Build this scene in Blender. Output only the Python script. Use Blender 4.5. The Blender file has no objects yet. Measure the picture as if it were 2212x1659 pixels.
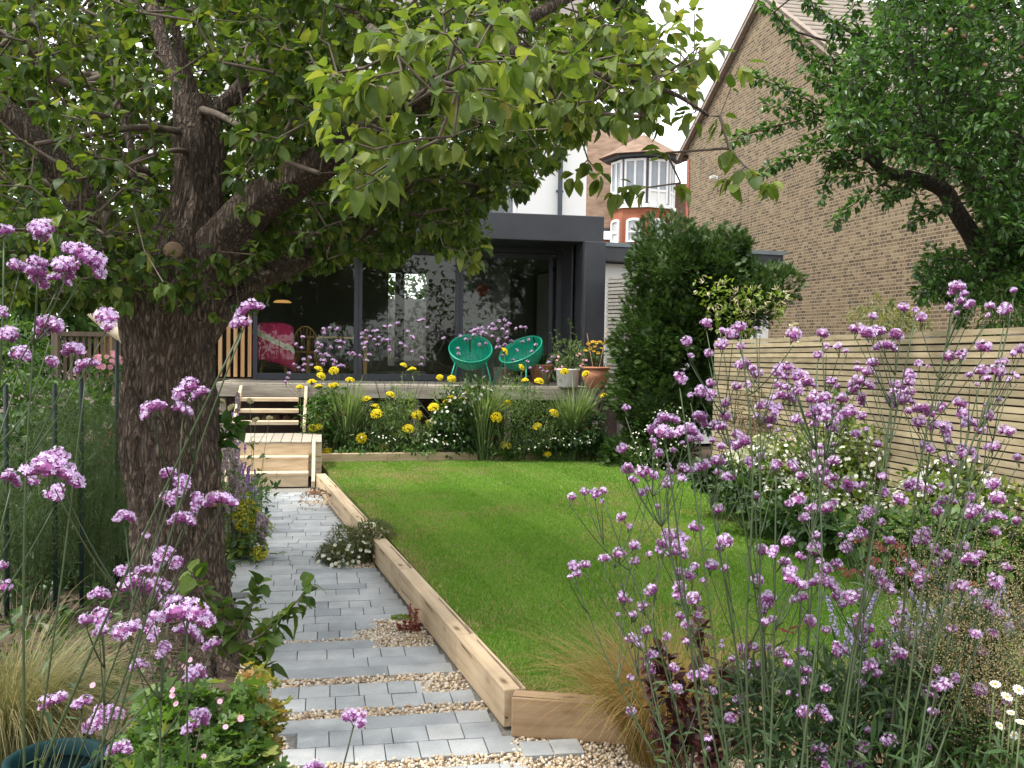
import bpy, math
import numpy as np
from mathutils import Matrix, Vector

scene = bpy.context.scene
COL = scene.collection
rad = math.radians
rng = np.random.default_rng(11)

# ------------------------------------------------------------------ camera, sky, sun, exposure
EYE = np.array([0.0, 0.0, 1.9])
FPX = 2100.0                      # focal length in pixels of a 2212 px wide picture
cam_data = bpy.data.cameras.new("camera")
cam_data.sensor_width = 36.0
cam_data.lens = 36.0 * FPX / 2212.0
cam_data.clip_start = 0.05
cam_data.clip_end = 2000.0
cam = bpy.data.objects.new("camera", cam_data)
COL.objects.link(cam)
RCAM = Matrix.Rotation(rad(90 - 2.44), 3, 'X') @ Matrix.Rotation(0.0165, 3, 'Z')
cam.matrix_world = Matrix.Translation(Vector(EYE)) @ RCAM.to_4x4()
scene.camera = cam
RC = np.array(RCAM)

SUN_EL, SUN_AZ = 61.0, 258.0      # azimuth clockwise from +Y: high and hazy, from the left
world = bpy.data.worlds.new("World")
scene.world = world
world.use_nodes = True
nt = world.node_tree
nt.nodes.clear()
w_out = nt.nodes.new("ShaderNodeOutputWorld")
w_bg = nt.nodes.new("ShaderNodeBackground")
w_sky = nt.nodes.new("ShaderNodeTexSky")
w_sky.sky_type = 'NISHITA'
w_sky.sun_disc = False
w_sky.sun_elevation = rad(SUN_EL)
w_sky.sun_rotation = rad(SUN_AZ)
w_mix = nt.nodes.new("ShaderNodeMix")
w_mix.data_type = 'RGBA'
w_mix.inputs[0].default_value = 0.82           # thin bright cloud cover over the blue
w_mix.inputs[7].default_value = (10.2, 10.2, 10.2, 1)
nt.links.new(w_sky.outputs[0], w_mix.inputs[6])
nt.links.new(w_mix.outputs[2], w_bg.inputs[0])
w_bg.inputs[1].default_value = 0.15
nt.links.new(w_bg.outputs[0], w_out.inputs[0])

sun_data = bpy.data.lights.new("sun", 'SUN')
sun_data.energy = 3.1
sun_data.angle = rad(7.0)
sun_data.color = (1.0, 0.95, 0.86)
sun = bpy.data.objects.new("sun", sun_data)
COL.objects.link(sun)
_a, _e = rad(SUN_AZ), rad(SUN_EL)
_to = Vector((math.sin(_a) * math.cos(_e), math.cos(_a) * math.cos(_e), math.sin(_e)))
sun.rotation_euler = _to.to_track_quat('Z', 'Y').to_euler()

scene.view_settings.view_transform = 'Standard'
scene.view_settings.look = 'None'
scene.view_settings.exposure = 0.80
scene.view_settings.gamma = 1.0
scene.cycles.max_bounces = 8
scene.cycles.transparent_max_bounces = 12
scene.cycles.use_denoising = True

# ------------------------------------------------------------------ geometry helpers
def ray(px, py):
    return RC @ np.array([(px - 1106.0) / FPX, -(py - 829.5) / FPX, -1.0])
def at(px, py, D):
    return EYE + ray(px, py) * D
def on_z(px, py, z=0.0):
    r = ray(px, py)
    return EYE + r * ((z - EYE[2]) / r[2])
def V(*a):
    return np.array(a, float)
def unit(v):
    v = np.asarray(v, float)
    return v / np.maximum(np.linalg.norm(v, axis=-1, keepdims=True), 1e-9)
def rot2(a):
    c, s = math.cos(a), math.sin(a)
    return np.array([[c, -s, 0], [s, c, 0], [0, 0, 1.0]])
def frames(d, n=None):
    """rotation matrices whose y column is d and whose z column is near n"""
    d = unit(d)
    if n is None:
        n = rng.normal(size=d.shape)
    x = unit(np.cross(d, n))
    z = np.cross(x, d)
    return np.stack([x, d, z], axis=-1)
def rand_dir(n):
    return unit(rng.normal(size=(n, 3)))

class MB:
    def __init__(self):
        self.v, self.f, self.n = [], [], 0
    def add(self, v, f, m=0):
        v = np.asarray(v, float).reshape(-1, 3)
        f = np.asarray(f, np.int64)
        self.v.append(v)
        self.f.append((f + self.n, m))
        self.n += len(v)
        return self
    def box(self, c, s, R=None, m=0):
        q = np.array([[x, y, z] for z in (-.5, .5) for y in (-.5, .5) for x in (-.5, .5)]) * np.asarray(s, float)
        if R is not None:
            q = q @ np.asarray(R).T
        return self.add(q + np.asarray(c, float), [[0, 2, 3, 1], [4, 5, 7, 6], [0, 1, 5, 4], [2, 6, 7, 3], [0, 4, 6, 2], [1, 3, 7, 5]], m)
    def beam(self, a, b, w, h, up=(0, 0, 1), m=0):
        a, b = np.asarray(a, float), np.asarray(b, float)
        R = frames((b - a)[None], np.asarray(up, float)[None])[0]
        return self.box((a + b) / 2, (w, np.linalg.norm(b - a), h), R, m)
    def tube(self, pts, r, seg=6, m=0, cap=True):
        p = np.asarray(pts, float)
        k = len(p)
        r = np.broadcast_to(np.asarray(r, float), (k,))
        t = unit(np.gradient(p, axis=0))
        ref = np.array([1.0, 0, 0]) if abs(t[0][0]) < .8 else np.array([0, 1.0, 0])
        x = np.zeros_like(p)
        prev = unit(np.cross(t[0], ref))
        for i in range(k):
            prev = unit(prev - t[i] * np.dot(prev, t[i]))
            x[i] = prev
        y = np.cross(t, x)
        a = np.linspace(0, 2 * np.pi, seg, endpoint=False)
        v = p[:, None] + (x[:, None] * np.cos(a)[:, None] + y[:, None] * np.sin(a)[:, None]) * r[:, None, None]
        i, j = np.meshgrid(np.arange(k - 1), np.arange(seg), indexing='ij')
        j2 = (j + 1) % seg
        f = np.stack([i * seg + j, i * seg + j2, (i + 1) * seg + j2, (i + 1) * seg + j], -1).reshape(-1, 4)
        base = self.n
        self.add(v.reshape(-1, 3), f, m)
        if cap:
            self.f.append((np.array([np.arange(seg)[::-1]]) + base, m))
            self.f.append((np.array([np.arange(seg)]) + base + (k - 1) * seg, m))
        return self
    def frusta(self, P0, P1, R0, R1, seg=5, m=0):
        P0, P1 = np.asarray(P0), np.asarray(P1)
        N = len(P0)
        d = unit(P1 - P0)
        ref = np.where(np.abs(d[:, :1]) < .8, np.array([[1.0, 0, 0]]), np.array([[0, 1.0, 0]]))
        x = unit(np.cross(d, ref))
        y = np.cross(d, x)
        a = np.linspace(0, 2 * np.pi, seg, endpoint=False)
        ring = x[:, None] * np.cos(a)[None, :, None] + y[:, None] * np.sin(a)[None, :, None]
        v = np.concatenate([P0[:, None] + ring * np.asarray(R0)[:, None, None], P1[:, None] + ring * np.asarray(R1)[:, None, None]], 1)
        j = np.arange(seg)
        f = np.stack([j, (j + 1) % seg, (j + 1) % seg + seg, j + seg], -1)
        F = f[None] + (np.arange(N) * 2 * seg)[:, None, None]
        return self.add(v.reshape(-1, 3), F.reshape(-1, 4), m)
    def scatter(self, tpl, P, R, S, m=0):
        tv, tf = tpl
        P = np.asarray(P, float).reshape(-1, 3)
        N = len(P)
        if N == 0:
            return self
        S = np.asarray(S, float)
        if S.ndim == 0:
            S = np.full(N, float(S))
        if S.ndim == 1:
            S = np.repeat(S[:, None], 3, 1)
        v = np.einsum('nij,nkj->nki', R, tv[None] * S[:, None]) + P[:, None]
        for f in (tf if isinstance(tf, list) else [tf]):
            F = f[None] + (np.arange(N) * len(tv))[:, None, None]
            self.f.append((F.reshape(-1, f.shape[1]) + self.n, m))
        self.v.append(v.reshape(-1, 3))
        self.n += N * len(tv)
        return self
    def revolve(self, prof, c, seg=24, m=0):
        prof = np.asarray(prof, float)
        k = len(prof)
        a = np.linspace(0, 2 * np.pi, seg, endpoint=False)
        v = np.stack([prof[:, None, 0] * np.cos(a), prof[:, None, 0] * np.sin(a), np.repeat(prof[:, 1:2], seg, 1)], -1) + np.asarray(c, float)
        i, j = np.meshgrid(np.arange(k - 1), np.arange(seg), indexing='ij')
        j2 = (j + 1) % seg
        return self.add(v.reshape(-1, 3), np.stack([i * seg + j, i * seg + j2, (i + 1) * seg + j2, (i + 1) * seg + j], -1).reshape(-1, 4), m)
    def prism(self, poly, z0, z1, m=0):
        """upright prism over a polygon in plan (counter-clockwise)"""
        p = np.asarray(poly, float)
        k = len(p)
        b = np.concatenate([np.c_[p[:, :2], np.full(k, z0)], np.c_[p[:, :2], np.full(k, z1)]])
        base = self.n
        q = np.arange(k)
        self.add(b, np.stack([q, (q + 1) % k, (q + 1) % k + k, q + k], -1), m)
        self.f.append((np.array([q[::-1]]) + base, m))
        self.f.append((np.array([q + k]) + base, m))
        return self
    def data(self, name, mats, smooth=False, off=None):
        v = np.concatenate(self.v) if self.v else np.zeros((0, 3))
        if off is not None:
            v = v - off
        me = bpy.data.meshes.new(name)
        me.vertices.add(len(v))
        me.vertices.foreach_set('co', v.astype(np.float32).ravel())
        li = np.concatenate([f.ravel() for f, _ in self.f])
        cnt = np.concatenate([np.full(len(f), f.shape[1]) for f, _ in self.f])
        me.loops.add(len(li))
        me.loops.foreach_set('vertex_index', li.astype(np.int32))
        me.polygons.add(len(cnt))
        st = np.concatenate([[0], np.cumsum(cnt)[:-1]])
        me.polygons.foreach_set('loop_start', st.astype(np.int32))
        me.polygons.foreach_set('loop_total', cnt.astype(np.int32))
        mi = np.concatenate([np.full(len(f), m) for f, m in self.f])
        for x in (mats if isinstance(mats, (list, tuple)) else [mats]):
            me.materials.append(x)
        me.polygons.foreach_set('material_index', mi.astype(np.int32))
        me.polygons.foreach_set('use_smooth', np.full(len(cnt), bool(smooth)))
        me.update(calc_edges=True)
        return me
    def build(self, name, mats, parent=None, smooth=False, bevel=0.0, loc=None):
        off = ORG[parent.name] if parent is not None else (np.asarray(loc, float) if loc is not None else None)
        o = bpy.data.objects.new(name, self.data(name, mats, smooth, off))
        COL.objects.link(o)
        if parent is not None:
            o.parent = parent
            ORG[o.name] = ORG[parent.name]
        else:
            if loc is not None:
                o.location = loc
            ORG[o.name] = np.zeros(3) if loc is None else np.asarray(loc, float)
        if bevel:
            b = o.modifiers.new("bevel", 'BEVEL')
            b.width = bevel
            b.segments = 2
            b.limit_method = 'ANGLE'
        return o

ORG = {}
def tag(o, label=None, cat=None, group=None, kind=None):
    if label: o['label'] = label
    if cat: o['category'] = cat
    if group: o['group'] = group
    if kind: o['kind'] = kind
    return o
def thing(name, label, cat, loc, group=None):
    o = bpy.data.objects.new(name, None)
    o.empty_display_size = .1
    COL.objects.link(o)
    o.location = loc
    ORG[o.name] = np.asarray(loc, float)
    return tag(o, label, cat, group)
def inst(name, me, parent, pos, rot=(0, 0, 0), sc=1.0):
    """one more object on shared mesh data, as a part of parent"""
    o = bpy.data.objects.new(name, me)
    COL.objects.link(o)
    o.parent = parent
    o.location = Vector(np.asarray(pos, float) - ORG[parent.name])
    o.rotation_euler = rot
    o.scale = (sc, sc, sc) if np.isscalar(sc) else sc
    return o
def copy_tree(o, parent=None):
    c = o.copy()
    COL.objects.link(c)
    if parent is not None:
        c.parent = parent
    for ch in [x for x in bpy.data.objects if x.parent == o]:
        copy_tree(ch, c)
    return c
def structure(o):
    o['kind'] = 'structure'
    return o

# ------------------------------------------------------------------ materials
def new_mat(name):
    m = bpy.data.materials.new(name)
    m.use_nodes = True
    t = m.node_tree
    t.nodes.clear()
    out = t.nodes.new("ShaderNodeOutputMaterial")
    bs = t.nodes.new("ShaderNodeBsdfPrincipled")
    t.links.new(bs.outputs[0], out.inputs[0])
    return m, t, bs, out
def node(t, kind, **kw):
    n = t.nodes.new(kind)
    for k, v in kw.items():
        if k.startswith('_'):
            setattr(n, k[1:], v)
    return n
def ramp(t, cols, pos=None):
    r = t.nodes.new("ShaderNodeValToRGB")
    e = r.color_ramp.elements
    k = len(cols)
    pos = pos or [i / max(k - 1, 1) for i in range(k)]
    while len(e) < k:
        e.new(.5)
    for i in range(k):
        e[i].position = pos[i]
        e[i].color = (*cols[i], 1)
    return r
def coords(t, scale=(1, 1, 1), kind='Object'):
    c = t.nodes.new("ShaderNodeTexCoord")
    mp = t.nodes.new("ShaderNodeMapping")
    mp.inputs['Scale'].default_value = scale
    t.links.new(c.outputs[kind], mp.inputs[0])
    return mp.outputs[0]
def noise(t, vec, scale, detail=4.0, rough=.55):
    n = t.nodes.new("ShaderNodeTexNoise")
    n.inputs['Scale'].default_value = scale
    n.inputs['Detail'].default_value = detail
    n.inputs['Roughness'].default_value = rough
    t.links.new(vec, n.inputs['Vector'])
    return n
def bump(t, bs, h, strength, dist=.01):
    b = t.nodes.new("ShaderNodeBump")
    b.inputs['Strength'].default_value = strength
    b.inputs['Distance'].default_value = dist
    t.links.new(h, b.inputs['Height'])
    t.links.new(b.outputs[0], bs.inputs['Normal'])
def grainy(name, cols, scale=6.0, rough=.8, stretch=(1, 1, 1), bmp=.3, dist=.01, detail=5.0, metal=0.0, island=0.0):
    """noise-mottled surface; island adds a per-piece change of tone"""
    m, t, bs, out = new_mat(name)
    n = noise(t, coords(t, stretch), scale, detail)
    r = ramp(t, cols, [.3 + .4 * i / max(len(cols) - 1, 1) for i in range(len(cols))])
    t.links.new(n.outputs[0], r.inputs[0])
    src = r.outputs[0]
    if island:
        g = t.nodes.new("ShaderNodeNewGeometry")
        mr = t.nodes.new("ShaderNodeMapRange")
        mr.inputs[3].default_value = 1 - island
        mr.inputs[4].default_value = 1 + island
        t.links.new(g.outputs['Random Per Island'], mr.inputs[0])
        mx = t.nodes.new("ShaderNodeVectorMath")
        mx.operation = 'SCALE'
        t.links.new(src, mx.inputs[0])
        t.links.new(mr.outputs[0], mx.inputs['Scale'])
        src = mx.outputs[0]
    t.links.new(src, bs.inputs['Base Color'])
    bs.inputs['Roughness'].default_value = rough
    bs.inputs['Metallic'].default_value = metal
    if bmp:
        bump(t, bs, n.outputs[0], bmp, dist)
    return m
def leafy(name, cols, trans=.35, rough=.45, pos=None, tcol=None, spec=.4):
    """foliage: each leaf has its own tone, light passes through"""
    m, t, bs, out = new_mat(name)
    g = t.nodes.new("ShaderNodeNewGeometry")
    r = ramp(t, cols, pos)
    t.links.new(g.outputs['Random Per Island'], r.inputs[0])
    n = noise(t, coords(t), 60.0, 2.0)
    hs = t.nodes.new("ShaderNodeHueSaturation")
    mr = t.nodes.new("ShaderNodeMapRange")
    mr.inputs[3].default_value = .75
    mr.inputs[4].default_value = 1.25
    t.links.new(n.outputs[0], mr.inputs[0])
    t.links.new(mr.outputs[0], hs.inputs['Value'])
    t.links.new(r.outputs[0], hs.inputs['Color'])
    t.links.new(hs.outputs[0], bs.inputs['Base Color'])
    bs.inputs['Roughness'].default_value = rough
    bs.inputs['Specular IOR Level'].default_value = spec
    if trans:
        tr = t.nodes.new("ShaderNodeBsdfTranslucent")
        mul = t.nodes.new("ShaderNodeMix")
        mul.data_type = 'RGBA'
        mul.blend_type = 'MULTIPLY'
        mul.inputs[0].default_value = 1.0
        mul.inputs[7].default_value = (*(tcol or (1.5, 1.55, .7)), 1)
        t.links.new(hs.outputs[0], mul.inputs[6])
        t.links.new(mul.outputs[2], tr.inputs[0])
        mix = t.nodes.new("ShaderNodeMixShader")
        mix.inputs[0].default_value = trans
        t.links.new(bs.outputs[0], mix.inputs[1])
        t.links.new(tr.outputs[0], mix.inputs[2])
        t.links.new(mix.outputs[0], out.inputs[0])
    return m
def wood(name, cols, along='X', rough=.75, island=.12, scale=5.0):
    st = {'X': (.12, 2.2, 2.2), 'Y': (2.2, .12, 2.2), 'Z': (2.2, 2.2, .12)}[along]
    return grainy(name, cols, scale * 2, rough, st, .25, .004, 8.0, 0, island)
# ------------------------------------------------------------------ shared materials
M = {}
M['soil'] = grainy('soil', [(.035, .022, .014), (.075, .05, .032), (.11, .075, .05)], 14, .95, bmp=.8, dist=.03)
def crack_wood(name, cols, along):
    """sawn oak: grain, drying cracks along the grain and a few dark knots"""
    m = wood(name, cols, along, .78, .10)
    t = m.node_tree; bs = t.nodes['Principled BSDF']
    src = bs.inputs['Base Color'].links[0].from_socket
    n = noise(t, coords(t, (.35, 9, 9)), 3.0, 3, .5)
    r = ramp(t, [(.30, .24, .20), (1, 1, 1), (1, 1, 1)], [.335, .365, 1])
    t.links.new(n.outputs[0], r.inputs[0])
    vo = t.nodes.new("ShaderNodeTexVoronoi"); vo.inputs['Scale'].default_value = 1.0
    t.links.new(coords(t, (2.2, 6, 6)), vo.inputs['Vector'])
    r2 = ramp(t, [(.34, .25, .2), (.8, .74, .7), (1, 1, 1)], [.05, .11, .16])
    t.links.new(vo.outputs['Distance'], r2.inputs[0])
    n3 = noise(t, coords(t), 2.2, 4, .6)
    r3 = ramp(t, [(.74, .70, .66), (1.0, 1.0, 1.0), (1.0, 1.0, 1.0)], [.3, .52, 1])
    t.links.new(n3.outputs[0], r3.inputs[0])
    for rr in (r, r2, r3):
        mx = t.nodes.new("ShaderNodeMix"); mx.data_type = 'RGBA'; mx.blend_type = 'MULTIPLY'; mx.inputs[0].default_value = 1
        t.links.new(src, mx.inputs[6]); t.links.new(rr.outputs[0], mx.inputs[7]); src = mx.outputs[2]
    t.links.new(src, bs.inputs['Base Color'])
    return m
M['sleeper'] = crack_wood('sleeper_oak', [(.38, .28, .175), (.50, .38, .245), (.58, .46, .31)], 'X')
M['sleeper_end'] = crack_wood('sleeper_oak_brown', [(.25, .16, .085), (.37, .25, .14), (.42, .29, .17)], 'X')
M['larch'] = wood('larch_step', [(.50, .37, .24), (.63, .50, .345), (.72, .60, .44)], 'X', .65, .10)
M['grey_deck'] = wood('weathered_deck', [(.24, .21, .17), (.36, .32, .26), (.46, .42, .35)], 'X', .8, .12)
M['cedar'] = wood('cedar_slat', [(.42, .22, .085), (.58, .34, .15), (.66, .45, .24)], 'Z', .6, .12)
M['fence_wood'] = wood('fence_slat', [(.225, .178, .108), (.315, .255, .16), (.39, .325, .215)], 'Y', .75, .24)
M['fence_back'] = grainy('fence_backing', [(.045, .034, .022), (.075, .058, .04)], 6, .9)
M['fence_grey'] = wood('fence_slat_grey', [(.20, .19, .17), (.30, .285, .26)], 'X', .8, .12)
M['zinc'] = grainy('dark_cladding', [(.023, .024, .029), (.030, .031, .038), (.043, .044, .052)], 1.6, .5, bmp=.05, dist=.004)
M['frame_grey'] = grainy('door_frame', [(.030, .034, .045), (.036, .040, .053)], 3, .4, bmp=0)
M['render_white'] = grainy('white_render', [(.78, .77, .74), (.81, .80, .77)], 3, .9, bmp=.03)
M['white_paint'] = grainy('white_paint', [(.75, .75, .74), (.82, .82, .81)], 4, .45, bmp=0)
M['pipe'] = grainy('pipe_paint', [(.035, .05, .065), (.05, .065, .08)], 4, .4, bmp=0)
M['black_gap'] = grainy('dark_backing', [(.012, .011, .010), (.02, .018, .016)], 5, .9, bmp=0)
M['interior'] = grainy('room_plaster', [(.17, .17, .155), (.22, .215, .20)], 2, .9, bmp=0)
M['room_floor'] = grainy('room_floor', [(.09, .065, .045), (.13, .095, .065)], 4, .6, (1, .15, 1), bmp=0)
M['terracotta'] = grainy('terracotta', [(.33, .13, .065), (.45, .19, .10), (.50, .26, .16)], 7, .8, bmp=.1)
M['teal_plastic'] = grainy('teal_plastic', [(.003, .018, .021), (.005, .026, .029)], 5, .7, bmp=0)
M['teal_plastic'].node_tree.nodes['Principled BSDF'].inputs['Specular IOR Level'].default_value = .12
M['stem'] = leafy('flower_stem', [(.06, .10, .035), (.11, .16, .06), (.13, .13, .06)], .1, .5)
M['stem_dark'] = leafy('flower_stem_dark', [(.035, .06, .022), (.07, .105, .04), (.075, .08, .04)], .1, .5)

def glass_mat(name, tint=(.9, .95, .93), ior=1.5, rough=0.0):
    m, t, bs, out = new_mat(name)
    t.nodes.remove(bs)
    tr = t.nodes.new("ShaderNodeBsdfTransparent")
    tr.inputs[0].default_value = (*tint, 1)
    gl = t.nodes.new("ShaderNodeBsdfGlossy")
    gl.inputs['Roughness'].default_value = rough
    fr = t.nodes.new("ShaderNodeFresnel")
    fr.inputs[0].default_value = ior
    mx = t.nodes.new("ShaderNodeMixShader")
    t.links.new(fr.outputs[0], mx.inputs[0])
    t.links.new(tr.outputs[0], mx.inputs[1])
    t.links.new(gl.outputs[0], mx.inputs[2])
    t.links.new(mx.outputs[0], out.inputs[0])
    return m
M['glass'] = glass_mat('door_glass', (.90, .93, .90), 1.40)
M['pane'] = glass_mat('window_glass', (.35, .40, .42), 1.9)

def bark_mat(name, cols, sc=1.0):
    m, t, bs, out = new_mat(name)
    vec = coords(t, (19 * sc, 19 * sc, 4.6 * sc))
    wob = noise(t, vec, .9, 5, .65)
    add = t.nodes.new("ShaderNodeVectorMath"); add.operation = 'MULTIPLY_ADD'
    add.inputs[1].default_value = (1.15, 1.15, 1.15)
    t.links.new(wob.outputs['Color'], add.inputs[0]); t.links.new(vec, add.inputs[2])
    vo = t.nodes.new("ShaderNodeTexVoronoi"); vo.feature = 'DISTANCE_TO_EDGE'
    vo.inputs['Scale'].default_value = 2.6
    t.links.new(add.outputs[0], vo.inputs['Vector'])
    n2 = noise(t, coords(t, (1, 1, .5)), 22 * sc, 6, .65)
    mr = t.nodes.new("ShaderNodeMapRange"); mr.inputs[2].default_value = .30
    t.links.new(vo.outputs['Distance'], mr.inputs[0])
    mu = t.nodes.new("ShaderNodeMath"); mu.operation = 'MULTIPLY_ADD'; mu.inputs[1].default_value = .42
    t.links.new(mr.outputs[0], mu.inputs[0])
    m3 = t.nodes.new("ShaderNodeMath"); m3.operation = 'MULTIPLY'; m3.inputs[1].default_value = .75
    t.links.new(n2.outputs[0], m3.inputs[0]); t.links.new(m3.outputs[0], mu.inputs[2])
    r = ramp(t, cols, [.22, .50, .82])
    t.links.new(mu.outputs[0], r.inputs[0]); t.links.new(r.outputs[0], bs.inputs['Base Color'])
    bs.inputs['Roughness'].default_value = .9
    bump(t, bs, mu.outputs[0], 1.0, .05)
    return m
M['bark'] = bark_mat('pear_bark', [(.012, .008, .006), (.078, .052, .035), (.18, .135, .10)], .85)
M['bark_dark'] = bark_mat('apple_bark', [(.02, .015, .012), (.07, .052, .04), (.12, .095, .075)])
M['twig'] = grainy('twig_bark', [(.07, .05, .036), (.13, .10, .075)], 40, .8, bmp=.3)

# ------------------------------------------------------------------ ground, path, lawn
g = MB()
g.add([[-400, -60, -.06], [400, -60, -.06], [400, 900, -.06], [-400, 900, -.06]], [[0, 1, 2, 3]])
structure(g.build('ground', M['soil']))

G0 = on_z(1103, 1592, 0.0)           # near foot of the path-side sleepers
G1 = on_z(686, 1059, 0.0)            # far foot, beside the steps
gd = unit(G1 - G0)                   # along the path, away from the camera
gn = V(gd[1], -gd[0], 0)             # towards the lawn
GL = np.linalg.norm(G1 - G0)

# pebble template
def ico():
    t = (1 + 5 ** .5) / 2
    v = unit(np.array([[-1, t, 0], [1, t, 0], [-1, -t, 0], [1, -t, 0], [0, -1, t], [0, 1, t], [0, -1, -t], [0, 1, -t], [t, 0, -1], [t, 0, 1], [-t, 0, -1], [-t, 0, 1]]))
    f = np.array([[0, 11, 5], [0, 5, 1], [0, 1, 7], [0, 7, 10], [0, 10, 11], [1, 5, 9], [5, 11, 4], [11, 10, 2], [10, 7, 6], [7, 1, 8], [3, 9, 4], [3, 4, 2], [3, 2, 6], [3, 6, 8], [3, 8, 9], [4, 9, 5], [2, 4, 11], [6, 2, 10], [8, 6, 7], [9, 8, 1]])
    return v, f
def ico2():
    v, f = ico()
    vs = list(map(tuple, v)); idx = {}
    def mid(a, b):
        k = (min(a, b), max(a, b))
        if k not in idx:
            idx[k] = len(vs)
            vs.append(tuple(unit((np.array(vs[a]) + np.array(vs[b])) / 2)))
        return idx[k]
    nf = []
    for a, b, c in f:
        x, y, z = mid(a, b), mid(b, c), mid(c, a)
        nf += [[a, x, z], [b, y, x], [c, z, y], [x, y, z]]
    return np.array(vs), np.array(nf)
ICO, ICO2 = ico(), ico2()

# paving: rows laid across the path, kinds read from the photograph from near to far
SR = rot2(rad(11.0)) @ V(1, 0, 0)            # along a row
SD = rot2(rad(11.0)) @ V(0, 1, 0)            # from row to row
rows = ['P', 'S', 'G', 'S', 'S', 'P', 'G', 'S', 'S', 'G', 'P', 'P', 'S', 'P', 'g', 'S', 'S', 'P', 'S', 'S', 'P', 'S', 'P', 'S', 'S', 'P', 'P', 'S', 'P', 'S', 'P', 'S', 'P', 'P', 'S', 'P', 'P', 'S', 'P', 'S', 'P', 'P', 'S', 'P', 'P', 'S', 'P', 'S', 'P', 'P']
m_slab, t, bs, out = new_mat('blue_grey_paver')
gi = t.nodes.new("ShaderNodeNewGeometry")
rr = ramp(t, [(.215, .232, .248), (.275, .293, .307), (.31, .327, .338), (.345, .357, .362)], [0, .12, .6, 1])
t.links.new(gi.outputs['Random Per Island'], rr.inputs[0])
n1 = noise(t, coords(t), 5, 6, .6)
n2 = noise(t, coords(t), 90, 3, .6)
mx = t.nodes.new("ShaderNodeMix"); mx.data_type = 'RGBA'; mx.blend_type = 'OVERLAY'; mx.inputs[0].default_value = .45
t.links.new(rr.outputs[0], mx.inputs[6]); t.links.new(n1.outputs[0], mx.inputs[7])
mx2 = t.nodes.new("ShaderNodeMix"); mx2.data_type = 'RGBA'; mx2.blend_type = 'OVERLAY'; mx2.inputs[0].default_value = .22
t.links.new(mx.outputs[2], mx2.inputs[6]); t.links.new(n2.outputs[0], mx2.inputs[7])
t.links.new(mx2.outputs[2], bs.inputs['Base Color'])
bs.inputs['Roughness'].default_value = .72
bump(t, bs, n2.outputs[0], .25, .004)
slab = MB()
O = on_z(1100, 1651, 0.0) - SD * .33
dpos = 0.0
grav_rows = []
TOPZ = .0
def right_end(p):
    """distance along SR from the row's start point p to the sleeper face (or on, past the corner)"""
    # solve p + SR*a = G0 + gd*b
    A = np.array([[SR[0], -gd[0]], [SR[1], -gd[1]]])
    a, b = np.linalg.solve(A, (G0 - p)[:2])
    return a, b
for k, kind in enumerate(rows):
    dep = {'P': .165, 'S': .185, 'G': .11, 'g': .035}[kind]
    p = O + SD * (dpos + dep / 2)
    a, b = right_end(p)
    left = a - (1.04 + rng.uniform(-.05, .07) + (.12 if k > 12 else 0) - (.1 if k > 34 else 0))
    if b < -.02:
        a = .10
        left = -1.06 + rng.uniform(-.03, .05)
    a -= .02
    if kind in 'Gg':
        grav_rows.append((p + SR * (left - .1), p + SR * (a + .02), dep))
    else:
        cut = {8: .19, 12: .0, 13: .33, 15: .42, 16: .28}.get(k, 0)
        if k > 18 and rng.random() < .12:
            cut = .2
        aa = a - cut
        if cut:
            grav_rows.append((p + SR * (aa - .05), p + SR * (a + .01), dep + .02))
        x = left + (rng.uniform(0, .06) if kind == 'S' else 0)
        while x < aa - .05:
            w = rng.uniform(.140, .180) if kind == 'S' else rng.uniform(.42, .7)
            if aa - (x + w) < .07:
                w = aa - x
            hgt = .045
            slab.box(p + SR * (x + w / 2) + V(0, 0, -hgt / 2 + rng.uniform(-.003, .003)), (w - .0045, dep - .0045, hgt), rot2(rad(11 + rng.uniform(-.4, .4))) @ np.array(Matrix.Rotation(rng.uniform(-.004, .004), 3, 'X')))
            x += w
    dpos += dep
    if dpos > 8.35:
        break
# loose pair of pavers past the corner of the lawn timbers
pp = on_z(1190, 1620, 0.0)
for q in (0, 1):
    slab.box(pp + SR * (q * .145 - .07) + V(0, 0, -.015), (.138, .16, .06), rot2(rad(9)))
structure(slab.build('path', m_slab, bevel=.0025))
# mortar bed below the pavers
bed = MB()
pl = [O - SD * .3 - SR * 1.02, O - SD * .3 + SR * 2.2, G0 + gn * .3, G1 + gn * .1 + gd * .4, G1 - gn * .98 + gd * .4]
bed.prism([pl[i] for i in (0, 1, 2, 3, 4)], -.05, -.018)
m_bed = grainy('joint_sand', [(.14, .135, .12), (.21, .20, .178), (.27, .255, .225)], 45, .95, bmp=.5, dist=.006)
structure(bed.build('path_bed', m_bed))

# gravel: rounded pea shingle in the gaps and round the corner of the lawn
m_grav, t, bs, out = new_mat('pea_shingle')
gi = t.nodes.new("ShaderNodeNewGeometry")
rr = ramp(t, [(.20, .13, .075), (.42, .31, .19), (.55, .47, .35), (.66, .60, .50), (.36, .30, .25), (.5, .32, .16)], [0, .2, .45, .65, .85, 1])
t.links.new(gi.outputs['Random Per Island'], rr.inputs[0])
t.links.new(rr.outputs[0], bs.inputs['Base Color'])
bs.inputs['Roughness'].default_value = .55
grav = MB()
P = []
for a, b, dep in grav_rows:
    L = np.linalg.norm(b - a)
    n = int(L * (dep + .02) * 6500)
    u = rng.random((n, 1)); w = rng.uniform(-.5, .5, (n, 1))
    P.append(a + (b - a) * u + SD * w * (dep + .015) + V(0, 0, 1) * rng.uniform(-.022, .002, (n, 1)))
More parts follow.
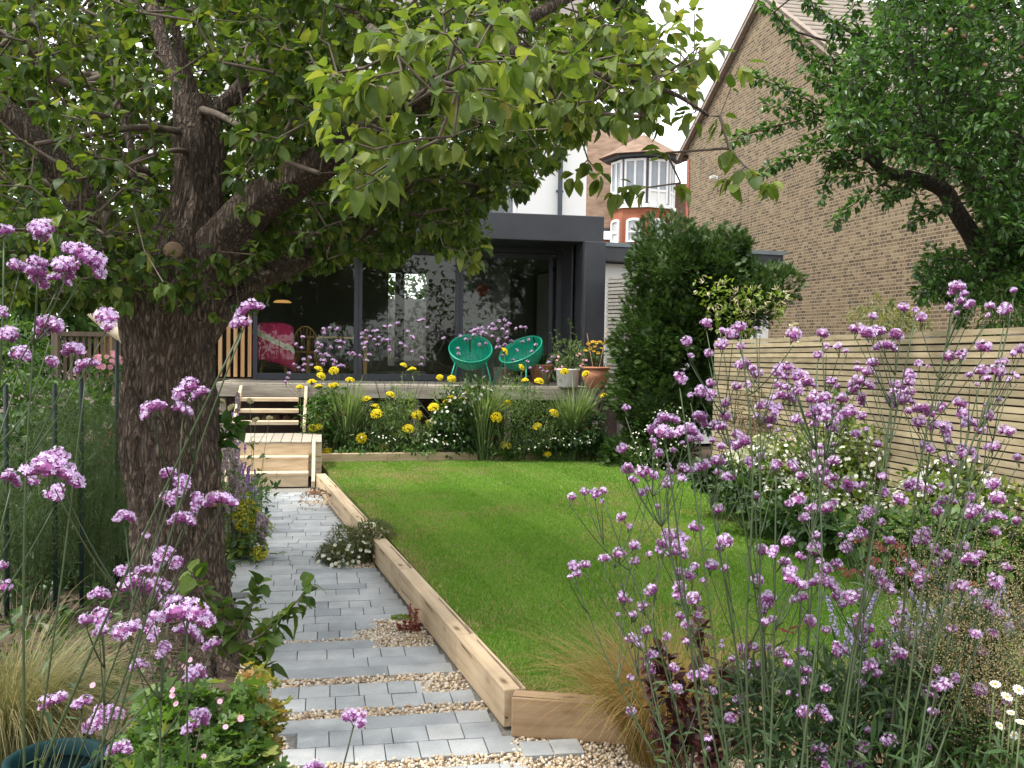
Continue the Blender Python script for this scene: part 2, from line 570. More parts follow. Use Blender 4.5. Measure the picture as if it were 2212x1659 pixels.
# open shingle area near the corner and to both sides of the near path
quad = [on_z(1105, 1700, 0), on_z(1700, 1700, 0), on_z(1750, 1560, 0), on_z(1105, 1592, 0)]
n = 5200
u, w = rng.random((n, 1)), rng.random((n, 1))
P.append((quad[0] * (1 - u) + quad[1] * u) * (1 - w) + (quad[3] * (1 - u) + quad[2] * u) * w + V(0, 0, 1) * rng.uniform(-.02, .004, (n, 1)))
q2 = [on_z(440, 1700, 0), on_z(640, 1700, 0), on_z(585, 1430, 0), on_z(520, 1430, 0)]
n = 3200
u, w = rng.random((n, 1)), rng.random((n, 1))
P.append((q2[0] * (1 - u) + q2[1] * u) * (1 - w) + (q2[3] * (1 - u) + q2[2] * u) * w + V(0, 0, 1) * rng.uniform(-.03, -.006, (n, 1)))
for pxy, n, rr_ in (((885, 1345), 260, .14), ((690, 1085), 260, .2), ((770, 1150), 260, .2)):
    c = on_z(*pxy, 0)
    P.append(c + np.c_[rng.normal(size=(n, 2)) * rr_ * .5, rng.uniform(-.012, .006, n)])
P = np.concatenate(P)
S = rng.uniform(.006, .0125, (len(P), 1)) * rng.uniform(.7, 1.15, (len(P), 3))
grav.scatter(ICO, P, frames(rand_dir(len(P))), S)
go = grav.build('gravel', m_grav, smooth=True)
tag(go, 'honey coloured pea shingle between the pavers and by the lawn corner', 'gravel', kind='stuff')

# lawn
LZ = .165
inner = gn * .125
lp = [G0 + gn * .125 + gd * .125, None]
fr_dir = unit(on_z(1500, 1535, .19) - on_z(1097, 1508, .19))
fr_dir[2] = 0; fr_dir = unit(fr_dir)
BK0, BK1 = on_z(690, 1001, LZ), on_z(1290, 991, LZ)
far = unit(BK1 - BK0)
lawn_poly = [G0 + gn * .12 + gd * .12, G0 + fr_dir * 2.6 + gd * .12, on_z(2100, 1260, LZ), on_z(1800, 1150, LZ), on_z(1580, 1065, LZ), on_z(1420, 1015, LZ), on_z(1330, 992, LZ), BK0 + far * .02]
lp = np.array([[p[0], p[1]] for p in lawn_poly])
m_lawn = grainy('turf', [(.08, .16, .02), (.12, .21, .03), (.19, .22, .07)], 1.4, .95, bmp=.4, dist=.01)
lw = MB(); lw.prism(lp, -.05, LZ)
structure(lw.build('lawn', m_lawn))
def inside(poly, x, y):
    c = np.zeros(len(x), bool)
    k = len(poly)
    for i in range(k):
        (x1, y1), (x2, y2) = poly[i], poly[(i + 1) % k]
        with np.errstate(divide='ignore', invalid='ignore'):
            h = ((y1 > y) != (y2 > y)) & (x < (x2 - x1) * (y - y1) / (y2 - y1) + x1)
        c ^= h
    return c
def vnoise(x, y, s, seed=0):
    """cheap smooth 2-D value noise in 0..1"""
    r = np.random.default_rng(seed).random((64, 64))
    a, b = x * s, y * s
    i, j = np.floor(a).astype(int), np.floor(b).astype(int)
    u, v = a - i, b - j
    u, v = u * u * (3 - 2 * u), v * v * (3 - 2 * v)
    q = lambda m, n: r[m % 64, n % 64]
    return (q(i, j) * (1 - u) + q(i + 1, j) * u) * (1 - v) + (q(i, j + 1) * (1 - u) + q(i + 1, j + 1) * u) * v
# blades: green and straw tones mixed by dry patches, mown in stripes
n = 900000
y = 4.4 + (14.6 - 4.4) * rng.random(n) ** 1.55
x = rng.uniform(-3.2, 4.0, n)
ok = inside(lp, x, y) & (np.abs(x) < y * .56 + .1)
x, y = x[ok], y[ok]
dry = vnoise(x, y, .8, 3) * .55 + vnoise(x, y, 2.7, 4) * .33 + vnoise(x, y, 9.0, 14) * .14 + .10 * np.exp(-((y - 13.0) / 1.2) ** 2)
edge = np.exp(-np.abs((x - G0[0]) * gn[0] + (y - G0[1]) * gn[1] - .12) / .14) + 1.2 * np.exp(-np.abs(((x - G0[0]) * -fr_dir[1] + (y - G0[1]) * fr_dir[0]) - .13) / .12)
dry = dry + .35 * edge
lift = unit(np.c_[rng.normal(size=(len(x), 2)) * .55, np.ones(len(x))])
hgt = rng.uniform(.014, .031, len(x)) * (1 + .35 * np.minimum(y / 8, 1))
wid = .0018 + .00042 * y
tplb = (np.array([[-1, 0, 0], [1, 0, 0], [.7, .55, .05], [-.7, .55, .05], [0, 1, .22]]), [np.array([[0, 1, 2, 3]]), np.array([[3, 2, 4]])])
R = frames(lift)
Sg = np.c_[wid, hgt, hgt]
Pg = np.c_[x, y, np.full(len(x), LZ - .002)]
sel = (dry + rng.normal(size=len(x)) * .17) > .79
stripe = np.sin(((x - G0[0]) * gn[0] + (y - G0[1]) * gn[1]) * 2 * np.pi / 1.05) > 0
m_g1 = leafy('grass_blade', [(.095, .22, .024), (.142, .29, .036), (.19, .34, .052), (.24, .355, .072)], .45, .5, tcol=(1.25, 1.3, .6))
m_g2 = leafy('grass_blade_light', [(.125, .26, .036), (.175, .325, .05), (.225, .375, .07), (.28, .39, .095)], .45, .5, tcol=(1.25, 1.3, .6))
m_g3 = leafy('grass_straw', [(.26, .24, .08), (.38, .33, .13), (.46, .40, .19), (.22, .25, .06)], .35, .6, tcol=(1.1, 1.1, .8))
gr = MB()
for mi, mask in ((0, ~sel & stripe), (1, ~sel & ~stripe), (2, sel)):
    gr.scatter(tplb, Pg[mask], R[mask], Sg[mask], mi)
tag(gr.build('grass', [m_g1, m_g2, m_g3]), 'short mown lawn grass with straw coloured dry patches', 'grass', kind='stuff')

# ------------------------------------------------------------------ timber sleepers round the lawn
def sleeper(p0, p1, w, h, z0, label, group='oak sleepers edging the lawn and bed', side=1):
    p0, p1 = np.asarray(p0, float), np.asarray(p1, float)
    L = np.linalg.norm((p1 - p0)[:2])
    ang = math.atan2(p1[1] - p0[1], p1[0] - p0[0])
    b = MB()
    n = 9
    xs = np.linspace(0, L - .004, n)
    for i in range(1):
        b.box((L / 2, side * w / 2, h / 2), (L - .004, w, h))
    o = b.build('timber_sleeper', M['sleeper'], bevel=.006)
    o.location = (p0[0], p0[1], z0)
    o.rotation_euler = (0, 0, ang)
    tag(o, label, 'sleeper', group)
    return o
SH, SW = .19, .115
cuts = [0.0, 1.05, 2.75, 4.85, 6.9, GL + .15]
lab = ['short oak sleeper butted against the front corner of the lawn', 'oak sleeper beside the gravel gap with the red succulent', 'oak sleeper with the white daisy clump spilling over it', 'oak sleeper between the daisy clump and the brown cushion plant', 'oak sleeper reaching the foot of the lower steps']
for i in range(5):
    s0 = G0 + gd * (cuts[i] + (SW if i == 0 else 0))
    sleeper(s0 + V(0, 0, 0), G0 + gd * cuts[i + 1], SW, SH, 0.0, lab[i], side=-1)
fo = sleeper(G0, G0 + fr_dir * 2.4, SW, SH + .003, 0.0, 'browner oak sleeper closing the front end of the lawn behind the gravel')
fo.data.materials[0] = M['sleeper_end']
bn = V(-far[1], far[0], 0)
L = np.linalg.norm(BK1 - BK0)
cb = [0, .95, 2.15, L + .3]
lb = ['oak sleeper beside the landing at the back of the lawn', 'oak sleeper under the yellow flowers at the back of the lawn', 'oak sleeper at the back of the lawn running to the yew']
for i in range(3):
    sleeper(BK0 + far * cb[i], BK0 + far * cb[i + 1], .1, .14, LZ - .01, lb[i])
# ------------------------------------------------------------------ house with the dark framed garden room
TH = rad(10.0)
HU = V(math.cos(TH), math.sin(TH), 0)
HV = V(-math.sin(TH), math.cos(TH), 0)
HR = rot2(TH)
FR = at(1303, 600, 16.36); FR[2] = 0          # front right foot of the frame
def H(a, b, z):
    return FR + HU * a + HV * b + V(0, 0, z)
def h_px(px, b):
    """distance along the front at which the upright plane b metres behind the frame is seen at column px"""
    r = ray(px, 740)
    A = np.array([[r[0], -HU[0]], [r[1], -HU[1]]])
    s, a = np.linalg.solve(A, (FR + HV * b - EYE)[:2])
    return a
def hz(px, py, b):
    r = ray(px, py)
    n = HV
    s = np.dot(FR + HV * b - EYE, n) / np.dot(r, n)
    return (EYE + r * s)[2]
DZ = 1.19
house = thing('house', 'white rendered house with a dark framed glass garden room opening onto the deck', 'house', H(-3, 1.3, 0))
ZT, ZB, REC = 4.04, 3.60, 1.3
LEFT = h_px(300, 0.0)
b = MB()
b.box(H((LEFT - 0) / 2, REC / 2, (ZT + ZB) / 2), (-LEFT, REC + 3.4 * 0, ZT - ZB), HR)       # fascia and soffit
b.box(H(-.18, REC / 2 - .002, (ZB + DZ) / 2 - .4), (.36 - .004, REC + .3, ZB - DZ + .8), HR)    # right-hand post
house_frame = b.build('fascia_frame', M['zinc'], house, bevel=.012)
b = MB()
b.box(H(-.362 - .05, REC * .5 + .25, (ZB + DZ) / 2), (.03, REC * .6, ZB - DZ - .02), HR)
b.box(H(-.44, REC + .02, (ZB + DZ) / 2), (.16, .12, ZB - DZ - .02), HR)
b.build('jamb_lining', M['zinc'], house, bevel=.004)
# shadow gap lines on the cladding: folded sheet joints as thin recessed strips
b = MB()
b.box(H(-.18, -.001, ZB), (.362, .004, .008), HR)
b.box(H(-.18, -.001, 2.05), (.362, .004, .006), HR)
b.build('cladding_joint', M['black_gap'], house)
b = MB()
b.box(H(LEFT / 2, 3.4, ZT - .06), (-LEFT, 4.0, .1), HR)
b.build('flat_roof', M['zinc'], house)
# upper storey
aR = h_px(1260, REC + .5)
aL = h_px(420, REC + .5)
w0, w1 = h_px(776, REC + .5), h_px(1112, REC + .5)
zw0, zw1 = ZT + .08, hz(1000, 345, REC + .5)
b = MB()
th = .3
def wallbox(a0, a1, z0, z1):
    if a1 - a0 > .01 and z1 - z0 > .01:
        b.box(H((a0 + a1) / 2, REC + .5 + th / 2, (z0 + z1) / 2), (a1 - a0, th, z1 - z0), HR)
ZTOP = 7.6
wallbox(aL, w0, ZT - .5, ZTOP); wallbox(w1, aR, ZT - .5, ZTOP); wallbox(w0, w1, zw1, ZTOP); wallbox(w0, w1, ZT - .5, zw0)
b.box(H(aR - th / 2, REC + .5 + th + 3.5, (ZT - .5 + ZTOP) / 2), (th, 7.0, ZTOP - ZT + .5), HR)
b.build('wall', M['render_white'], house)
b = MB()
rp = [H(aL - .3, REC + .2, ZTOP), H(aR + .25, REC + .2, ZTOP), H(aR + .25, REC + 4.2, ZTOP + 2.8), H(aL - .3, REC + 4.2, ZTOP + 2.8), H(aR + .25, REC + 8.2, ZTOP), H(aL - .3, REC + 8.2, ZTOP)]
b.add(rp, [[0, 1, 2, 3], [3, 2, 4, 5]])
b.build('roof', grainy('slate_roof', [(.10, .085, .075), (.15, .13, .115)], 5, .8), house)
wf = MB()
fw = .07
for a0, a1, z0, z1 in ((w0, w0 + fw, zw0, zw1), (w1 - fw, w1, zw0, zw1), (w0 + fw, w1 - fw, zw1 - fw, zw1), (w0 + fw, w1 - fw, zw0, zw0 + fw), ((w0 + w1) / 2 - .03, (w0 + w1) / 2 + .03, zw0 + fw, zw1 - fw)):
    wf.box(H((a0 + a1) / 2, REC + .56, (z0 + z1) / 2), (a1 - a0, .08, z1 - z0), HR)
win = wf.build('window', M['white_paint'], house, bevel=.006)
b = MB(); b.box(H((w0 + w1) / 2, REC + .60, (zw0 + zw1) / 2), (w1 - w0 - .12, .012, zw1 - zw0 - .12), HR)
b.build('pane', M['pane'], win)
b = MB(); b.box(H((w0 + w1) / 2, REC + 1.5, (zw0 + zw1) / 2), (w1 - w0 - .1, .02, zw1 - zw0), HR)
b.build('curtain', grainy('pale_curtain', [(.36, .44, .47), (.48, .56, .58)], 8, .9, (4, 4, .3), bmp=.2), house)
aP = h_px(1204, REC + .4)
b = MB(); b.tube([H(aP, REC + .40, ZT), H(aP, REC + .40, 5.2), H(aP, REC + .40, ZTOP - .1)], .045, 10)
for z in (4.7, 6.1):
    b.box(H(aP, REC + .44, z), (.13, .06, .04), HR)
b.build('downpipe', M['pipe'], house)
# glazing
GB = REC
g1, g0 = h_px(1192, GB), h_px(547, GB)
mull = [g0, h_px(773, GB), h_px(991, GB), g1]
for i in range(3):
    a0, a1 = mull[i], mull[i + 1]
    f = MB()
    s = .07
    z0, z1 = DZ + .01, 3.5
    f.box(H(a0 + s / 2, GB + .02 * i, (z0 + z1) / 2), (s, .09, z1 - z0), HR)
    f.box(H(a1 - s / 2, GB + .02 * i, (z0 + z1) / 2), (s, .09, z1 - z0), HR)
    f.box(H((a0 + a1) / 2, GB + .02 * i, z0 + .055), (a1 - a0 - 2 * s, .086, .11), HR)
    f.box(H((a0 + a1) / 2, GB + .02 * i, z1 - .045), (a1 - a0 - 2 * s, .086, .09), HR)
    door = f.build('sliding_door', M['frame_grey'], house, bevel=.004)
    p = MB(); p.box(H((a0 + a1) / 2, GB + .02 * i, (z0 + z1) / 2 + .01), (a1 - a0 - 2 * s + .01, .012, z1 - z0 - .19), HR)
    p.build('pane', M['glass'], door)
b = MB(); b.box(H((g0 + g1) / 2, GB + .03, 3.55), (g1 - g0 + .3, .2, .09), HR)
b.build('door_header', M['frame_grey'], house)
b = MB(); b.box(H((mull[0] + mull[1]) / 2 + .1, GB + .16, 3.39), (1.7, .05, .035), HR)
b.build('white_strip', M['white_paint'], house)  # thin white strip just below the door header
# vertical slat screen beside the glass
s0, s1 = h_px(180, GB + .05), g0 - .03
b = MB(); b.box(H((s0 + s1) / 2, GB + .16, (DZ + ZB) / 2), (s1 - s0, .03, ZB - DZ), HR)
b.build('screen_backing', M['black_gap'], house)
b = MB()
k = 0
a = s1
while a > s0:
    w = .062
    b.box(H(a - w / 2, GB + .06, (DZ + ZB) / 2 + .02), (w, .09, ZB - DZ - .05), HR)
    a -= .118 if k != 3 else .135
    k += 1
b.build('screen_slat', M['cedar'], house, bevel=.004)
# room shell
RD = 5.0
b = MB()
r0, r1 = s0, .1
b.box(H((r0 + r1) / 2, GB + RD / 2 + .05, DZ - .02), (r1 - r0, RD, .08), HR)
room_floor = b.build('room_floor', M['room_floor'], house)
b = MB()
b.box(H((r0 + r1) / 2, GB + RD / 2 + .22, 3.52), (r1 - r0, RD - .2, .06), HR)
b.box(H(r0 - .05, GB + RD / 2 + .2, 2.4), (.1, RD, 2.5), HR)
b.box(H(r1 + .02, GB + RD / 2 + .2, 2.4), (.1, RD, 2.5), HR)
bb = GB + RD
op = [(h_px(838, bb), h_px(853, bb)), (h_px(873, bb), h_px(922, bb))]
xs = [r0, op[0][0], op[0][1], op[1][0], op[1][1], r1]
zo0, zo1 = hz(850, 790, bb), hz(850, 590, bb)
for i in (0, 2, 4):
    b.box(H((xs[i] + xs[i + 1]) / 2, bb + .1, 2.35), (xs[i + 1] - xs[i], .12, 2.35), HR)
for q0, q1 in op:
    b.box(H((q0 + q1) / 2, bb + .1, (zo1 + 3.52) / 2), (q1 - q0, .12, 3.52 - zo1), HR)
    b.box(H((q0 + q1) / 2, bb + .1, (zo0 + 1.18) / 2), (q1 - q0, .12, max(zo0 - 1.18, .02)), HR)
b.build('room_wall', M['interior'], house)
b = MB()
zsplit = hz(850, 645, bb + 1.5)
b.box(H((op[0][0] + op[1][1]) / 2, bb + 1.5, zsplit / 2), (4.0, .1, zsplit), HR)
tag(b.build('courtyard_wall', grainy('courtyard_render', [(.42, .42, .40), (.5, .5, .48)], 3, .9)), 'white courtyard wall seen through the windows at the back of the room', 'wall')

# furniture seen through the glass
M['ash'] = wood('ash_furniture', [(.30, .17, .05), (.44, .27, .09), (.52, .34, .14)], 'Z', .5, .06)
def windsor(label, px, D, face):
    c = at(px, 740, D); c[2] = DZ + .02
    root = thing('dining_chair', label, 'chair', c, 'stick back chairs behind the glass')
    R = rot2(face)
    T = lambda p: (R @ np.asarray(p, float).reshape(-1, 3).T).T + c
    b = MB(); b.box(T([0, 0, .45])[0], (.44, .42, .035), R)
    b.build('seat', M['ash'], root, bevel=.015)
    for sx in (-1, 1):
        for sy in (-1, 1):
            l = MB(); l.tube(T([[sx * .16, sy * .15, .44], [sx * .20, sy * .20, .2], [sx * .23, sy * .24, 0]]), [.016, .019, .012], 8)
            l.build('leg', M['ash'], root, smooth=True)
    t = np.linspace(0, np.pi, 19)
    hoop = np.c_[.225 * np.cos(t), .17 + .09 * np.sin(t), .46 + .46 * np.sin(t) ** .75]
    b = MB(); b.tube(T(hoop), .014, 8); b.build('hoop', M['ash'], root, smooth=True)
    for x in np.linspace(-.15, .15, 6):
        q = MB(); zt = .46 + .46 * (1 - (x / .225) ** 2) ** .375
        q.tube(T([[x * .8, .18, .46], [x, .17 + .09 * (1 - (x / .225) ** 2) ** .5, zt]]), .006, 6)
        q.build('spindle', M['ash'], root, smooth=True)
    q = MB(); q.tube(T([[-.19, 0, .2], [.19, 0, .2]]), .009, 6); q.build('stretcher', M['ash'], root)
    return c, R
c1, R1 = windsor('pale ash stick back chair facing the glass, nothing on it', 663, 18.0, rad(185))
c2, R2 = windsor('pale ash stick back chair with the pink throw over it', 592, 17.4, rad(190))
# throw over the chair
u, v = np.meshgrid(np.linspace(-1, 1, 22), np.linspace(0, 1, 24), indexing='ij')
T = lambda p: (R2 @ np.asarray(p, float).reshape(-1, 3).T).T + c2
zz = np.where(v < .12, .96, .96 - (v - .12) * .78) - .18 * np.maximum(np.abs(u) - .45, 0) ** 1.5
zz = zz + np.where(v > .9, -.16 * (-u), 0) * (v - .9) * 6
yy = np.where(v < .12, .20 + .5 * (.12 - v), .295 + .10 * np.sin((v - .12) * 2) + .012 * np.sin(u * 14))
xx = u * (.34 + .06 * v)
m_throw, t, bs, out = new_mat('throw_cloth')
vec = coords(t)
sep = t.nodes.new("ShaderNodeSeparateXYZ"); t.links.new(vec, sep.inputs[0])
nn = noise(t, vec, 4.0, 2)
ad = t.nodes.new("ShaderNodeMath"); ad.operation = 'MULTIPLY_ADD'; ad.inputs[1].default_value = .45
t.links.new(sep.outputs[0], ad.inputs[0]); t.links.new(sep.outputs[2], ad.inputs[2])
ad2 = t.nodes.new("ShaderNodeMath"); ad2.operation = 'MULTIPLY_ADD'; ad2.inputs[1].default_value = .12
t.links.new(nn.outputs[0], ad2.inputs[0]); t.links.new(ad.outputs[0], ad2.inputs[2])
r = ramp(t, [(.45, .025, .10), (.55, .50, .38), (.5, .03, .12)], [.0, .5, .8]); r.color_ramp.interpolation = 'CONSTANT'
r.color_ramp.elements[1].position = .69; r.color_ramp.elements[2].position = .80
t.links.new(ad2.outputs[0], r.inputs[0]); t.links.new(r.outputs[0], bs.inputs['Base Color']); bs.inputs['Roughness'].default_value = .95
q = MB()
i, j = np.meshgrid(np.arange(21), np.arange(23), indexing='ij')
q.add(T(np.stack([xx, yy, zz], -1).reshape(-1, 3)) - 0, np.stack([i * 24 + j, (i + 1) * 24 + j, (i + 1) * 24 + j + 1, i * 24 + j + 1], -1).reshape(-1, 4))
o = q.build('throw_blanket', m_throw, None, True, loc=c2)
sm = o.modifiers.new('thick', 'SOLIDIFY'); sm.thickness = .012
tag(o, 'pink and cream throw draped over the chair back behind the glass', 'blanket')
ct = at(728, 740, 18.3); ct[2] = DZ + .02
tb = thing('dining_table', 'wooden dining table behind the glass beside the chairs', 'table', ct)
b = MB(); b.box(ct + V(0, 0, .73), (1.2, .8, .04), HR); b.build('table_top', M['ash'], tb, bevel=.006)
for sx in (-.52, .52):
    for sy in (-.32, .32):
        b = MB(); b.box(ct + HU * sx + HV * sy + V(0, 0, .355), (.06, .06, .71), HR); b.build('leg', M['ash'], tb)
cl = at(610, 651, 19.0)
m_glow, t, bs, out = new_mat('lamp_glow')
bs.inputs['Base Color'].default_value = (.5, .25, .08, 1); bs.inputs['Emission Color'].default_value = (1, .5, .16, 1); bs.inputs['Emission Strength'].default_value = .4
lamp = thing('pendant_lamp', 'slim warm pendant lamp hanging behind the glass over the chairs', 'lamp', cl)
b = MB(); b.revolve([[.0, .03], [.12, .02], [.18, -.02], [.17, -.025], [.0, .0]], cl, 20); b.build('shade', m_glow, lamp, True)
b = MB(); b.tube([cl + V(0, 0, .03), cl + V(0, 0, 3.45 - cl[2])], .004, 6); b.build('cord', M['black_gap'], lamp)
cp = H(h_px(1040, GB + 1.6), GB + 1.6, hz(1040, 630, GB + 1.6))
pic = thing('framed_picture', 'framed print of a dull red disc on grey behind the glass', 'picture', cp)
b = MB(); b.box(cp + HV * .02, (.40, .03, .5), HR); b.build('frame', grainy('print_paper', [(.10, .10, .10), (.13, .125, .12)], 4, .9, bmp=0), pic)
b = MB(); b.revolve([[0, .004], [.13, .003], [.13, 0]], (0, 0, 0), 28); 
vv = b.v[0].copy(); b.v[0] = (np.c_[vv[:, 0], -vv[:, 2] * 0 - vv[:, 2], vv[:, 1]] @ HR.T) + cp - HV * .006 + V(0, 0, .03)
b.build('red_disc', grainy('dull_red', [(.22, .03, .022), (.26, .05, .035)], 6, .9, bmp=0), pic)
b = MB(); b.box(H(h_px(1040, GB + 1.8), GB + 1.8, 2.3), (1.1, .1, 2.2), HR); b.build('room_partition', M['interior'], house)
# a white floor vase/pedestal and cabinet deeper in the room
cc = H(h_px(960, GB + 3.4), GB + 3.4, DZ + .02)
cab = thing('sideboard', 'dark brown tall cabinet standing deep in the room behind the glass', 'cabinet', cc)
b = MB(); b.box(cc + V(0, 0, 1.0), (.75, .45, 2.0), HR); b.build('carcass', grainy('walnut', [(.05, .03, .02), (.09, .055, .035)], 4, .5, (.2, .2, 2)), cab, bevel=.01)
for s in (-.19, .19):
    b = MB(); b.box(cc + HU * s - HV * .235 + V(0, 0, 1.0), (.36, .02, 1.9), HR); b.build('door', grainy('walnut_door', [(.06, .036, .024), (.10, .06, .04)], 4, .5, (.2, .2, 2)), cab, bevel=.004)

# ------------------------------------------------------------------ deck
DTH = rad(5.0)
DU, DV, DR = V(math.cos(DTH), math.sin(DTH), 0), V(-math.sin(DTH), math.cos(DTH), 0), rot2(DTH)
DP = at(545, 830, 15.52); DP[2] = 0
def Dk(a, b, z):
    return DP + DU * a + DV * b + V(0, 0, z)
def d_px(px, b=0):
    r = ray(px, 740)
    A = np.array([[r[0], -DU[0]], [r[1], -DU[1]]])
    return np.linalg.solve(A, (DP + DV * b - EYE)[:2])[1]
deck = thing('deck', 'weathered grey timber deck raised in front of the glass doors', 'deck', Dk(2.5, 1, 0))
dl, dr = d_px(464), d_px(1345)
b = MB()
k = 0
bb0 = .02
x = dl
while x < dr:
    w = .135
    b.box(Dk(x + w / 2, .98, DZ - .014 + rng.uniform(-.001, .001)), (w - .006, 2.2, .028), DR)
    x += w
b.build('deck_board', M['grey_deck'], deck, bevel=.003)
b = MB(); b.box(Dk((dl + dr) / 2, -.14, DZ - .12), (dr - dl, .035, .185), DR); b.build('fascia_board', M['grey_deck'], deck, bevel=.004)
b = MB(); b.box(Dk((dl + dr) / 2, .0, DZ - .17), (dr - dl - .1, .06, .14), DR); b.build('joist', M['black_gap'], deck)
for px in (480, 700, 900, 1100, 1290):
    a = d_px(px); q = MB(); q.box(Dk(a, .12, .5), (.1, .1, 1.06), DR); q.build('post', M['grey_deck'], deck)
b = MB(); b.box(Dk((dl + dr) / 2, 1.6, .55), (dr - dl + 2, .06, 1.1), DR)  # dark sheet added behind the deck posts; its colour stands in for shade
tag(b.build('void_backing', grainy('void_dark', [(.05, .035, .028), (.09, .06, .05)], 9, .9)), 'dark backing sheet added for the shaded void under the deck', 'wall')
# logs stored under the deck
m_log = grainy('log_bark', [(.10, .06, .035), (.18, .11, .07)], 20, .9)
m_logend = grainy('log_end', [(.30, .19, .11), (.38, .26, .16)], 20, .8)
for i, px in enumerate((575, 598, 620, 960, 985, 1012)):
    a = d_px(px, .5)
    p = Dk(a, .45, .58 if i < 3 else .62)
    q = MB(); q.tube([p, p + DV * .35], .06 + .01 * (i % 2), 12); lg = q.build('firewood_log', m_log, smooth=True)
    tag(lg, 'sawn log stored in the shade under the deck', 'log', 'logs under the deck')

# ------------------------------------------------------------------ steps and landing
SR3 = rot2(rad(11))
def P11(px, D):
    p = at(px, 740, D); p[2] = 0
    return p
def treads_between(pxl, pxr, D):
    """end points of a line at 11 degrees seen between two columns, its right-hand end at depth D"""
    pr = P11(pxr, D)
    r = ray(pxl, 740)
    A = np.array([[r[0], -SR[0]], [r[1], -SR[1]]])
    s, a = np.linalg.solve(A, (pr - EYE)[:2])
    return pr + SR * a, pr
low = thing('garden_steps', 'pale larch lower steps with closed risers from the path to the landing', 'steps', P11(600, 12.45))
DS0 = 12.45
for i, (z, off) in enumerate(((.18, 0), (.36, .22))):
    pl_, pr_ = treads_between(500, 668, DS0 + off)
    L = np.linalg.norm(pr_ - pl_); c = (pl_ + pr_) / 2
    q = MB(); q.box(c + SD * .13 + V(0, 0, z - .016), (L, .27, .032), SR3); q.build('tread', M['larch'], low, bevel=.004)
    q = MB(); q.box(c + SD * .025 + V(0, 0, z - .032 - .074), (L - .004, .03, .148), SR3); q.build('riser', M['larch'], low, bevel=.003)
pr_ = P11(670, DS0 - .05)
for dx, nm in ((0.0, 'stringer'), (-1.08, 'stringer')):
    a0, a1 = pr_ + SR * (dx + .03) - SD * .02, pr_ + SR * (dx + .03) + SD * .50
    q = MB()
    poly = [a0 + V(0, 0, .0), a0 + SD * .13 + V(0, 0, 0), a1 + SD * .02 + V(0, 0, .45), a1 + V(0, 0, .57), a1 - SD * .08 + V(0, 0, .57), a0 + V(0, 0, .08)]
    f = np.array(poly)
    q.add(np.concatenate([f, f + SR * .045]), [[0, 1, 7, 6], [1, 2, 8, 7], [2, 3, 9, 8], [3, 4, 10, 9], [4, 5, 11, 10], [5, 0, 6, 11]])
    q.f.append((np.array([[5, 4, 3, 2, 1, 0]]), 0)); q.f.append((np.array([[6, 7, 8, 9, 10, 11]]), 0))
    q.build('stringer', M['larch'], low, bevel=.004)
# landing
lnd = thing('landing_platform', 'square larch landing with grey boards between the two flights of steps', 'platform', P11(600, 13.4))
pl_, pr_ = treads_between(470, 697, DS0 + .45)
L = np.linalg.norm(pr_ - pl_)
q = MB()
nb = 10
for i in range(nb):
    w = L / nb
    q.box(pl_ + SR * (w * (i + .5)) + SD * .60 + V(0, 0, .54 - .014), (w - .007, 1.2, .028), SR3)
q.build('landing_board', M['grey_deck'], lnd, bevel=.003)
q = MB(); q.box((pl_ + pr_) / 2 + SD * .03 + V(0, 0, .525 - .095), (L - .01, .04, .18), SR3); q.build('nosing_board', M['larch'], lnd, bevel=.004)
q = MB(); q.box((pl_ + pr_) / 2 + SD * .035 + V(0, 0, .245 + .05), (L - .01, .035, .085), SR3)
q.box((pl_ + pr_) / 2 + SD * .035 + V(0, 0, .15 + .055), (L - .01, .035, .085), SR3)
q.box((pl_ + pr_) / 2 + SD * .035 + V(0, 0, .06 + .055), (L - .01, .035, .085), SR3); q.build('skirt_board', M['larch'], lnd, bevel=.004)
for s in (0, 1):
    q = MB(); q.box((pr_ if s else pl_) + SR * (-.02 if s else .02) + SD * .62 + V(0, 0, .28), (.035, 1.12, .46), SR3); q.build('cheek_board', M['larch'], lnd, bevel=.003)
# upper flight, open risers
up = thing('garden_steps', 'larch upper steps with open risers from the landing to the deck', 'steps', P11(580, 14.4))
for z, D in ((.989, 14.95), (.838, 14.62), (.684, 14.3)):
    pl_, pr_ = treads_between(509, 646, D)
    L = np.linalg.norm(pr_ - pl_); c = (pl_ + pr_) / 2
    q = MB(); q.box(c + SD * .11 + V(0, 0, z - .026), (L - .004, .22, .052), SR3); q.build('tread', M['larch'], up, bevel=.004)
foot = [treads_between(507, 655, 14.0), treads_between(497, 645, 15.42)]
for s in (0, 1):
    a0, a1 = foot[0][s] - SD * .02, foot[1][s]
    sg = 1 if s else -1
    a1 = a0 + SD * np.dot(a1 - a0, SD)
    f = np.array([a0 + V(0, 0, .56), a0 + SD * .16 + V(0, 0, .56), a1 + V(0, 0, 1.0), a1 + V(0, 0, 1.16), a1 - SD * .06 + V(0, 0, 1.16), a0 + V(0, 0, .66)])
    q = MB()
    q.add(np.concatenate([f, f + SR * .045 * sg]), [[0, 1, 7, 6], [1, 2, 8, 7], [2, 3, 9, 8], [3, 4, 10, 9], [4, 5, 11, 10], [5, 0, 6, 11]])
    q.f.append((np.array([[5, 4, 3, 2, 1, 0]]), 0)); q.f.append((np.array([[6, 7, 8, 9, 10, 11]]), 0))
    q.build('stringer', M['larch'], up, bevel=.004)

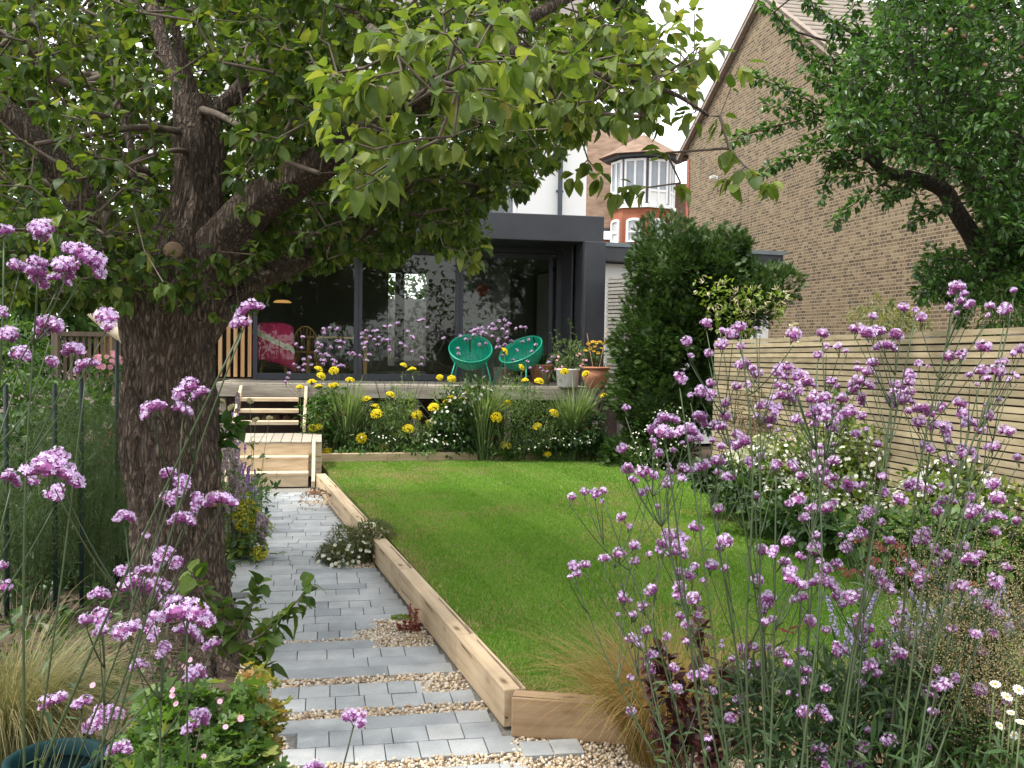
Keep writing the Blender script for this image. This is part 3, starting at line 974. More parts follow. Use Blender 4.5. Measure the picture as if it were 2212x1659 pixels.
# ------------------------------------------------------------------ wicker lounge chairs
m_cord, t, bs, out = new_mat('green_cord')
nn = noise(t, coords(t), 30, 3)
r = ramp(t, [(.002, .235, .145), (.006, .33, .21)], [.3, .7]); t.links.new(nn.outputs[0], r.inputs[0]); t.links.new(r.outputs[0], bs.inputs['Base Color'])
bs.inputs['Roughness'].default_value = .35
def lounge(label, px, py, D, face):
    c = at(px, py, D); c[2] = DZ
    root = thing('lounge_chair', label, 'chair', c, None)
    R = rot2(face)
    ax1, ax2, nrm = V(1, 0, 0) * .355, V(0, .84, .54) * .41, V(0, -.54, .84)
    cen = V(0, 0, .60)
    T = lambda p: (R @ np.asarray(p, float).reshape(-1, 3).T).T + c
    n = 76
    th = np.linspace(0, 2 * np.pi, n, endpoint=False)
    rim = cen + np.cos(th)[:, None] * ax1 + np.sin(th)[:, None] * ax2
    q = MB(); q.tube(T(np.concatenate([rim, rim[:2]])), .0125, 8, cap=False); q.build('rim', m_cord, root, smooth=True)
    # bowl of cords: strips from the rim to a small ring at the bottom
    q = MB()
    bot = cen - nrm * .30 + V(0, .10, 0)
    tt = np.linspace(0, 1, 9)
    for i in range(n):
        if i == n // 4:
            continue
        w = 2 * np.pi / n * .43
        e = []
        for sgn in (-1, 1):
            a = th[i] + sgn * w
            p0 = cen + np.cos(a) * ax1 + np.sin(a) * ax2
            p1 = bot + .16 * (np.cos(a) * ax1 + np.sin(a) * ax2)
            prof = np.sin(tt * np.pi / 2) ** .8
            rr2 = 1 - tt ** 1.9
            e.append(bot[None] * 0 + p1[None] * 1 + (p0 - p1)[None] * rr2[:, None] + (-nrm * 0)[None])
            dep = tt
            e[-1] = np.array([p0 + (p1 - p0) * (t_ ** 1.9) - nrm * (.30 * (math.sin(t_ * math.pi / 2) ** .9 - t_ ** 1.9)) for t_ in tt])
        v = np.concatenate(e)
        q.add(T(v), [[k, k + 1, 9 + k + 1, 9 + k] for k in range(8)])
    tm = q.build('shell', m_cord, root, smooth=True)
    s = tm.modifiers.new('thick', 'SOLIDIFY'); s.thickness = .008
    q = MB()
    ring = bot + np.cos(th)[:, None] * ax1 * .5 + np.sin(th)[:, None] * ax2 * .5 + nrm * .075
    q.tube(T(np.concatenate([ring, ring[:2]])), .010, 8, cap=False); q.build('seat_ring', m_cord, root, smooth=True)
    for sx in (-1, 1):
        for top, ft in ((V(sx * .24, -.16, .40), V(sx * .35, -.30, 0)), (V(sx * .19, .24, .37), V(sx * .28, .42, 0))):
            q = MB(); q.tube(T([top, top * .5 + ft * .5 + V(sx * .004, 0, 0), ft]), .0125, 8); q.build('leg', m_cord, root, smooth=True)
    return root
lounge('green cord lounge chair facing straight out over the flower bed', 1016, 780, 16.05, rad(4))
lounge('green cord lounge chair turned towards the other one, beside the potted plants', 1124, 780, 16.15, rad(-38))

# ------------------------------------------------------------------ fences
def fence_run(name, label, A, B, topA, topB, botA, botB, pitch, slat, m, post_m, npost=4, lean=.0):
    A, B = np.asarray(A, float).copy(), np.asarray(B, float).copy()
    A[2] = B[2] = 0
    L = np.linalg.norm(B - A)
    d = (B - A) / L
    nrm = V(-d[1], d[0], 0)
    if nrm @ (EYE - A) < 0: nrm = -nrm
    ang = math.atan2(d[1], d[0])
    root = thing(name, label, 'fence', (A + B) / 2)
    q = MB()
    z = topA
    k = 0
    while z > botA:
        f = (topA - z) / (topA - botA)
        zb = topB - f * (topB - botB)
        e = [0] + sorted(rng.uniform(.2, .8, 1).tolist()) + [1]
        for i in range(len(e) - 1):
            p0, p1 = A + d * L * e[i] + V(0, 0, z + (zb - z) * e[i] - slat / 2), A + d * (L * e[i + 1] - .003) + V(0, 0, z + (zb - z) * e[i + 1] - slat / 2)
            q.beam(p0, p1, slat, .018, up=nrm)
        z -= pitch * (1 + .06 * math.sin(k * 1.7)); k += 1
    # object-space wood grain runs along X: build in a turned local frame
    o = q.build('slat_panel', m, root)
    q = MB()
    c_ = [A - nrm * .022 + V(0, 0, botA), B - nrm * .022 + V(0, 0, botB), B - nrm * .022 + V(0, 0, topB - .05), A - nrm * .022 + V(0, 0, topA - .05)]
    c_ = np.array(c_ + [p - nrm * .012 for p in c_])
    q.add(c_, [[0, 1, 2, 3], [7, 6, 5, 4], [0, 4, 5, 1], [1, 5, 6, 2], [2, 6, 7, 3], [3, 7, 4, 0]])
    q.build('backing_board', M['fence_back'], root)
    for i in range(npost):
        p = A + d * L * (i + .5) / npost - nrm * .078
        zt = topA + (topB - topA) * (i + .5) / npost - .03
        b = MB(); b.box(p + V(0, 0, zt / 2 + .02), (.075, .075, zt - .0), rot2(ang)); b.build('post', post_m, root, bevel=.004)
    return A, B, d, nrm
FA, FB, FD, FN = fence_run('slatted_fence', 'pale horizontal slat fence behind the verbena, below the brick gable', at(1545, 740, 11.9), at(1545, 740, 11.9) + (at(2330, 740, 6.1) - at(1545, 740, 11.9)) * 1.6, 1.965, 2.133, .22, .348, .0535, .0415, M['fence_wood'], M['fence_grey'], 10)
fence_run('slatted_fence', 'tall grey slat fence between the deck post and the yew', at(1309, 740, 16.2), at(1420, 740, 15.2), 3.02, 3.02, .9, .9, .062, .046, M['fence_grey'], M['fence_grey'], 2)

# ------------------------------------------------------------------ brick gable house
A, B = at(1478, 740, 30.8), at(2440, 740, 13.6)
A[2] = B[2] = 0
WD = unit(B - A); WN = V(WD[1], -WD[0], 0)
if WN[0] > 0: WN = -WN
def wall_pt(px, py):
    r = ray(px, py)
    s = np.dot(A - EYE, WN) / np.dot(r, WN)
    p = EYE + r * s
    return np.dot(p - A, WD), p[2]
brick = thing('gable_house', 'brown brick house with a blank gable wall and pale tiled roof', 'house', A)
x0, z0 = wall_pt(1479, 333)
xp, zp = wall_pt(1650, -4)
xe, ze = wall_pt(1815, 126)
sl = (ze - zp) / (xe - xp)
x1 = xp + (4.3 - zp) / sl
L = np.linalg.norm(B - A)
poly = [(0, -.1), (x1, -.1), (x1, 4.3), (xp, zp), (x0, z0), (0, z0 - .1)]
v = np.array([[x, 0, z] for x, z in poly]); v2 = v + V(0, .3, 0)
q = MB(); q.add(np.concatenate([v, v2]), [[0, 6, 7, 1], [1, 7, 8, 2], [2, 8, 9, 3], [3, 9, 10, 4], [4, 10, 11, 5], [5, 11, 6, 0]])
q.f.append((np.array([[0, 1, 2, 3, 4, 5]]), 0)); q.f.append((np.array([[11, 10, 9, 8, 7, 6]]), 0))
m_brick, t, bs, out = new_mat('stock_brick')
c = t.nodes.new("ShaderNodeTexCoord"); sp = t.nodes.new("ShaderNodeSeparateXYZ"); cb_ = t.nodes.new("ShaderNodeCombineXYZ")
t.links.new(c.outputs['Object'], sp.inputs[0]); t.links.new(sp.outputs[0], cb_.inputs[0]); t.links.new(sp.outputs[2], cb_.inputs[1])
br = t.nodes.new("ShaderNodeTexBrick"); br.offset = .5; br.squash = .5; br.squash_frequency = 2
br.inputs['Scale'].default_value = 1.0; br.inputs['Brick Width'].default_value = .235; br.inputs['Row Height'].default_value = .073
br.inputs['Mortar Size'].default_value = .010; br.inputs['Mortar Smooth'].default_value = .3; br.inputs['Bias'].default_value = 0
br.inputs['Color1'].default_value = (.0, .0, .0, 1); br.inputs['Color2'].default_value = (1, 1, 1, 1); br.inputs['Mortar'].default_value = (.5, .5, .5, 1)
t.links.new(cb_.outputs[0], br.inputs['Vector'])
r = ramp(t, [(.032, .021, .012), (.078, .051, .028), (.132, .089, .048), (.195, .145, .085)], [.1, .38, .68, 1])
n1 = noise(t, cb_.outputs[0], .6, 5, .6); n2 = noise(t, cb_.outputs[0], 24, 4, .6)
mm = t.nodes.new("ShaderNodeMath"); mm.operation = 'MULTIPLY_ADD'; mm.inputs[1].default_value = .78
sc_ = t.nodes.new("ShaderNodeMath"); sc_.operation = 'MULTIPLY'; sc_.inputs[1].default_value = .36
t.links.new(n1.outputs[0], sc_.inputs[0]); t.links.new(br.outputs['Color'], mm.inputs[0]); t.links.new(sc_.outputs[0], mm.inputs[2]); t.links.new(mm.outputs[0], r.inputs[0])
mo = t.nodes.new("ShaderNodeMix"); mo.data_type = 'RGBA'; t.links.new(br.outputs['Fac'], mo.inputs[0]); t.links.new(r.outputs[0], mo.inputs[6]); mo.inputs[7].default_value = (.25, .205, .135, 1)
ov = t.nodes.new("ShaderNodeMix"); ov.data_type = 'RGBA'; ov.blend_type = 'OVERLAY'; ov.inputs[0].default_value = .5
t.links.new(mo.outputs[2], ov.inputs[6]); t.links.new(n2.outputs[0], ov.inputs[7]); t.links.new(ov.outputs[2], bs.inputs['Base Color'])
bs.inputs['Roughness'].default_value = .92
iv = t.nodes.new("ShaderNodeMath"); iv.operation = 'SUBTRACT'; iv.inputs[0].default_value = 1.0; t.links.new(br.outputs['Fac'], iv.inputs[1]); bump(t, bs, iv.outputs[0], .6, .008)
wall = q.build('gable_wall', m_brick)
wall.parent = brick; wall.rotation_euler = (0, 0, math.atan2(WD[1], WD[0])); ORG[wall.name] = A
# mesh is in wall coordinates (y = into the wall); the house lies on the far side from the garden
wall.scale = (1, 1, 1)
WI = -WN
def Wp(x, y, z):
    return A + WD * x + WI * y + V(0, 0, z)
m_tile, t, bs, out = new_mat('concrete_tile')
c = t.nodes.new("ShaderNodeTexCoord"); wv = t.nodes.new("ShaderNodeTexWave"); wv.wave_type = 'BANDS'; wv.bands_direction = 'Z'; wv.wave_profile = 'SAW'
wv.inputs['Scale'].default_value = 1.55; wv.inputs['Distortion'].default_value = .25; wv.inputs['Detail'].default_value = 2; wv.inputs['Detail Scale'].default_value = 3
t.links.new(c.outputs['Object'], wv.inputs['Vector'])
r = ramp(t, [(.04, .03, .022), (.06, .046, .035), (.165, .135, .105), (.22, .185, .15)], [.0, .25, .36, 1]); t.links.new(wv.outputs['Fac'], r.inputs[0])
n1 = noise(t, coords(t), 5, 5); ov = t.nodes.new("ShaderNodeMix"); ov.data_type = 'RGBA'; ov.blend_type = 'OVERLAY'; ov.inputs[0].default_value = .35
t.links.new(r.outputs[0], ov.inputs[6]); t.links.new(n1.outputs[0], ov.inputs[7]); t.links.new(ov.outputs[2], bs.inputs['Base Color']); bs.inputs['Roughness'].default_value = .85
bump(t, bs, wv.outputs['Fac'], .6, .03)
q = MB()
ov_ = -.16
for (xa, za), (xb, zb) in (((xp, zp), (x1 + .3, 4.3 + .3 * sl)), ((xp, zp), (x0 - .3, z0 - .3 * (zp - z0) / (xp - x0)))):
    e = [Wp(xa, ov_, za + .05), Wp(xb, ov_, zb + .05), Wp(xb, 9, zb + .05), Wp(xa, 9, za + .05)]
    f = np.array(e + [p + V(0, 0, .09) for p in e])
    q.add(f, [[0, 1, 2, 3], [7, 6, 5, 4], [0, 4, 5, 1], [1, 5, 6, 2], [2, 6, 7, 3], [3, 7, 4, 0]])
q.build('roof', m_tile, brick)
q = MB(); q.box(Wp(x1 - .15, 4.7, 2.1), (.3, 8.7, 4.36), np.stack([WD, WI, V(0, 0, 1)], 1)); q.build('garden_wall', m_brick, brick)
q = MB()
for (xa, za), (xb, zb) in (((xp, zp), (x1 + .3, 4.3 + .3 * sl)), ((xp, zp), (x0 - .3, z0 - .3 * (zp - z0) / (xp - x0)))):
    q.beam(Wp(xa, -.09, za + .06), Wp(xb, -.09, zb + .06), .16, .14, up=WN)
q.build('verge', grainy('verge_mortar', [(.20, .155, .125), (.30, .24, .20)], 8, .9), brick)
q = MB(); q.box(Wp(.03, -.012, (z0 - .2) / 2), (.22, .02, z0 - .3), np.stack([WD, WI, V(0, 0, 1)], 1)); q.build('corner_brick', grainy('red_brick_corner', [(.20, .055, .035), (.30, .09, .055)], 12, .9), brick)
xl, zl = wall_pt(1551, 383)
q = MB(); Rw = np.stack([WD, WI, V(0, 0, 1)], 1)
q.box(Wp(xl, -.16, zl), (.10, .17, .075), Rw @ np.array(Matrix.Rotation(rad(18), 3, 'X'))); q.box(Wp(xl, -.03, zl - .02), (.07, .06, .10), Rw)
q.build('flood_light', M['white_paint'], brick, bevel=.01)

# ------------------------------------------------------------------ turreted red brick house beyond
DT = 40.0
tc = at(1381, 740, DT + 1.2); tc[2] = 0
tz = lambda py: 1.9 + (744.5 - py) / FPX * DT
tur = thing('turret_house', 'distant red brick house with an octagonal turret and white windows', 'house', tc)
m_rb, t, bs, out = new_mat('red_brick')
c = t.nodes.new("ShaderNodeTexCoord"); n1 = noise(t, coords(t), 1.3, 5); n2 = noise(t, coords(t, (6, 6, 13)), 2, 2)
r = ramp(t, [(.13, .042, .024), (.23, .072, .036), (.30, .11, .055)], [.3, .5, .7])
ad = t.nodes.new("ShaderNodeMath"); ad.operation = 'MULTIPLY_ADD'; ad.inputs[1].default_value = .6; ad2 = t.nodes.new("ShaderNodeMath"); ad2.operation = 'MULTIPLY'; ad2.inputs[1].default_value = .45
t.links.new(n2.outputs[0], ad2.inputs[0]); t.links.new(n1.outputs[0], ad.inputs[0]); t.links.new(ad2.outputs[0], ad.inputs[2]); t.links.new(ad.outputs[0], r.inputs[0]); t.links.new(r.outputs[0], bs.inputs['Base Color']); bs.inputs['Roughness'].default_value = .9
m_rt = grainy('plain_tile', [(.12, .075, .05), (.19, .122, .082), (.24, .165, .115)], 2.2, .9, (1, 1, 3), bmp=.5, dist=.04)
m_th = grainy('hung_tile', [(.15, .085, .06), (.22, .13, .095)], 3, .9, (1, 1, 4), bmp=.6, dist=.04)
octo = lambda r_, off=0: np.array([[tc[0] + r_ * math.cos(a + off), tc[1] + r_ * math.sin(a + off), 0] for a in np.linspace(0, 2 * np.pi, 8, endpoint=False) + rad(-90 + 22.5 - 22)])
Rt = 1.34
zs, zeave, zap = tz(446), tz(334), tz(281)
q = MB(); q.prism(octo(Rt), 0, zs); q.build('turret_wall', m_rb, tur)
q = MB(); q.prism(octo(Rt * .985), zs, zeave); q.build('turret_storey', grainy('dark_timber', [(.05, .055, .065), (.075, .08, .09)], 3, .6, bmp=0), tur)
q = MB(); q.prism(octo(Rt * 1.07), zs - .08, zs + .07); q.build('sill_band', M['white_paint'], tur)
q = MB(); q.prism(octo(Rt * 1.22), zeave - .16, zeave - .02); q.build('soffit', grainy('dark_soffit', [(.05, .055, .065), (.07, .075, .085)], 3, .6, bmp=0), tur)
q = MB(); oc = octo(Rt * 1.42); oc[:, 2] = zeave - .05
q.add(np.concatenate([oc, [[tc[0], tc[1], zap]]]), [[i, (i + 1) % 8, 8] for i in range(8)]); q.f.append((np.array([np.arange(8)[::-1]]), 0)); q.build('turret_roof', m_rt, tur)
oc = octo(Rt * .985)
for i in range(8):
    p, p2 = oc[i], oc[(i + 1) % 8]
    mid = (p + p2) / 2; d = unit(p2 - p); nr = unit(mid - tc * [1, 1, 0])
    if nr[1] > .35: continue
    L = np.linalg.norm(p2 - p)
    Rw = np.stack([d, -nr, V(0, 0, 1)], 1)
    q = MB()
    zz0, zz1 = zs + .62, zeave - .22
    for cx in (-L * .40, 0, L * .40):
        q.box(mid + d * cx + nr * .03 + V(0, 0, (zs + .1 + zz1) / 2), (.09, .07, zz1 - zs - .12), Rw)
    for zc, hh in ((zz1 - .05, .1), (zz0, .1)):
        for cx in (-.2 * L, .2 * L):
            q.box(mid + d * cx + nr * .03 + V(0, 0, zc), (L * .4 - .092, .066, hh), Rw)
    w = q.build('window', M['white_paint'], tur)
    q = MB(); q.box(mid + nr * .012 + V(0, 0, (zz0 + zz1) / 2), (L * .8, .02, zz1 - zz0), Rw); q.build('pane', grainy('turret_pane', [(.22, .25, .27), (.30, .33, .36)], 2, .15, bmp=0), w)
    q = MB(); q.box(mid + nr * .012 + V(0, 0, (zs + .08 + zz0 - .05) / 2), (L * .8, .02, zz0 - zs - .14), Rw); q.build('panel', M['render_white'], w)
oc = octo(Rt)
for i in range(8):
    p, p2 = oc[i], oc[(i + 1) % 8]
    mid = (p + p2) / 2; d = unit(p2 - p); nr = unit(mid - tc * [1, 1, 0])
    if nr[1] > .35: continue
    Rw = np.stack([d, -nr, V(0, 0, 1)], 1)
    z0_, z1_ = tz(524), tz(480)
    W_ = .66
    q = MB()
    q.box(mid - d * (W_ / 2 - .05) + nr * .03 + V(0, 0, (z0_ + z1_) / 2), (.1, .09, z1_ - z0_), Rw); q.box(mid + d * (W_ / 2 - .05) + nr * .03 + V(0, 0, (z0_ + z1_) / 2), (.1, .09, z1_ - z0_), Rw)
    q.box(mid + nr * .03 + V(0, 0, z0_ + .04), (W_ - .204, .086, .08), Rw); q.box(mid + nr * .03 + V(0, 0, (z0_ + z1_) / 2), (W_ - .204, .07, .05), Rw)
    ar = np.linspace(0, np.pi, 9)
    for k in range(8):
        pa = mid + d * (W_ / 2 - .04) * math.cos(ar[k]) + V(0, 0, z1_ + .10 * math.sin(ar[k])) + nr * .03
        pb = mid + d * (W_ / 2 - .04) * math.cos(ar[k + 1]) + V(0, 0, z1_ + .10 * math.sin(ar[k + 1])) + nr * .03
        q.beam(pa, pb, .1, .088, up=nr)
    w = q.build('window', M['white_paint'], tur)
    q = MB(); q.box(mid + nr * .01 + V(0, 0, (z0_ + z1_) / 2 + .03), (W_ - .1, .02, z1_ - z0_ + .06), Rw); q.build('pane', grainy('curtained_pane', [(.36, .38, .40), (.46, .47, .48)], 3, .2, bmp=0), w)
# main block behind the turret: tile-hung walls and hipped roof
mb0, mb1 = at(1240, 740, DT + 2.5), at(1500, 740, DT + 2.5)
zb_l = tz(462) * 1.0
q = MB(); q.prism([mb0[:2], mb1[:2], mb1[:2] + [0, 6], mb0[:2] + [0, 6]], 0, tz(505)); q.build('brick_wall', m_rb, tur)
q = MB(); m1 = at(1418, 740, DT + 2.3); m2 = at(1505, 740, DT + 2.3)
q.prism([m1[:2], m2[:2], m2[:2] + [0, 5], m1[:2] + [0, 5]], tz(505) + .01, tz(378)); q.build('tile_hung_wall', m_th, tur)
q = MB()
e0, e1 = at(1235, 740, DT + 2.0), at(1345, 740, DT + 2.0); e0[2] = e1[2] = tz(484)
rg0, rg1 = at(1235, 740, DT + 5), at(1330, 740, DT + 5); rg0[2] = rg1[2] = 1.9 + (744 - 262) / FPX * (DT + 5)
q.add([e0, e1, rg1, rg0], [[0, 1, 2, 3]]); q.add([e1, rg1, rg1 + V(2.2, 3, -2.0), e1 + V(1.0, 4, 0)], [[0, 3, 2, 1]])
q.build('roof', m_rt, tur)
q = MB(); q.beam(e0 + V(0, -.05, -.05), e1 + V(.05, -.05, -.05), .14, .12); q.build('gutter', M['pipe'], tur)
q = MB(); q.beam(e1 + V(0, -.06, .02), e1 + (rg1 - e1) * .45 + V(0, -.06, .05), .16, .06, up=(0, -1, .5)); q.build('verge_flashing', M['white_paint'], tur)

# ------------------------------------------------------------------ low flat-roofed neighbour
a0, a1 = at(1300, 740, 17.9), at(1681, 740, 19.1)
a0[2] = a1[2] = 0
ad_ = unit(a1 - a0); an = V(-ad_[1], ad_[0], 0); La = np.linalg.norm(a1 - a0); Ra = np.stack([ad_, an, V(0, 0, 1)], 1)
ann = thing('flat_roof_annexe', 'low white annexe with a dark flat roof edge behind the yew', 'building', (a0 + a1) / 2)
q = MB(); q.box((a0 + a1) / 2 + an * 2.0 + V(0, 0, 1.7), (La - .2, 3.6, 3.4), Ra); q.build('wall', M['render_white'], ann)
q = MB(); q.box((a0 + a1) / 2 + an * 1.9 + V(0, 0, 3.55), (La, 4.0, .26), Ra); q.build('fascia', M['zinc'], ann, bevel=.01)
q = MB(); q.box((a0 + a1) / 2 + an * 1.9 + V(0, 0, 3.72), (La + .06, 4.06, .075), Ra); q.build('roof_edge', grainy('lead_grey', [(.13, .16, .165), (.18, .21, .22)], 3, .6), ann)
# ------------------------------------------------------------------ leaves and branching growth
def leaf_tpl(prof, fold=.35, curl=.35, twist=0.0):
    """leaf along +y, length 1; prof = [(y, half width), ...]"""
    v, f = [], []
    for y, w in prof:
        z = -curl * y * y
        v += [[-w, y, z + fold * w], [0, y, z], [w, y, z + fold * w]]
    for i in range(len(prof) - 1):
        a = 3 * i
        f += [[a, a + 1, a + 4, a + 3], [a + 1, a + 2, a + 5, a + 4]]
    return np.array(v, float), np.array(f)
PEAR = [leaf_tpl([(0, .01), (.10, .22), (.34, .37), (.62, .32), (.86, .15), (1, .008)], fo, cu) for fo, cu in ((.35, .30), (.15, .60), (.55, .12), (.22, -.2), (.7, .45), (.1, .9))]
OVAL = [leaf_tpl([(0, .02), (.3, .27), (.65, .25), (1, .02)], fo, cu) for fo, cu in ((.3, .3), (.5, .1))]
LANCE = [leaf_tpl([(0, .02), (.35, .10), (.7, .075), (1, .005)], .4, .45), leaf_tpl([(0, .02), (.35, .09), (.7, .07), (1, .005)], .4, .05)]

def droop_frames(n, out, droop=.5, spread=.8):
    d = unit(out + rand_dir(n) * spread + V(0, 0, -droop))
    return frames(d, unit(V(0, 0, 1) + rand_dir(n) * .55))
def add_leaves(mb, hubs, out, per, size, tpls, droop=.5, spread=.9, reach=.03, m=0):
    P = np.repeat(hubs, per, 0)
    n = len(P)
    o = np.repeat(out, per, 0) if np.ndim(out) == 2 else out
    R = droop_frames(n, o, droop, spread)
    P = P + R[:, :, 1] * rng.uniform(.3, 1.0, (n, 1)) * reach
    S = rng.uniform(size[0], size[1], n)
    W_ = np.stack([S * rng.uniform(.8, 1.15, n), S, S], 1)
    k = rng.integers(len(tpls), size=n)
    for i, t in enumerate(tpls):
        q = k == i
        mb.scatter(t, P[q], R[q], W_[q], m)
def in_poly_px(poly, n):
    poly = np.array(poly, float)
    out = np.zeros((0, 2))
    while len(out) < n:
        p = rng.uniform(poly.min(0), poly.max(0), (n * 3, 2))
        out = np.concatenate([out, p[inside(poly, p[:, 0], p[:, 1])]])
    return out[:n]
def unproj(px, D):
    r = np.stack([(px[:, 0] - 1106) / FPX, -(px[:, 1] - 829.5) / FPX, -np.ones(len(px))], 1) @ RC.T
    return EYE + r * D[:, None]
def grow(skel, targets, step=.22):
    """attach every target to the nearest wood, nearest first, so that twigs branch from twigs"""
    nodes = [np.asarray(s) for s in skel]
    pos = np.zeros((len(skel) + len(targets) * 6, 3)); pos[:len(skel)] = skel
    par = [-1] * len(skel)
    k = len(skel)
    d0 = np.array([np.min(np.linalg.norm(skel - t, axis=1)) for t in targets])
    tn = np.zeros(len(targets), int)
    for ti in np.argsort(d0):
        t = targets[ti]
        d = np.linalg.norm(pos[:k] - t, axis=1)
        j = int(np.argmin(d + np.where(pos[:k, 2] > t[2] + .05, .08, 0)))
        L = np.linalg.norm(pos[j] - t)
        ns = max(1, min(5, int(L / step)))
        a = pos[j].copy(); prev = j
        side = rng.normal(size=3) * L * .08 + V(0, 0, L * .10)
        for s in range(1, ns + 1):
            f = s / ns
            pos[k] = a + (t - a) * f + side * math.sin(math.pi * f)
            par.append(prev); prev = k; k += 1
        tn[ti] = prev
    pos = pos[:k]
    cnt = np.zeros(k)
    cnt[tn] += 1
    for i in range(k - 1, len(skel) - 1, -1):
        if par[i] >= 0:
            cnt[par[i]] += cnt[i]
    return pos, np.array(par), cnt, tn
def limb_px(pts):
    """[(px, py, D, radius in px)] -> smooth 3-D polyline and radii"""
    p = np.array([at(a, b_, c) for a, b_, c, r in pts]); r = np.array([r * c / FPX for a, b_, c, r in pts])
    t = np.linspace(0, len(p) - 1, (len(p) - 1) * 6 + 1)
    def cr(v):
        out = []
        for s in t:
            i = min(int(s), len(v) - 2); u = s - i
            p0, p1, p2, p3 = v[max(i - 1, 0)], v[i], v[i + 1], v[min(i + 2, len(v) - 1)]
            out.append(.5 * (2 * p1 + (p2 - p0) * u + (2 * p0 - 5 * p1 + 4 * p2 - p3) * u ** 2 + (3 * p1 - p0 - 3 * p2 + p3) * u ** 3))
        return np.array(out)
    return cr(p), cr(r)
def bark_tube(mb, p, r, seg=20, rough=.06, seed=1, ridges=0.0):
    g_ = np.random.default_rng(seed)
    k = len(p)
    t = unit(np.gradient(p, axis=0))
    x = unit(np.cross(t, V(.3, 1, .1))); y = np.cross(t, x)
    a = np.linspace(0, 2 * np.pi, seg, endpoint=False)
    base = sum(g_.normal() * np.cos((n_ + 2) * a[None] + g_.uniform(0, 6) + np.linspace(0, g_.uniform(-3, 3), k)[:, None]) for n_ in range(4)) * rough * .6
    s_ = np.cumsum(np.r_[0, np.linalg.norm(np.diff(p, axis=0), axis=1)])
    if ridges:
        ph = vnoise(np.repeat(np.arange(seg)[None], k, 0) * .5, np.repeat(s_[:, None], seg, 1) * 5, 1.0, seed)
        base = base + ridges * (ph - .5) + ridges * .6 * (vnoise(np.repeat(np.arange(seg)[None], k, 0) * 1.0, np.repeat(s_[:, None], seg, 1) * 13, 1.0, seed + 9) - .5)
    R_ = r[:, None] * (1 + base)
    v = p[:, None] + (x[:, None] * np.cos(a)[:, None] + y[:, None] * np.sin(a)[:, None]) * R_[:, :, None]
    i, j = np.meshgrid(np.arange(k - 1), np.arange(seg), indexing='ij'); j2 = (j + 1) % seg
    b0 = mb.n
    mb.add(v.reshape(-1, 3), np.stack([i * seg + j, i * seg + j2, (i + 1) * seg + j2, (i + 1) * seg + j], -1).reshape(-1, 4))
    mb.f.append((np.array([np.arange(seg)]) + b0 + (k - 1) * seg, 0)); mb.f.append((np.array([np.arange(seg)[::-1]]) + b0, 0))
def dense(p, r, m):
    t = np.linspace(0, len(p) - 1, m); i = np.arange(len(p))
    return np.stack([np.interp(t, i, p[:, c]) for c in range(3)], 1), np.interp(t, i, r)

M['pear_leaf'] = leafy('pear_leaf', [(.026, .055, .012), (.050, .092, .019), (.082, .132, .028), (.13, .18, .038), (.19, .20, .05)], .45, .52, [0, .3, .62, .92, 1], (1.5, 1.5, .55), .25)
M['pear_young'] = leafy('pear_leaf_young', [(.06, .105, .018), (.10, .155, .030), (.15, .205, .042), (.22, .265, .06), (.26, .25, .065)], .45, .38, [0, .35, .7, .95, 1], (1.25, 1.25, .6), .25)

# ------------------------------------------------------------------ pear tree
M['cut_wood'] = grainy('cut_wood', [(.14, .09, .055), (.26, .175, .105)], 30, .8)
base = on_z(402, 1428, -.05)
pear = thing('pear_tree', 'old pear tree with a thick rough trunk and spreading limbs beside the paved path', 'tree', base)
TD = 5.9
tp, tr_ = limb_px([(402, 1440, TD, 150), (400, 1385, TD, 118), (397, 1330, TD, 104), (388, 1180, TD, 95), (378, 1020, TD, 94), (371, 880, TD, 92), (368, 760, TD, 96), (376, 660, TD, 108), (398, 580, TD, 100), (418, 500, TD, 72), (428, 420, TD, 60), (432, 340, TD, 54), (425, 270, TD, 46), (415, 215, TD, 40)])
tp, tr_ = dense(tp, tr_, 150)
tr_ = tr_ * (1 + .05 * np.sin(np.linspace(0, 22, 150)))
q = MB(); bark_tube(q, tp, tr_, 96, .08, 5, .20)
trunk = q.build('trunk', M['bark'], pear, smooth=True)
q = MB()
for px, py, r, off in ((372, 541, 17, .30), (458, 1078, 15, .20)):      # sawn branch stubs
    c = at(px, py, TD - off); q.tube([c + V(0, .16, -.02), c, c + V(0, -.012, 0)], [r * 1.3 * TD / FPX, r * 1.1 * TD / FPX, r * .9 * TD / FPX], 14)
    q.build('cut_stub', M['cut_wood'], pear, smooth=True); q = MB()
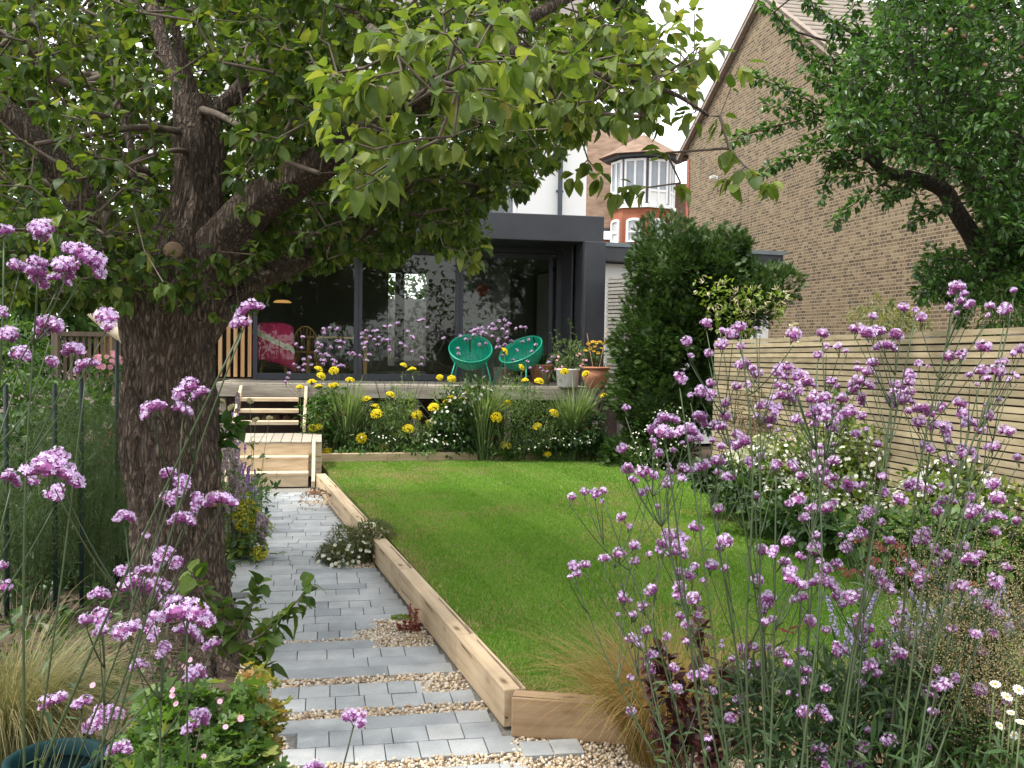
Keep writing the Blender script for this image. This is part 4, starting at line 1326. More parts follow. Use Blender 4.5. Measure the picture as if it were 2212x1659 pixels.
limbs = [
    [(432, 600, 5.85, 62), (500, 505, 5.75, 52), (570, 432, 5.6, 44), (645, 385, 5.45, 40), (720, 335, 5.3, 36), (800, 285, 5.15, 33), (900, 215, 4.95, 31), (990, 150, 4.8, 30), (1065, 85, 4.7, 28), (1130, -30, 4.6, 22), (1180, -160, 4.6, 14)],
    [(385, 790, 5.9, 44), (440, 712, 5.95, 38), (500, 648, 6.1, 30), (570, 598, 6.3, 24), (660, 560, 6.6, 20), (760, 510, 6.9, 17), (860, 430, 7.2, 13), (970, 330, 7.4, 9)],
    [(330, 650, 5.85, 62), (262, 560, 5.7, 46), (180, 440, 5.6, 36), (90, 325, 5.5, 30), (0, 230, 5.4, 27), (-120, 130, 5.3, 20)],
    [(408, 240, 5.9, 24), (365, 130, 6.0, 17), (325, 0, 6.1, 14), (290, -160, 6.2, 9)],
    [(425, 235, 5.88, 16), (390, 110, 5.8, 11), (362, -20, 5.7, 9), (350, -150, 5.7, 6)],
    [(440, 270, 5.9, 26), (510, 200, 5.9, 17), (590, 95, 5.95, 15), (650, 0, 6.0, 12), (720, -120, 6.1, 8)],
    [(415, 290, 5.9, 9), (345, 277, 5.65, 7), (290, 276, 5.4, 6.5), (200, 290, 5.2, 6), (75, 312, 5.1, 5)],
    [(428, 345, 5.9, 8), (395, 326, 5.7, 6), (350, 330, 5.4, 5.5), (290, 352, 5.2, 5), (212, 428, 5.1, 3.5)],
    [(425, 235, 5.9, 10), (470, 247, 5.55, 7.5), (520, 275, 5.1, 7), (590, 335, 4.7, 6), (690, 374, 4.5, 5)],
    [(330, 620, 5.85, 14), (300, 470, 5.9, 10), (285, 330, 6.0, 8), (250, 200, 6.1, 6), (230, 60, 6.2, 5)],
    [(990, 150, 4.8, 20), (1100, 110, 4.4, 14), (1200, 140, 4.2, 9), (1330, 170, 4.0, 7), (1450, 200, 3.9, 5), (1530, 250, 3.9, 3.5)],
    [(900, 215, 4.95, 16), (850, 120, 4.2, 12), (800, 60, 3.7, 9), (860, 110, 3.3, 7), (960, 175, 3.1, 5)],
    [(1065, 85, 4.7, 18), (1180, 20, 5.0, 12), (1290, -20, 5.2, 9), (1400, 40, 5.3, 6)],
    [(760, 305, 5.2, 14), (880, 330, 5.6, 10), (1000, 345, 6.0, 8), (1120, 330, 6.2, 6), (1210, 365, 6.2, 4)],
]
skel = [tp[60:]]
for i, l in enumerate(limbs):
    p, r = limb_px(l)
    if i > 0: pass
    p, r = dense(p, r, max(24, len(p)))
    q = MB(); bark_tube(q, p, r, 28 if i < 3 else 12, .11 if i < 3 else .05, 20 + i, .15 if i < 3 else .03)
    q.build('limb', M['bark'] if i < 6 or i in (9, 10, 11, 12, 13) else M['twig'], pear, smooth=True)
    skel.append(p[2:])
skel = np.concatenate(skel)

def hubs(poly, n, d0, d1, power=1.0):
    px = in_poly_px(poly, n)
    return unproj(px, d0 + (d1 - d0) * rng.random(n) ** power), px
A_, pa = hubs([(-160, -200), (700, -200), (700, 400), (560, 460), (440, 560), (430, 640), (250, 650), (100, 590), (-160, 560)], 1350, 4.1, 8.2)
dA = (A_ - EYE)[:, 1]
keep = ~((pa[:, 0] > 350) & (pa[:, 0] < 500) & (pa[:, 1] > 250) & (dA < 5.9) & (rng.random(len(pa)) < .86))
keep &= ~((pa[:, 0] > 480) & (pa[:, 0] < 760) & (np.abs(pa[:, 1] - (600 - .62 * (pa[:, 0] - 430))) < 45) & (dA < 5.6) & (rng.random(len(pa)) < .7))
A_ = A_[keep]
def clear_limb(P, line, wide, p_):
    """thin out the leaf clusters that hang right in front of a limb"""
    rel = (P - EYE) @ RC
    px = 1106 - rel[:, 0] / rel[:, 2] * FPX; py = 829.5 + rel[:, 1] / rel[:, 2] * FPX; D = -rel[:, 2]
    L = np.array(line, float); t = np.linspace(0, len(L) - 1, 60); i = np.arange(len(L))
    q_ = np.stack([np.interp(t, i, L[:, c]) for c in range(3)], 1)
    d2 = np.hypot(px[:, None] - q_[None, :, 0], py[:, None] - q_[None, :, 1]); j = d2.argmin(1)
    return P[~((d2.min(1) < wide) & (D < q_[j, 2] + .15) & (rng.random(len(P)) < p_))]
LIMB_R = [l[:3] for l in limbs[0][:7]]
A_ = clear_limb(A_, LIMB_R, 50, .82)
A_ = clear_limb(A_, [(430, 620, 5.9), (430, 420, 5.9), (420, 230, 5.9)], 80, .7)
A_ = clear_limb(A_, [l[:3] for l in limbs[2][:5]], 45, .6)
for k_ in (3, 4, 5, 6, 7, 8):
    A_ = clear_limb(A_, [l[:3] for l in limbs[k_][:4]], 26, .75)
C_, _ = hubs([(500, -220), (1330, -220), (1390, 60), (1330, 240), (1200, 320), (900, 350), (600, 410)], 1350, 4.2, 7.4)
C_ = clear_limb(C_, LIMB_R, 50, .82)
E_, _ = hubs([(560, 400), (1100, 300), (1210, 340), (1120, 420), (1035, 440), (1050, 520), (985, 540), (900, 520), (850, 570), (760, 540), (640, 600), (540, 660), (470, 650), (520, 520)], 860, 5.4, 8.2)
E_ = clear_limb(E_, [l[:3] for l in limbs[1][:5]], 40, .85); E_ = clear_limb(E_, LIMB_R, 50, .8)
F_, _ = hubs([(-60, 450), (280, 450), (300, 640), (150, 660), (0, 640)], 260, 4.6, 6.8)
G_, _ = hubs([(340, 540), (480, 540), (470, 670), (345, 680)], 16, 5.3, 5.45)
U_, _ = hubs([(-300, -900), (1200, -900), (1350, -220), (-300, -220)], 260, 4.2, 7.4)
D_, _ = hubs([(1170, 60), (1440, 30), (1530, 120), (1540, 230), (1500, 280), (1420, 262), (1290, 258), (1170, 300)], 100, 3.6, 4.5)
tips = [(1598, 140, 3.85), (1555, 250, 3.85), (1575, 320, 3.85), (1610, 360, 3.8), (1650, 385, 3.8), (1585, 385, 3.82), (1470, 395, 4.2), (1400, 405, 4.2), (1340, 410, 4.2), (1290, 370, 4.2), (1270, 345, 4.3), (1440, 330, 4.0), (1480, 130, 4.0), (1530, 100, 4.0), (1500, 30, 4.1), (1430, -10, 4.2), (1370, 400, 4.2), (1245, 370, 4.4), (1020, 560, 5.0), (1000, 545, 5.0), (1035, 535, 5.0)]
T_ = np.array([at(*x) for x in tips])
B_, _ = hubs([(690, 140), (800, 60), (1090, -60), (1180, 80), (1130, 230), (980, 300), (900, 340), (800, 420), (740, 400), (700, 330)], 105, 2.75, 3.7)
A2_, _ = hubs([(-200, -200), (760, -200), (720, 330), (520, 470), (300, 560), (-200, 560)], 2500, 6.4, 10.5)
old, young = np.concatenate([A_, A2_, C_, E_, F_, G_, U_]), np.concatenate([B_, D_, T_])
allh = np.concatenate([old, young])
pos, par, cnt, tn = grow(skel, allh)
e = np.arange(len(skel), len(pos))
rr_ = np.minimum(.0017 * np.maximum(cnt, 1) ** .5 + .0006, .028)
q = MB(); q.frusta(pos[par[e]], pos[e], np.minimum(rr_[np.maximum(par[e], len(skel))], rr_[e] * 1.35), rr_[e], 6)
q.build('twig', M['twig'], pear, smooth=True)
pd = unit(pos[tn] - pos[par[tn]])
q = MB()
no = len(old)
add_leaves(q, allh[:no], pd[:no] * .7, 9, (.040, .071), PEAR, .55, .95, .045, 0)
add_leaves(q, allh[no:], pd[no:] * .7, 6, (.048, .080), PEAR, .55, .85, .045, 1)
# a few single leaves along the thin twigs
e2 = e[(rr_[e] < .0035)]
e2 = e2[rng.random(len(e2)) < .42]
mid = (pos[e2] + pos[par[e2]]) / 2
add_leaves(q, mid, unit(pos[e2] - pos[par[e2]]) * .5, 2, (.045, .072), PEAR, .55, 1.0, .035, 0)
q.build('crown', [M['pear_leaf'], M['pear_young']], pear, smooth=True)

# young shoots at the foot of the trunk
def sapling(name, label, cat, lines, D, size, mat, n_per=2, tpls=PEAR, r0=.006, extra=None, parent=None):
    pts = [np.array([at(a, b_, D + dz) for a, b_, dz in l]) for l in lines]
    base_ = pts[0][0]
    root = thing(name, label, cat, base_)
    f = MB()
    for p in pts:
        t = np.linspace(0, len(p) - 1, len(p) * 4); i = np.arange(len(p))
        pp_ = np.stack([np.interp(t, i, p[:, c]) for c in range(3)], 1)
        s_ = MB(); s_.tube(pp_, np.linspace(r0, r0 * .3, len(pp_)), 6); s_.build('stem', M['twig'], root, smooth=True)
        add_leaves(f, pp_[3:], unit(np.gradient(pp_, axis=0))[3:] * .6, n_per, size, tpls, .3, .9, .02)
    f.build('foliage', mat, root, smooth=True)
    return root
sapling('pear_sucker', 'leafy pear shoots sprouting by the trunk and reaching over the pavers', 'shoot',
        [[(500, 1400, 0), (560, 1375, -.05), (610, 1335, -.1), (640, 1300, -.1), (670, 1262, -.1)], [(500, 1400, 0), (520, 1350, 0), (550, 1300, 0), (560, 1260, 0)],
         [(505, 1405, 0), (530, 1420, -.1), (560, 1400, -.1), (590, 1360, -.15)], [(500, 1420, 0), (470, 1340, -.05), (430, 1270, -.05), (415, 1240, -.05)], [(510, 1440, 0), (540, 1450, -.1), (575, 1440, -.1)], [(500, 1430, 0), (515, 1380, .0), (490, 1310, 0)], [(495, 1425, 0), (460, 1370, 0), (445, 1300, 0)]], 4.6, (.055, .10), M['pear_leaf'], 2)

# ------------------------------------------------------------------ apple tree at the fence
M['apple_leaf'] = leafy('apple_leaf', [(.028, .07, .018), (.052, .118, .028), (.082, .165, .04), (.13, .215, .07)], .36, .32, [0, .4, .8, 1], (1.35, 1.5, .6), .5)
AD = 8.4
ab = at(2330, 740, AD); ab[2] = -.05
apple = thing('apple_tree', 'apple tree with bent dark limbs and small reddish apples leaning in over the slat fence', 'tree', ab)
q = MB(); p, r = limb_px([(2330, 1215, AD, 45), (2325, 1000, AD, 38), (2320, 800, AD, 36), (2290, 680, AD, 36)]); p, r = dense(p, r, 40); bark_tube(q, p, r, 20, .06, 3, .08); q.build('trunk', M['bark_dark'], apple, smooth=True)
al = [[(2290, 680, AD, 32), (2230, 640, AD, 28), (2180, 595, AD, 24), (2130, 565, AD - .1, 22), (2100, 510, AD - .2, 20), (2065, 455, AD - .3, 19), (2035, 408, AD - .3, 18), (1975, 385, AD - .4, 15), (1915, 372, AD - .5, 13), (1880, 342, AD - .6, 11), (1840, 325, AD - .6, 8)],
      [(2200, 610, AD, 24), (2165, 540, AD, 22), (2140, 460, AD, 20), (2105, 390, AD, 17), (2060, 340, AD, 13), (1990, 290, AD - .2, 9), (1900, 255, AD - .3, 7), (1780, 245, AD - .4, 4)],
      [(2200, 610, AD, 22), (2190, 450, AD + .2, 19), (2170, 300, AD + .2, 16), (2120, 130, AD + .2, 12), (2080, -60, AD + .2, 9)],
      [(2170, 300, AD + .2, 12), (2060, 200, AD, 9), (1960, 130, AD - .1, 7), (1860, 80, AD - .2, 5), (1750, 20, AD - .2, 3)],
      [(2290, 690, AD, 26), (2380, 560, AD, 20), (2480, 380, AD, 13), (2560, 180, AD, 6)],
      [(2140, 460, AD, 13), (2190, 340, AD - .5, 10), (2230, 200, AD - .6, 8), (2240, 0, AD - .6, 6)],
      [(2035, 408, AD - .3, 9), (2020, 300, AD - .5, 7), (1985, 210, AD - .5, 6), (1960, 60, AD - .5, 4), (1950, -60, AD - .5, 3)]]
ask = [p[10:]]
for i, l in enumerate(al):
    q = MB(); p, r = limb_px(l); p, r = dense(p, r, max(24, len(p))); bark_tube(q, p, r, 16, .07, 40 + i, .05); q.build('limb', M['bark_dark'], apple, smooth=True); ask.append(p[2:])
ask = np.concatenate(ask)
shoots = [[(1834, 326), (1736, 330), (1685, 349), (1654, 369)], [(1775, 251), (1697, 267), (1642, 282), (1579, 302)], [(1775, 235), (1717, 200), (1658, 177), (1607, 165)], [(1756, 243), (1717, 235), (1658, 228)],
          [(1834, 157), (1756, 129), (1717, 78), (1650, 10)], [(1860, 140), (1815, 60), (1750, 8), (1735, -30)], [(1815, 326), (1795, 361), (1779, 424)], [(1913, 373), (1854, 373), (1815, 388)],
          [(1913, 392), (1866, 424), (1834, 451), (1803, 479)], [(1970, 390), (1930, 424), (1910, 440)], [(2050, 443), (2011, 463), (1965, 482)], [(1990, 440), (1960, 400), (1920, 430)],
          [(2090, 560), (2030, 560), (1985, 580)], [(2100, 590), (2040, 610), (1985, 635)], [(1880, 300), (1800, 290), (1740, 310)], [(1900, 200), (1830, 190), (1770, 180)], [(1800, 140), (1790, 110), (1800, 60)], [(1840, 250), (1800, 200), (1745, 150)], [(1890, 120), (1850, 60), (1840, -20)], [(1900, 330), (1830, 350), (1790, 340)]]
sh = []
for s in shoots:
    D = AD - .5 + rng.uniform(-.3, .2)
    p = np.array([at(a, b_, D) for a, b_ in s]); i = np.arange(len(p)); t = np.linspace(0, len(p) - 1, int(np.linalg.norm(np.diff(p, axis=0), axis=1).sum() / .045) + 2)
    sh.append(np.stack([np.interp(t, i, p[:, c]) for c in range(3)], 1) + rng.normal(size=(len(t), 3)) * .008)
shoot_pts = np.concatenate(sh)
mass, pm = hubs([(1850, -120), (2300, -120), (2300, 560), (2170, 500), (2060, 380), (1900, 330), (1790, 300), (1800, 200), (1830, 110), (1900, 60)], 1900, 7.0, 9.6)
mass2, _ = hubs([(2280, -250), (2800, -200), (2900, 300), (2700, 620), (2290, 600)], 700, 7.2, 9.8)
low_, _ = hubs([(2000, 540), (2300, 520), (2300, 650), (2110, 650), (2060, 640), (1985, 640)], 300, 7.6, 8.8)
lo2, _ = hubs([(2060, 620), (2090, 650), (2085, 690), (2065, 690)], 10, 8.0, 8.4)
dr_, _ = hubs([(2090, 400), (2300, 420), (2300, 640), (2150, 600)], 260, 7.8, 9.0)
hub2 = np.concatenate([mass, mass2, low_, lo2, dr_])
pos, par, cnt, tn = grow(ask, np.concatenate([hub2, shoot_pts]), .3)
e = np.arange(len(ask), len(pos)); rr_ = np.minimum(.0016 * np.maximum(cnt, 1) ** .5 + .0006, .02)
q = MB(); q.frusta(pos[par[e]], pos[e], np.minimum(rr_[np.maximum(par[e], len(ask))], rr_[e] * 1.35), rr_[e], 5); q.build('twig', M['bark_dark'], apple, smooth=True)
pd = unit(pos[tn] - pos[par[tn]])
q = MB(); nh = len(hub2)
add_leaves(q, hub2, pd[:nh] * .5, 13, (.042, .068), OVAL, .15, 1.1, .07)
add_leaves(q, shoot_pts, pd[nh:] * .4, 11, (.046, .070), OVAL, .1, 1.1, .045)
q.build('crown', M['apple_leaf'], apple, smooth=True)
m_app = grainy('apple_skin', [(.16, .13, .05), (.26, .12, .07), (.30, .17, .10)], 20, .4, bmp=0)
q = MB(); q.scatter(ICO2, [[0, 0, 0]], np.eye(3)[None], .018); ame = q.data('apple', m_app, True)
for px, py in ((2044, 75), (2081, 78), (2150, 88), (2210, 96), (2053, 65), (2128, 140), (2090, 150), (2205, 125), (2160, 205), (2100, 15)):
    inst('apple', ame, apple, at(px, py, 7.15 + rng.uniform(-.2, .2)))

# ------------------------------------------------------------------ dense evergreens and shrubs
def frond_tpl(n=6, L=.5):
    v, f = [], []
    def blade(p, d, w, l):
        i = len(v)
        s = np.cross(d, [0, 0, 1.0]); s = s / max(np.linalg.norm(s), 1e-6) * w
        v.extend([p - s, p + s, p + d * l + s * .4, p + d * l - s * .4]); f.append([i, i + 1, i + 2, i + 3])
    blade(np.zeros(3), V(0, 1, 0), .04, 1.0)
    for k in range(n):
        y = .1 + .8 * k / n
        for s in (-1, 1):
            blade(V(0, y, 0), unit(V(s * .85, .6, .12)), .055, L * (1 - .55 * y))
    return np.array(v), np.array(f)
FROND = frond_tpl()
def blob_points(blobs, n, shell=.55):
    """points in a union of ellipsoids [(centre, radii)], mostly near the surface, with outward directions"""
    w = np.array([b_[1][0] * b_[1][2] + b_[1][1] * b_[1][2] for b_ in blobs]); w = w / w.sum()
    k = rng.choice(len(blobs), size=n, p=w)
    d = rand_dir(n)
    c = np.array([b_[0] for b_ in blobs])[k]; r = np.array([b_[1] for b_ in blobs])[k]
    f = shell + (1 - shell) * rng.random(n) ** .6
    return c + d * r * f[:, None], unit(d / r)
def lumpy(P, c, amp, s):
    return P + (vnoise(P[:, 0] + P[:, 1], P[:, 2] * 1.0, s, 8) - .5)[:, None] * unit(P - c) * amp
M['yew'] = leafy('yew_needles', [(.016, .040, .011), (.034, .072, .016), (.064, .118, .024), (.13, .185, .04)], .15, .5, [0, .4, .82, 1], (1.2, 1.4, .6), .35)
def px_blob(px, py, rx, ry, D, depth):
    return at(px, py, D), V(rx * D / FPX, depth, ry * D / FPX)
YD = 14.0
yb = at(1410, 740, YD); yb[2] = 0
yew = thing('yew_tree', 'dark dense yew standing between the deck and the slat fence', 'tree', yb)
blobs = [px_blob(1412, 870, 84, 150, YD, .75), px_blob(1414, 740, 80, 130, YD, .7), px_blob(1446, 580, 88, 92, YD, .75), px_blob(1530, 590, 92, 92, YD, .75), px_blob(1470, 700, 85, 95, YD, .8), px_blob(1570, 660, 85, 70, YD, .7), px_blob(1632, 645, 56, 56, YD, .55), px_blob(1678, 615, 26, 34, YD, .3), px_blob(1520, 800, 60, 140, YD + .2, .6), px_blob(1390, 980, 95, 70, YD, .7), px_blob(1600, 540, 30, 34, YD, .35)]
blobs = [(c, r * .91) for c, r in blobs]
P, d = blob_points(blobs, 40000, .62)
P = P + d * ((vnoise(P[:, 0] * 1.0 + P[:, 1] * .7, P[:, 2], 3.2, 5) - .5) * .44 + (vnoise(P[:, 0] * 1.3, P[:, 2] + P[:, 1], 8.0, 15) - .5) * .26)[:, None]
Rf = frames(unit(d + rand_dir(len(P)) * .7 + V(0, 0, .35)), unit(V(0, 0, 1) + rand_dir(len(P)) * .7))
q = MB(); q.scatter(FROND, P, Rf, rng.uniform(.045, .12, len(P)))
q.build('crown', M['yew'], yew)
q = MB(); q.tube([yb, yb + V(.02, .05, 1.2), yb + V(.15, .05, 2.4)], [.16, .12, .07], 10); q.build('trunk', M['bark_dark'], yew, smooth=True)
q = MB()  # solid cores added inside the crown, standing in for its inner shade
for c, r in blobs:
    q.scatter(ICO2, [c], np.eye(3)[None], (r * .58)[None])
q.build('inner_shade_core', M['yew'], yew, smooth=True)

def shrub(name, label, cat, blobs, n, size, mat, tpls=OVAL, shell=.55, droop=.1, group=None, ground=0.0, stems=5, lump=.15, stem_m=None, out_w=.8):
    c0 = np.mean([b_[0] for b_ in blobs], 0); base_ = V(c0[0], c0[1], ground)
    root = thing(name, label, cat, base_, group)
    P, d = blob_points(blobs, n, shell)
    if lump:
        P = P + d * ((vnoise(P[:, 0] + P[:, 1] * .8, P[:, 2], 5.5, 6) - .5) * lump * 2)[:, None]
    f = MB(); add_leaves(f, P, d * out_w, 1, size, tpls, droop, .8, .0)
    f.build('foliage', mat, root, smooth=True)
    s_ = MB()
    for i in range(stems):
        t_, _ = blob_points(blobs, 1, .3); a = base_ + V(rng.normal() * .04, rng.normal() * .04, 0)
        s_.tube([a, (a + t_[0]) / 2 + rng.normal(size=3) * .03, t_[0]], [.008, .006, .003], 5)
    if stems: s_.build('stem', stem_m or M['stem_dark'], root, smooth=True)
    return root
FLOWER5 = None
def petal_tpl(n=5, inner=.12, w=.34, lift=.15):
    v, f = [], []
    for k in range(n):
        a = 2 * np.pi * k / n
        c, s = math.cos(a), math.sin(a)
        R_ = np.array([[c, -s, 0], [s, c, 0], [0, 0, 1.0]])
        p = np.array([[-inner * .5, inner * .3, 0], [inner * .5, inner * .3, 0], [w * .5, .75, lift], [0, 1, lift * .8], [-w * .5, .75, lift]]) @ R_.T
        i = len(v); v += p.tolist(); f.append([i, i + 1, i + 2, i + 3, i + 4])
    return np.array(v), np.array(f)
PET5, PET8 = petal_tpl(5, .12, .62, .12), petal_tpl(12, .2, .36, .05)
def petal_mat(name, cols, trans=.25, rough=.6):
    return leafy(name, cols, trans, rough, None, (1.1, 1.1, 1.1), .2)
M['lime_leaf'] = leafy('lime_leaf', [(.10, .17, .02), (.18, .26, .04), (.26, .32, .07)], .4, .45)
M['mid_leaf'] = leafy('mid_green_leaf', [(.034, .085, .018), (.066, .14, .028), (.11, .195, .045)], .35, .45)
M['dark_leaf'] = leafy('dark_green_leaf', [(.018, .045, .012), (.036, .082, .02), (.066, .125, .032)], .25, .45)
M['grey_leaf'] = leafy('grey_green_leaf', [(.10, .13, .085), (.17, .205, .14), (.24, .27, .19)], .25, .7)
M['yellow_petal'] = petal_mat('yellow_petal', [(.76, .57, .012), (.82, .66, .02), (.83, .70, .04)])
M['cream_petal'] = petal_mat('cream_petal', [(.62, .56, .30), (.72, .68, .46)])
M['white_petal'] = petal_mat('white_petal', [(.70, .69, .62), (.80, .79, .74)])
M['pink_petal'] = petal_mat('pink_petal', [(.62, .22, .30), (.72, .34, .42)])
M['red_petal'] = petal_mat('red_petal', [(.20, .05, .045), (.27, .08, .07)])
# honeysuckle in the yew
hb = [px_blob(1545, 635, 42, 38, YD - .85, .15), px_blob(1620, 645, 34, 28, YD - .8, .15), px_blob(1580, 690, 45, 40, YD - .85, .12), px_blob(1680, 665, 22, 40, YD - .65, .12), px_blob(1610, 720, 35, 22, YD - .8, .12)]
hon = shrub('honeysuckle', 'lime leaved climber with creamy yellow blossoms scrambling through the yew', 'climber', hb, 420, (.05, .085), M['lime_leaf'], ground=0, stems=3)
P, d = blob_points(hb, 90, .9)
q = MB(); add_leaves(q, P, d, 4, (.05, .08), LANCE, .1, .9, .02); q.build('blossom', M['cream_petal'], hon)

# shrubs above and behind the fence
def behind(px, D): 
    p = at(px, 740, D); p[2] = 0; return p
shrub('grassy_shrub', 'loose grassy shrub showing over the top of the slat fence', 'shrub', [px_blob(1905, 690, 60, 30, 10.6, .4), px_blob(1960, 705, 45, 22, 10.4, .35), px_blob(1905, 760, 60, 45, 10.6, .4)], 1500, (.06, .12), leafy('straw_green_leaf', [(.09, .12, .04), (.17, .19, .07), (.26, .25, .12)], .3, .6), LANCE, .3, .1, out_w=.4)
shrub('bay_shrub', 'glossy green shrub leaning over the fence under the apple tree', 'shrub', [px_blob(2160, 660, 48, 40, 7.6, .3), px_blob(2200, 640, 40, 50, 7.5, .3), px_blob(2140, 700, 38, 34, 7.5, .25), px_blob(2230, 720, 50, 60, 7.6, .3)], 900, (.06, .11), M['mid_leaf'], LANCE, .3, .1)
shrub('hollyhock', 'cream hollyhock spike showing between the yew and the fence', 'flower', [px_blob(1712, 715, 10, 26, 12.2, .06), px_blob(1712, 790, 14, 60, 12.2, .08)], 60, (.06, .09), M['cream_petal'], OVAL, .4, .0, stems=2)
# ------------------------------------------------------------------ tall purple verbena
M['ver_petal'] = petal_mat('verbena_petal', [(.52, .36, .60), (.61, .46, .69), (.70, .57, .76), (.57, .41, .65)], .25, .6)
M['ver_bud'] = petal_mat('verbena_bud', [(.20, .055, .17), (.29, .09, .25), (.26, .08, .25)], .1, .6)
M['ver_stem'] = leafy('verbena_stem', [(.022, .042, .014), (.042, .068, .024), (.065, .08, .034)], .05, .5)
def sub_head(mb, c, up, r, nf, flat=.62):
    d = rand_dir(nf * 3); d = d[d[:, 2] > -.12][:nf]
    # even them out a little
    R0 = frames(np.array([[up[1], -up[0], .01]]) if abs(up[2]) < .99 else np.array([[0, 1.0, 0]]), up[None])[0]
    loc = d * np.array([r, r, r * flat])
    P = loc @ R0.T + c
    nrm = unit((d * np.array([1, 1, 1 / flat])) @ R0.T + rand_dir(len(d)) * .25)
    mb.scatter(PET5, P, frames(rand_dir(len(P)), nrm), rng.uniform(.0046, .0058, len(P)), 0)
    nb = nf
    d2 = rand_dir(nb * 3); d2 = d2[(d2[:, 2] < .55) & (d2[:, 2] > -.75)][:nb]
    P2 = (d2 * np.array([r, r, r * flat]) * .86) @ R0.T + c
    mb.scatter(ICO, P2, frames(rand_dir(len(P2))), np.tile([r * .16, r * .16, r * .16], (len(P2), 1)) , 1)
    mb.scatter(ICO, [c - up * r * .12], R0[None], np.array([[r * .78, r * .78, r * .55 * flat]]), 1)
def head_mesh(kind):
    q = MB()
    if kind == 'dome':
        sub_head(q, V(0, 0, 0), V(0, 0, 1), .020, 27, .85)
    elif kind == 'ball':
        sub_head(q, V(0, 0, 0), V(0, 0, 1), .019, 34, 1.0)
    elif kind == 'wide':
        for x, y, z, r in ((-.015, 0, 0, .018), (.014, .004, .004, .020), (0, -.010, .004, .018), (.031, -.003, -.008, .014), (-.031, .004, -.010, .013)):
            sub_head(q, V(x, y, z), unit(V(x * 8, y * 8, 1)), r, 21, .9)
    elif kind == 'pair':
        for x, y, z, r in ((-.012, 0, 0, .018), (.014, .003, -.005, .015)):
            sub_head(q, V(x, y, z), unit(V(x * 12, 0, 1)), r, 22, .9)
    elif kind == 'small':
        sub_head(q, V(0, 0, 0), V(0, 0, 1), .012, 16, .9)
    # short forked stalk below
    for k in range(3):
        a = k * 2.1
        q.tube([V(0, 0, -.030), V(math.cos(a) * .007, math.sin(a) * .007, -.004)], .0011, 4, 2)
    return q.data('flower_head', [M['ver_petal'], M['ver_bud'], M['ver_stem']])
HEADS = {k: [head_mesh(k) for _ in range(2 if k == 'wide' else 3)] for k in ('dome', 'ball', 'wide', 'pair', 'small')}
HW = {'dome': .043, 'ball': .042, 'wide': .088, 'pair': .060, 'small': .027}

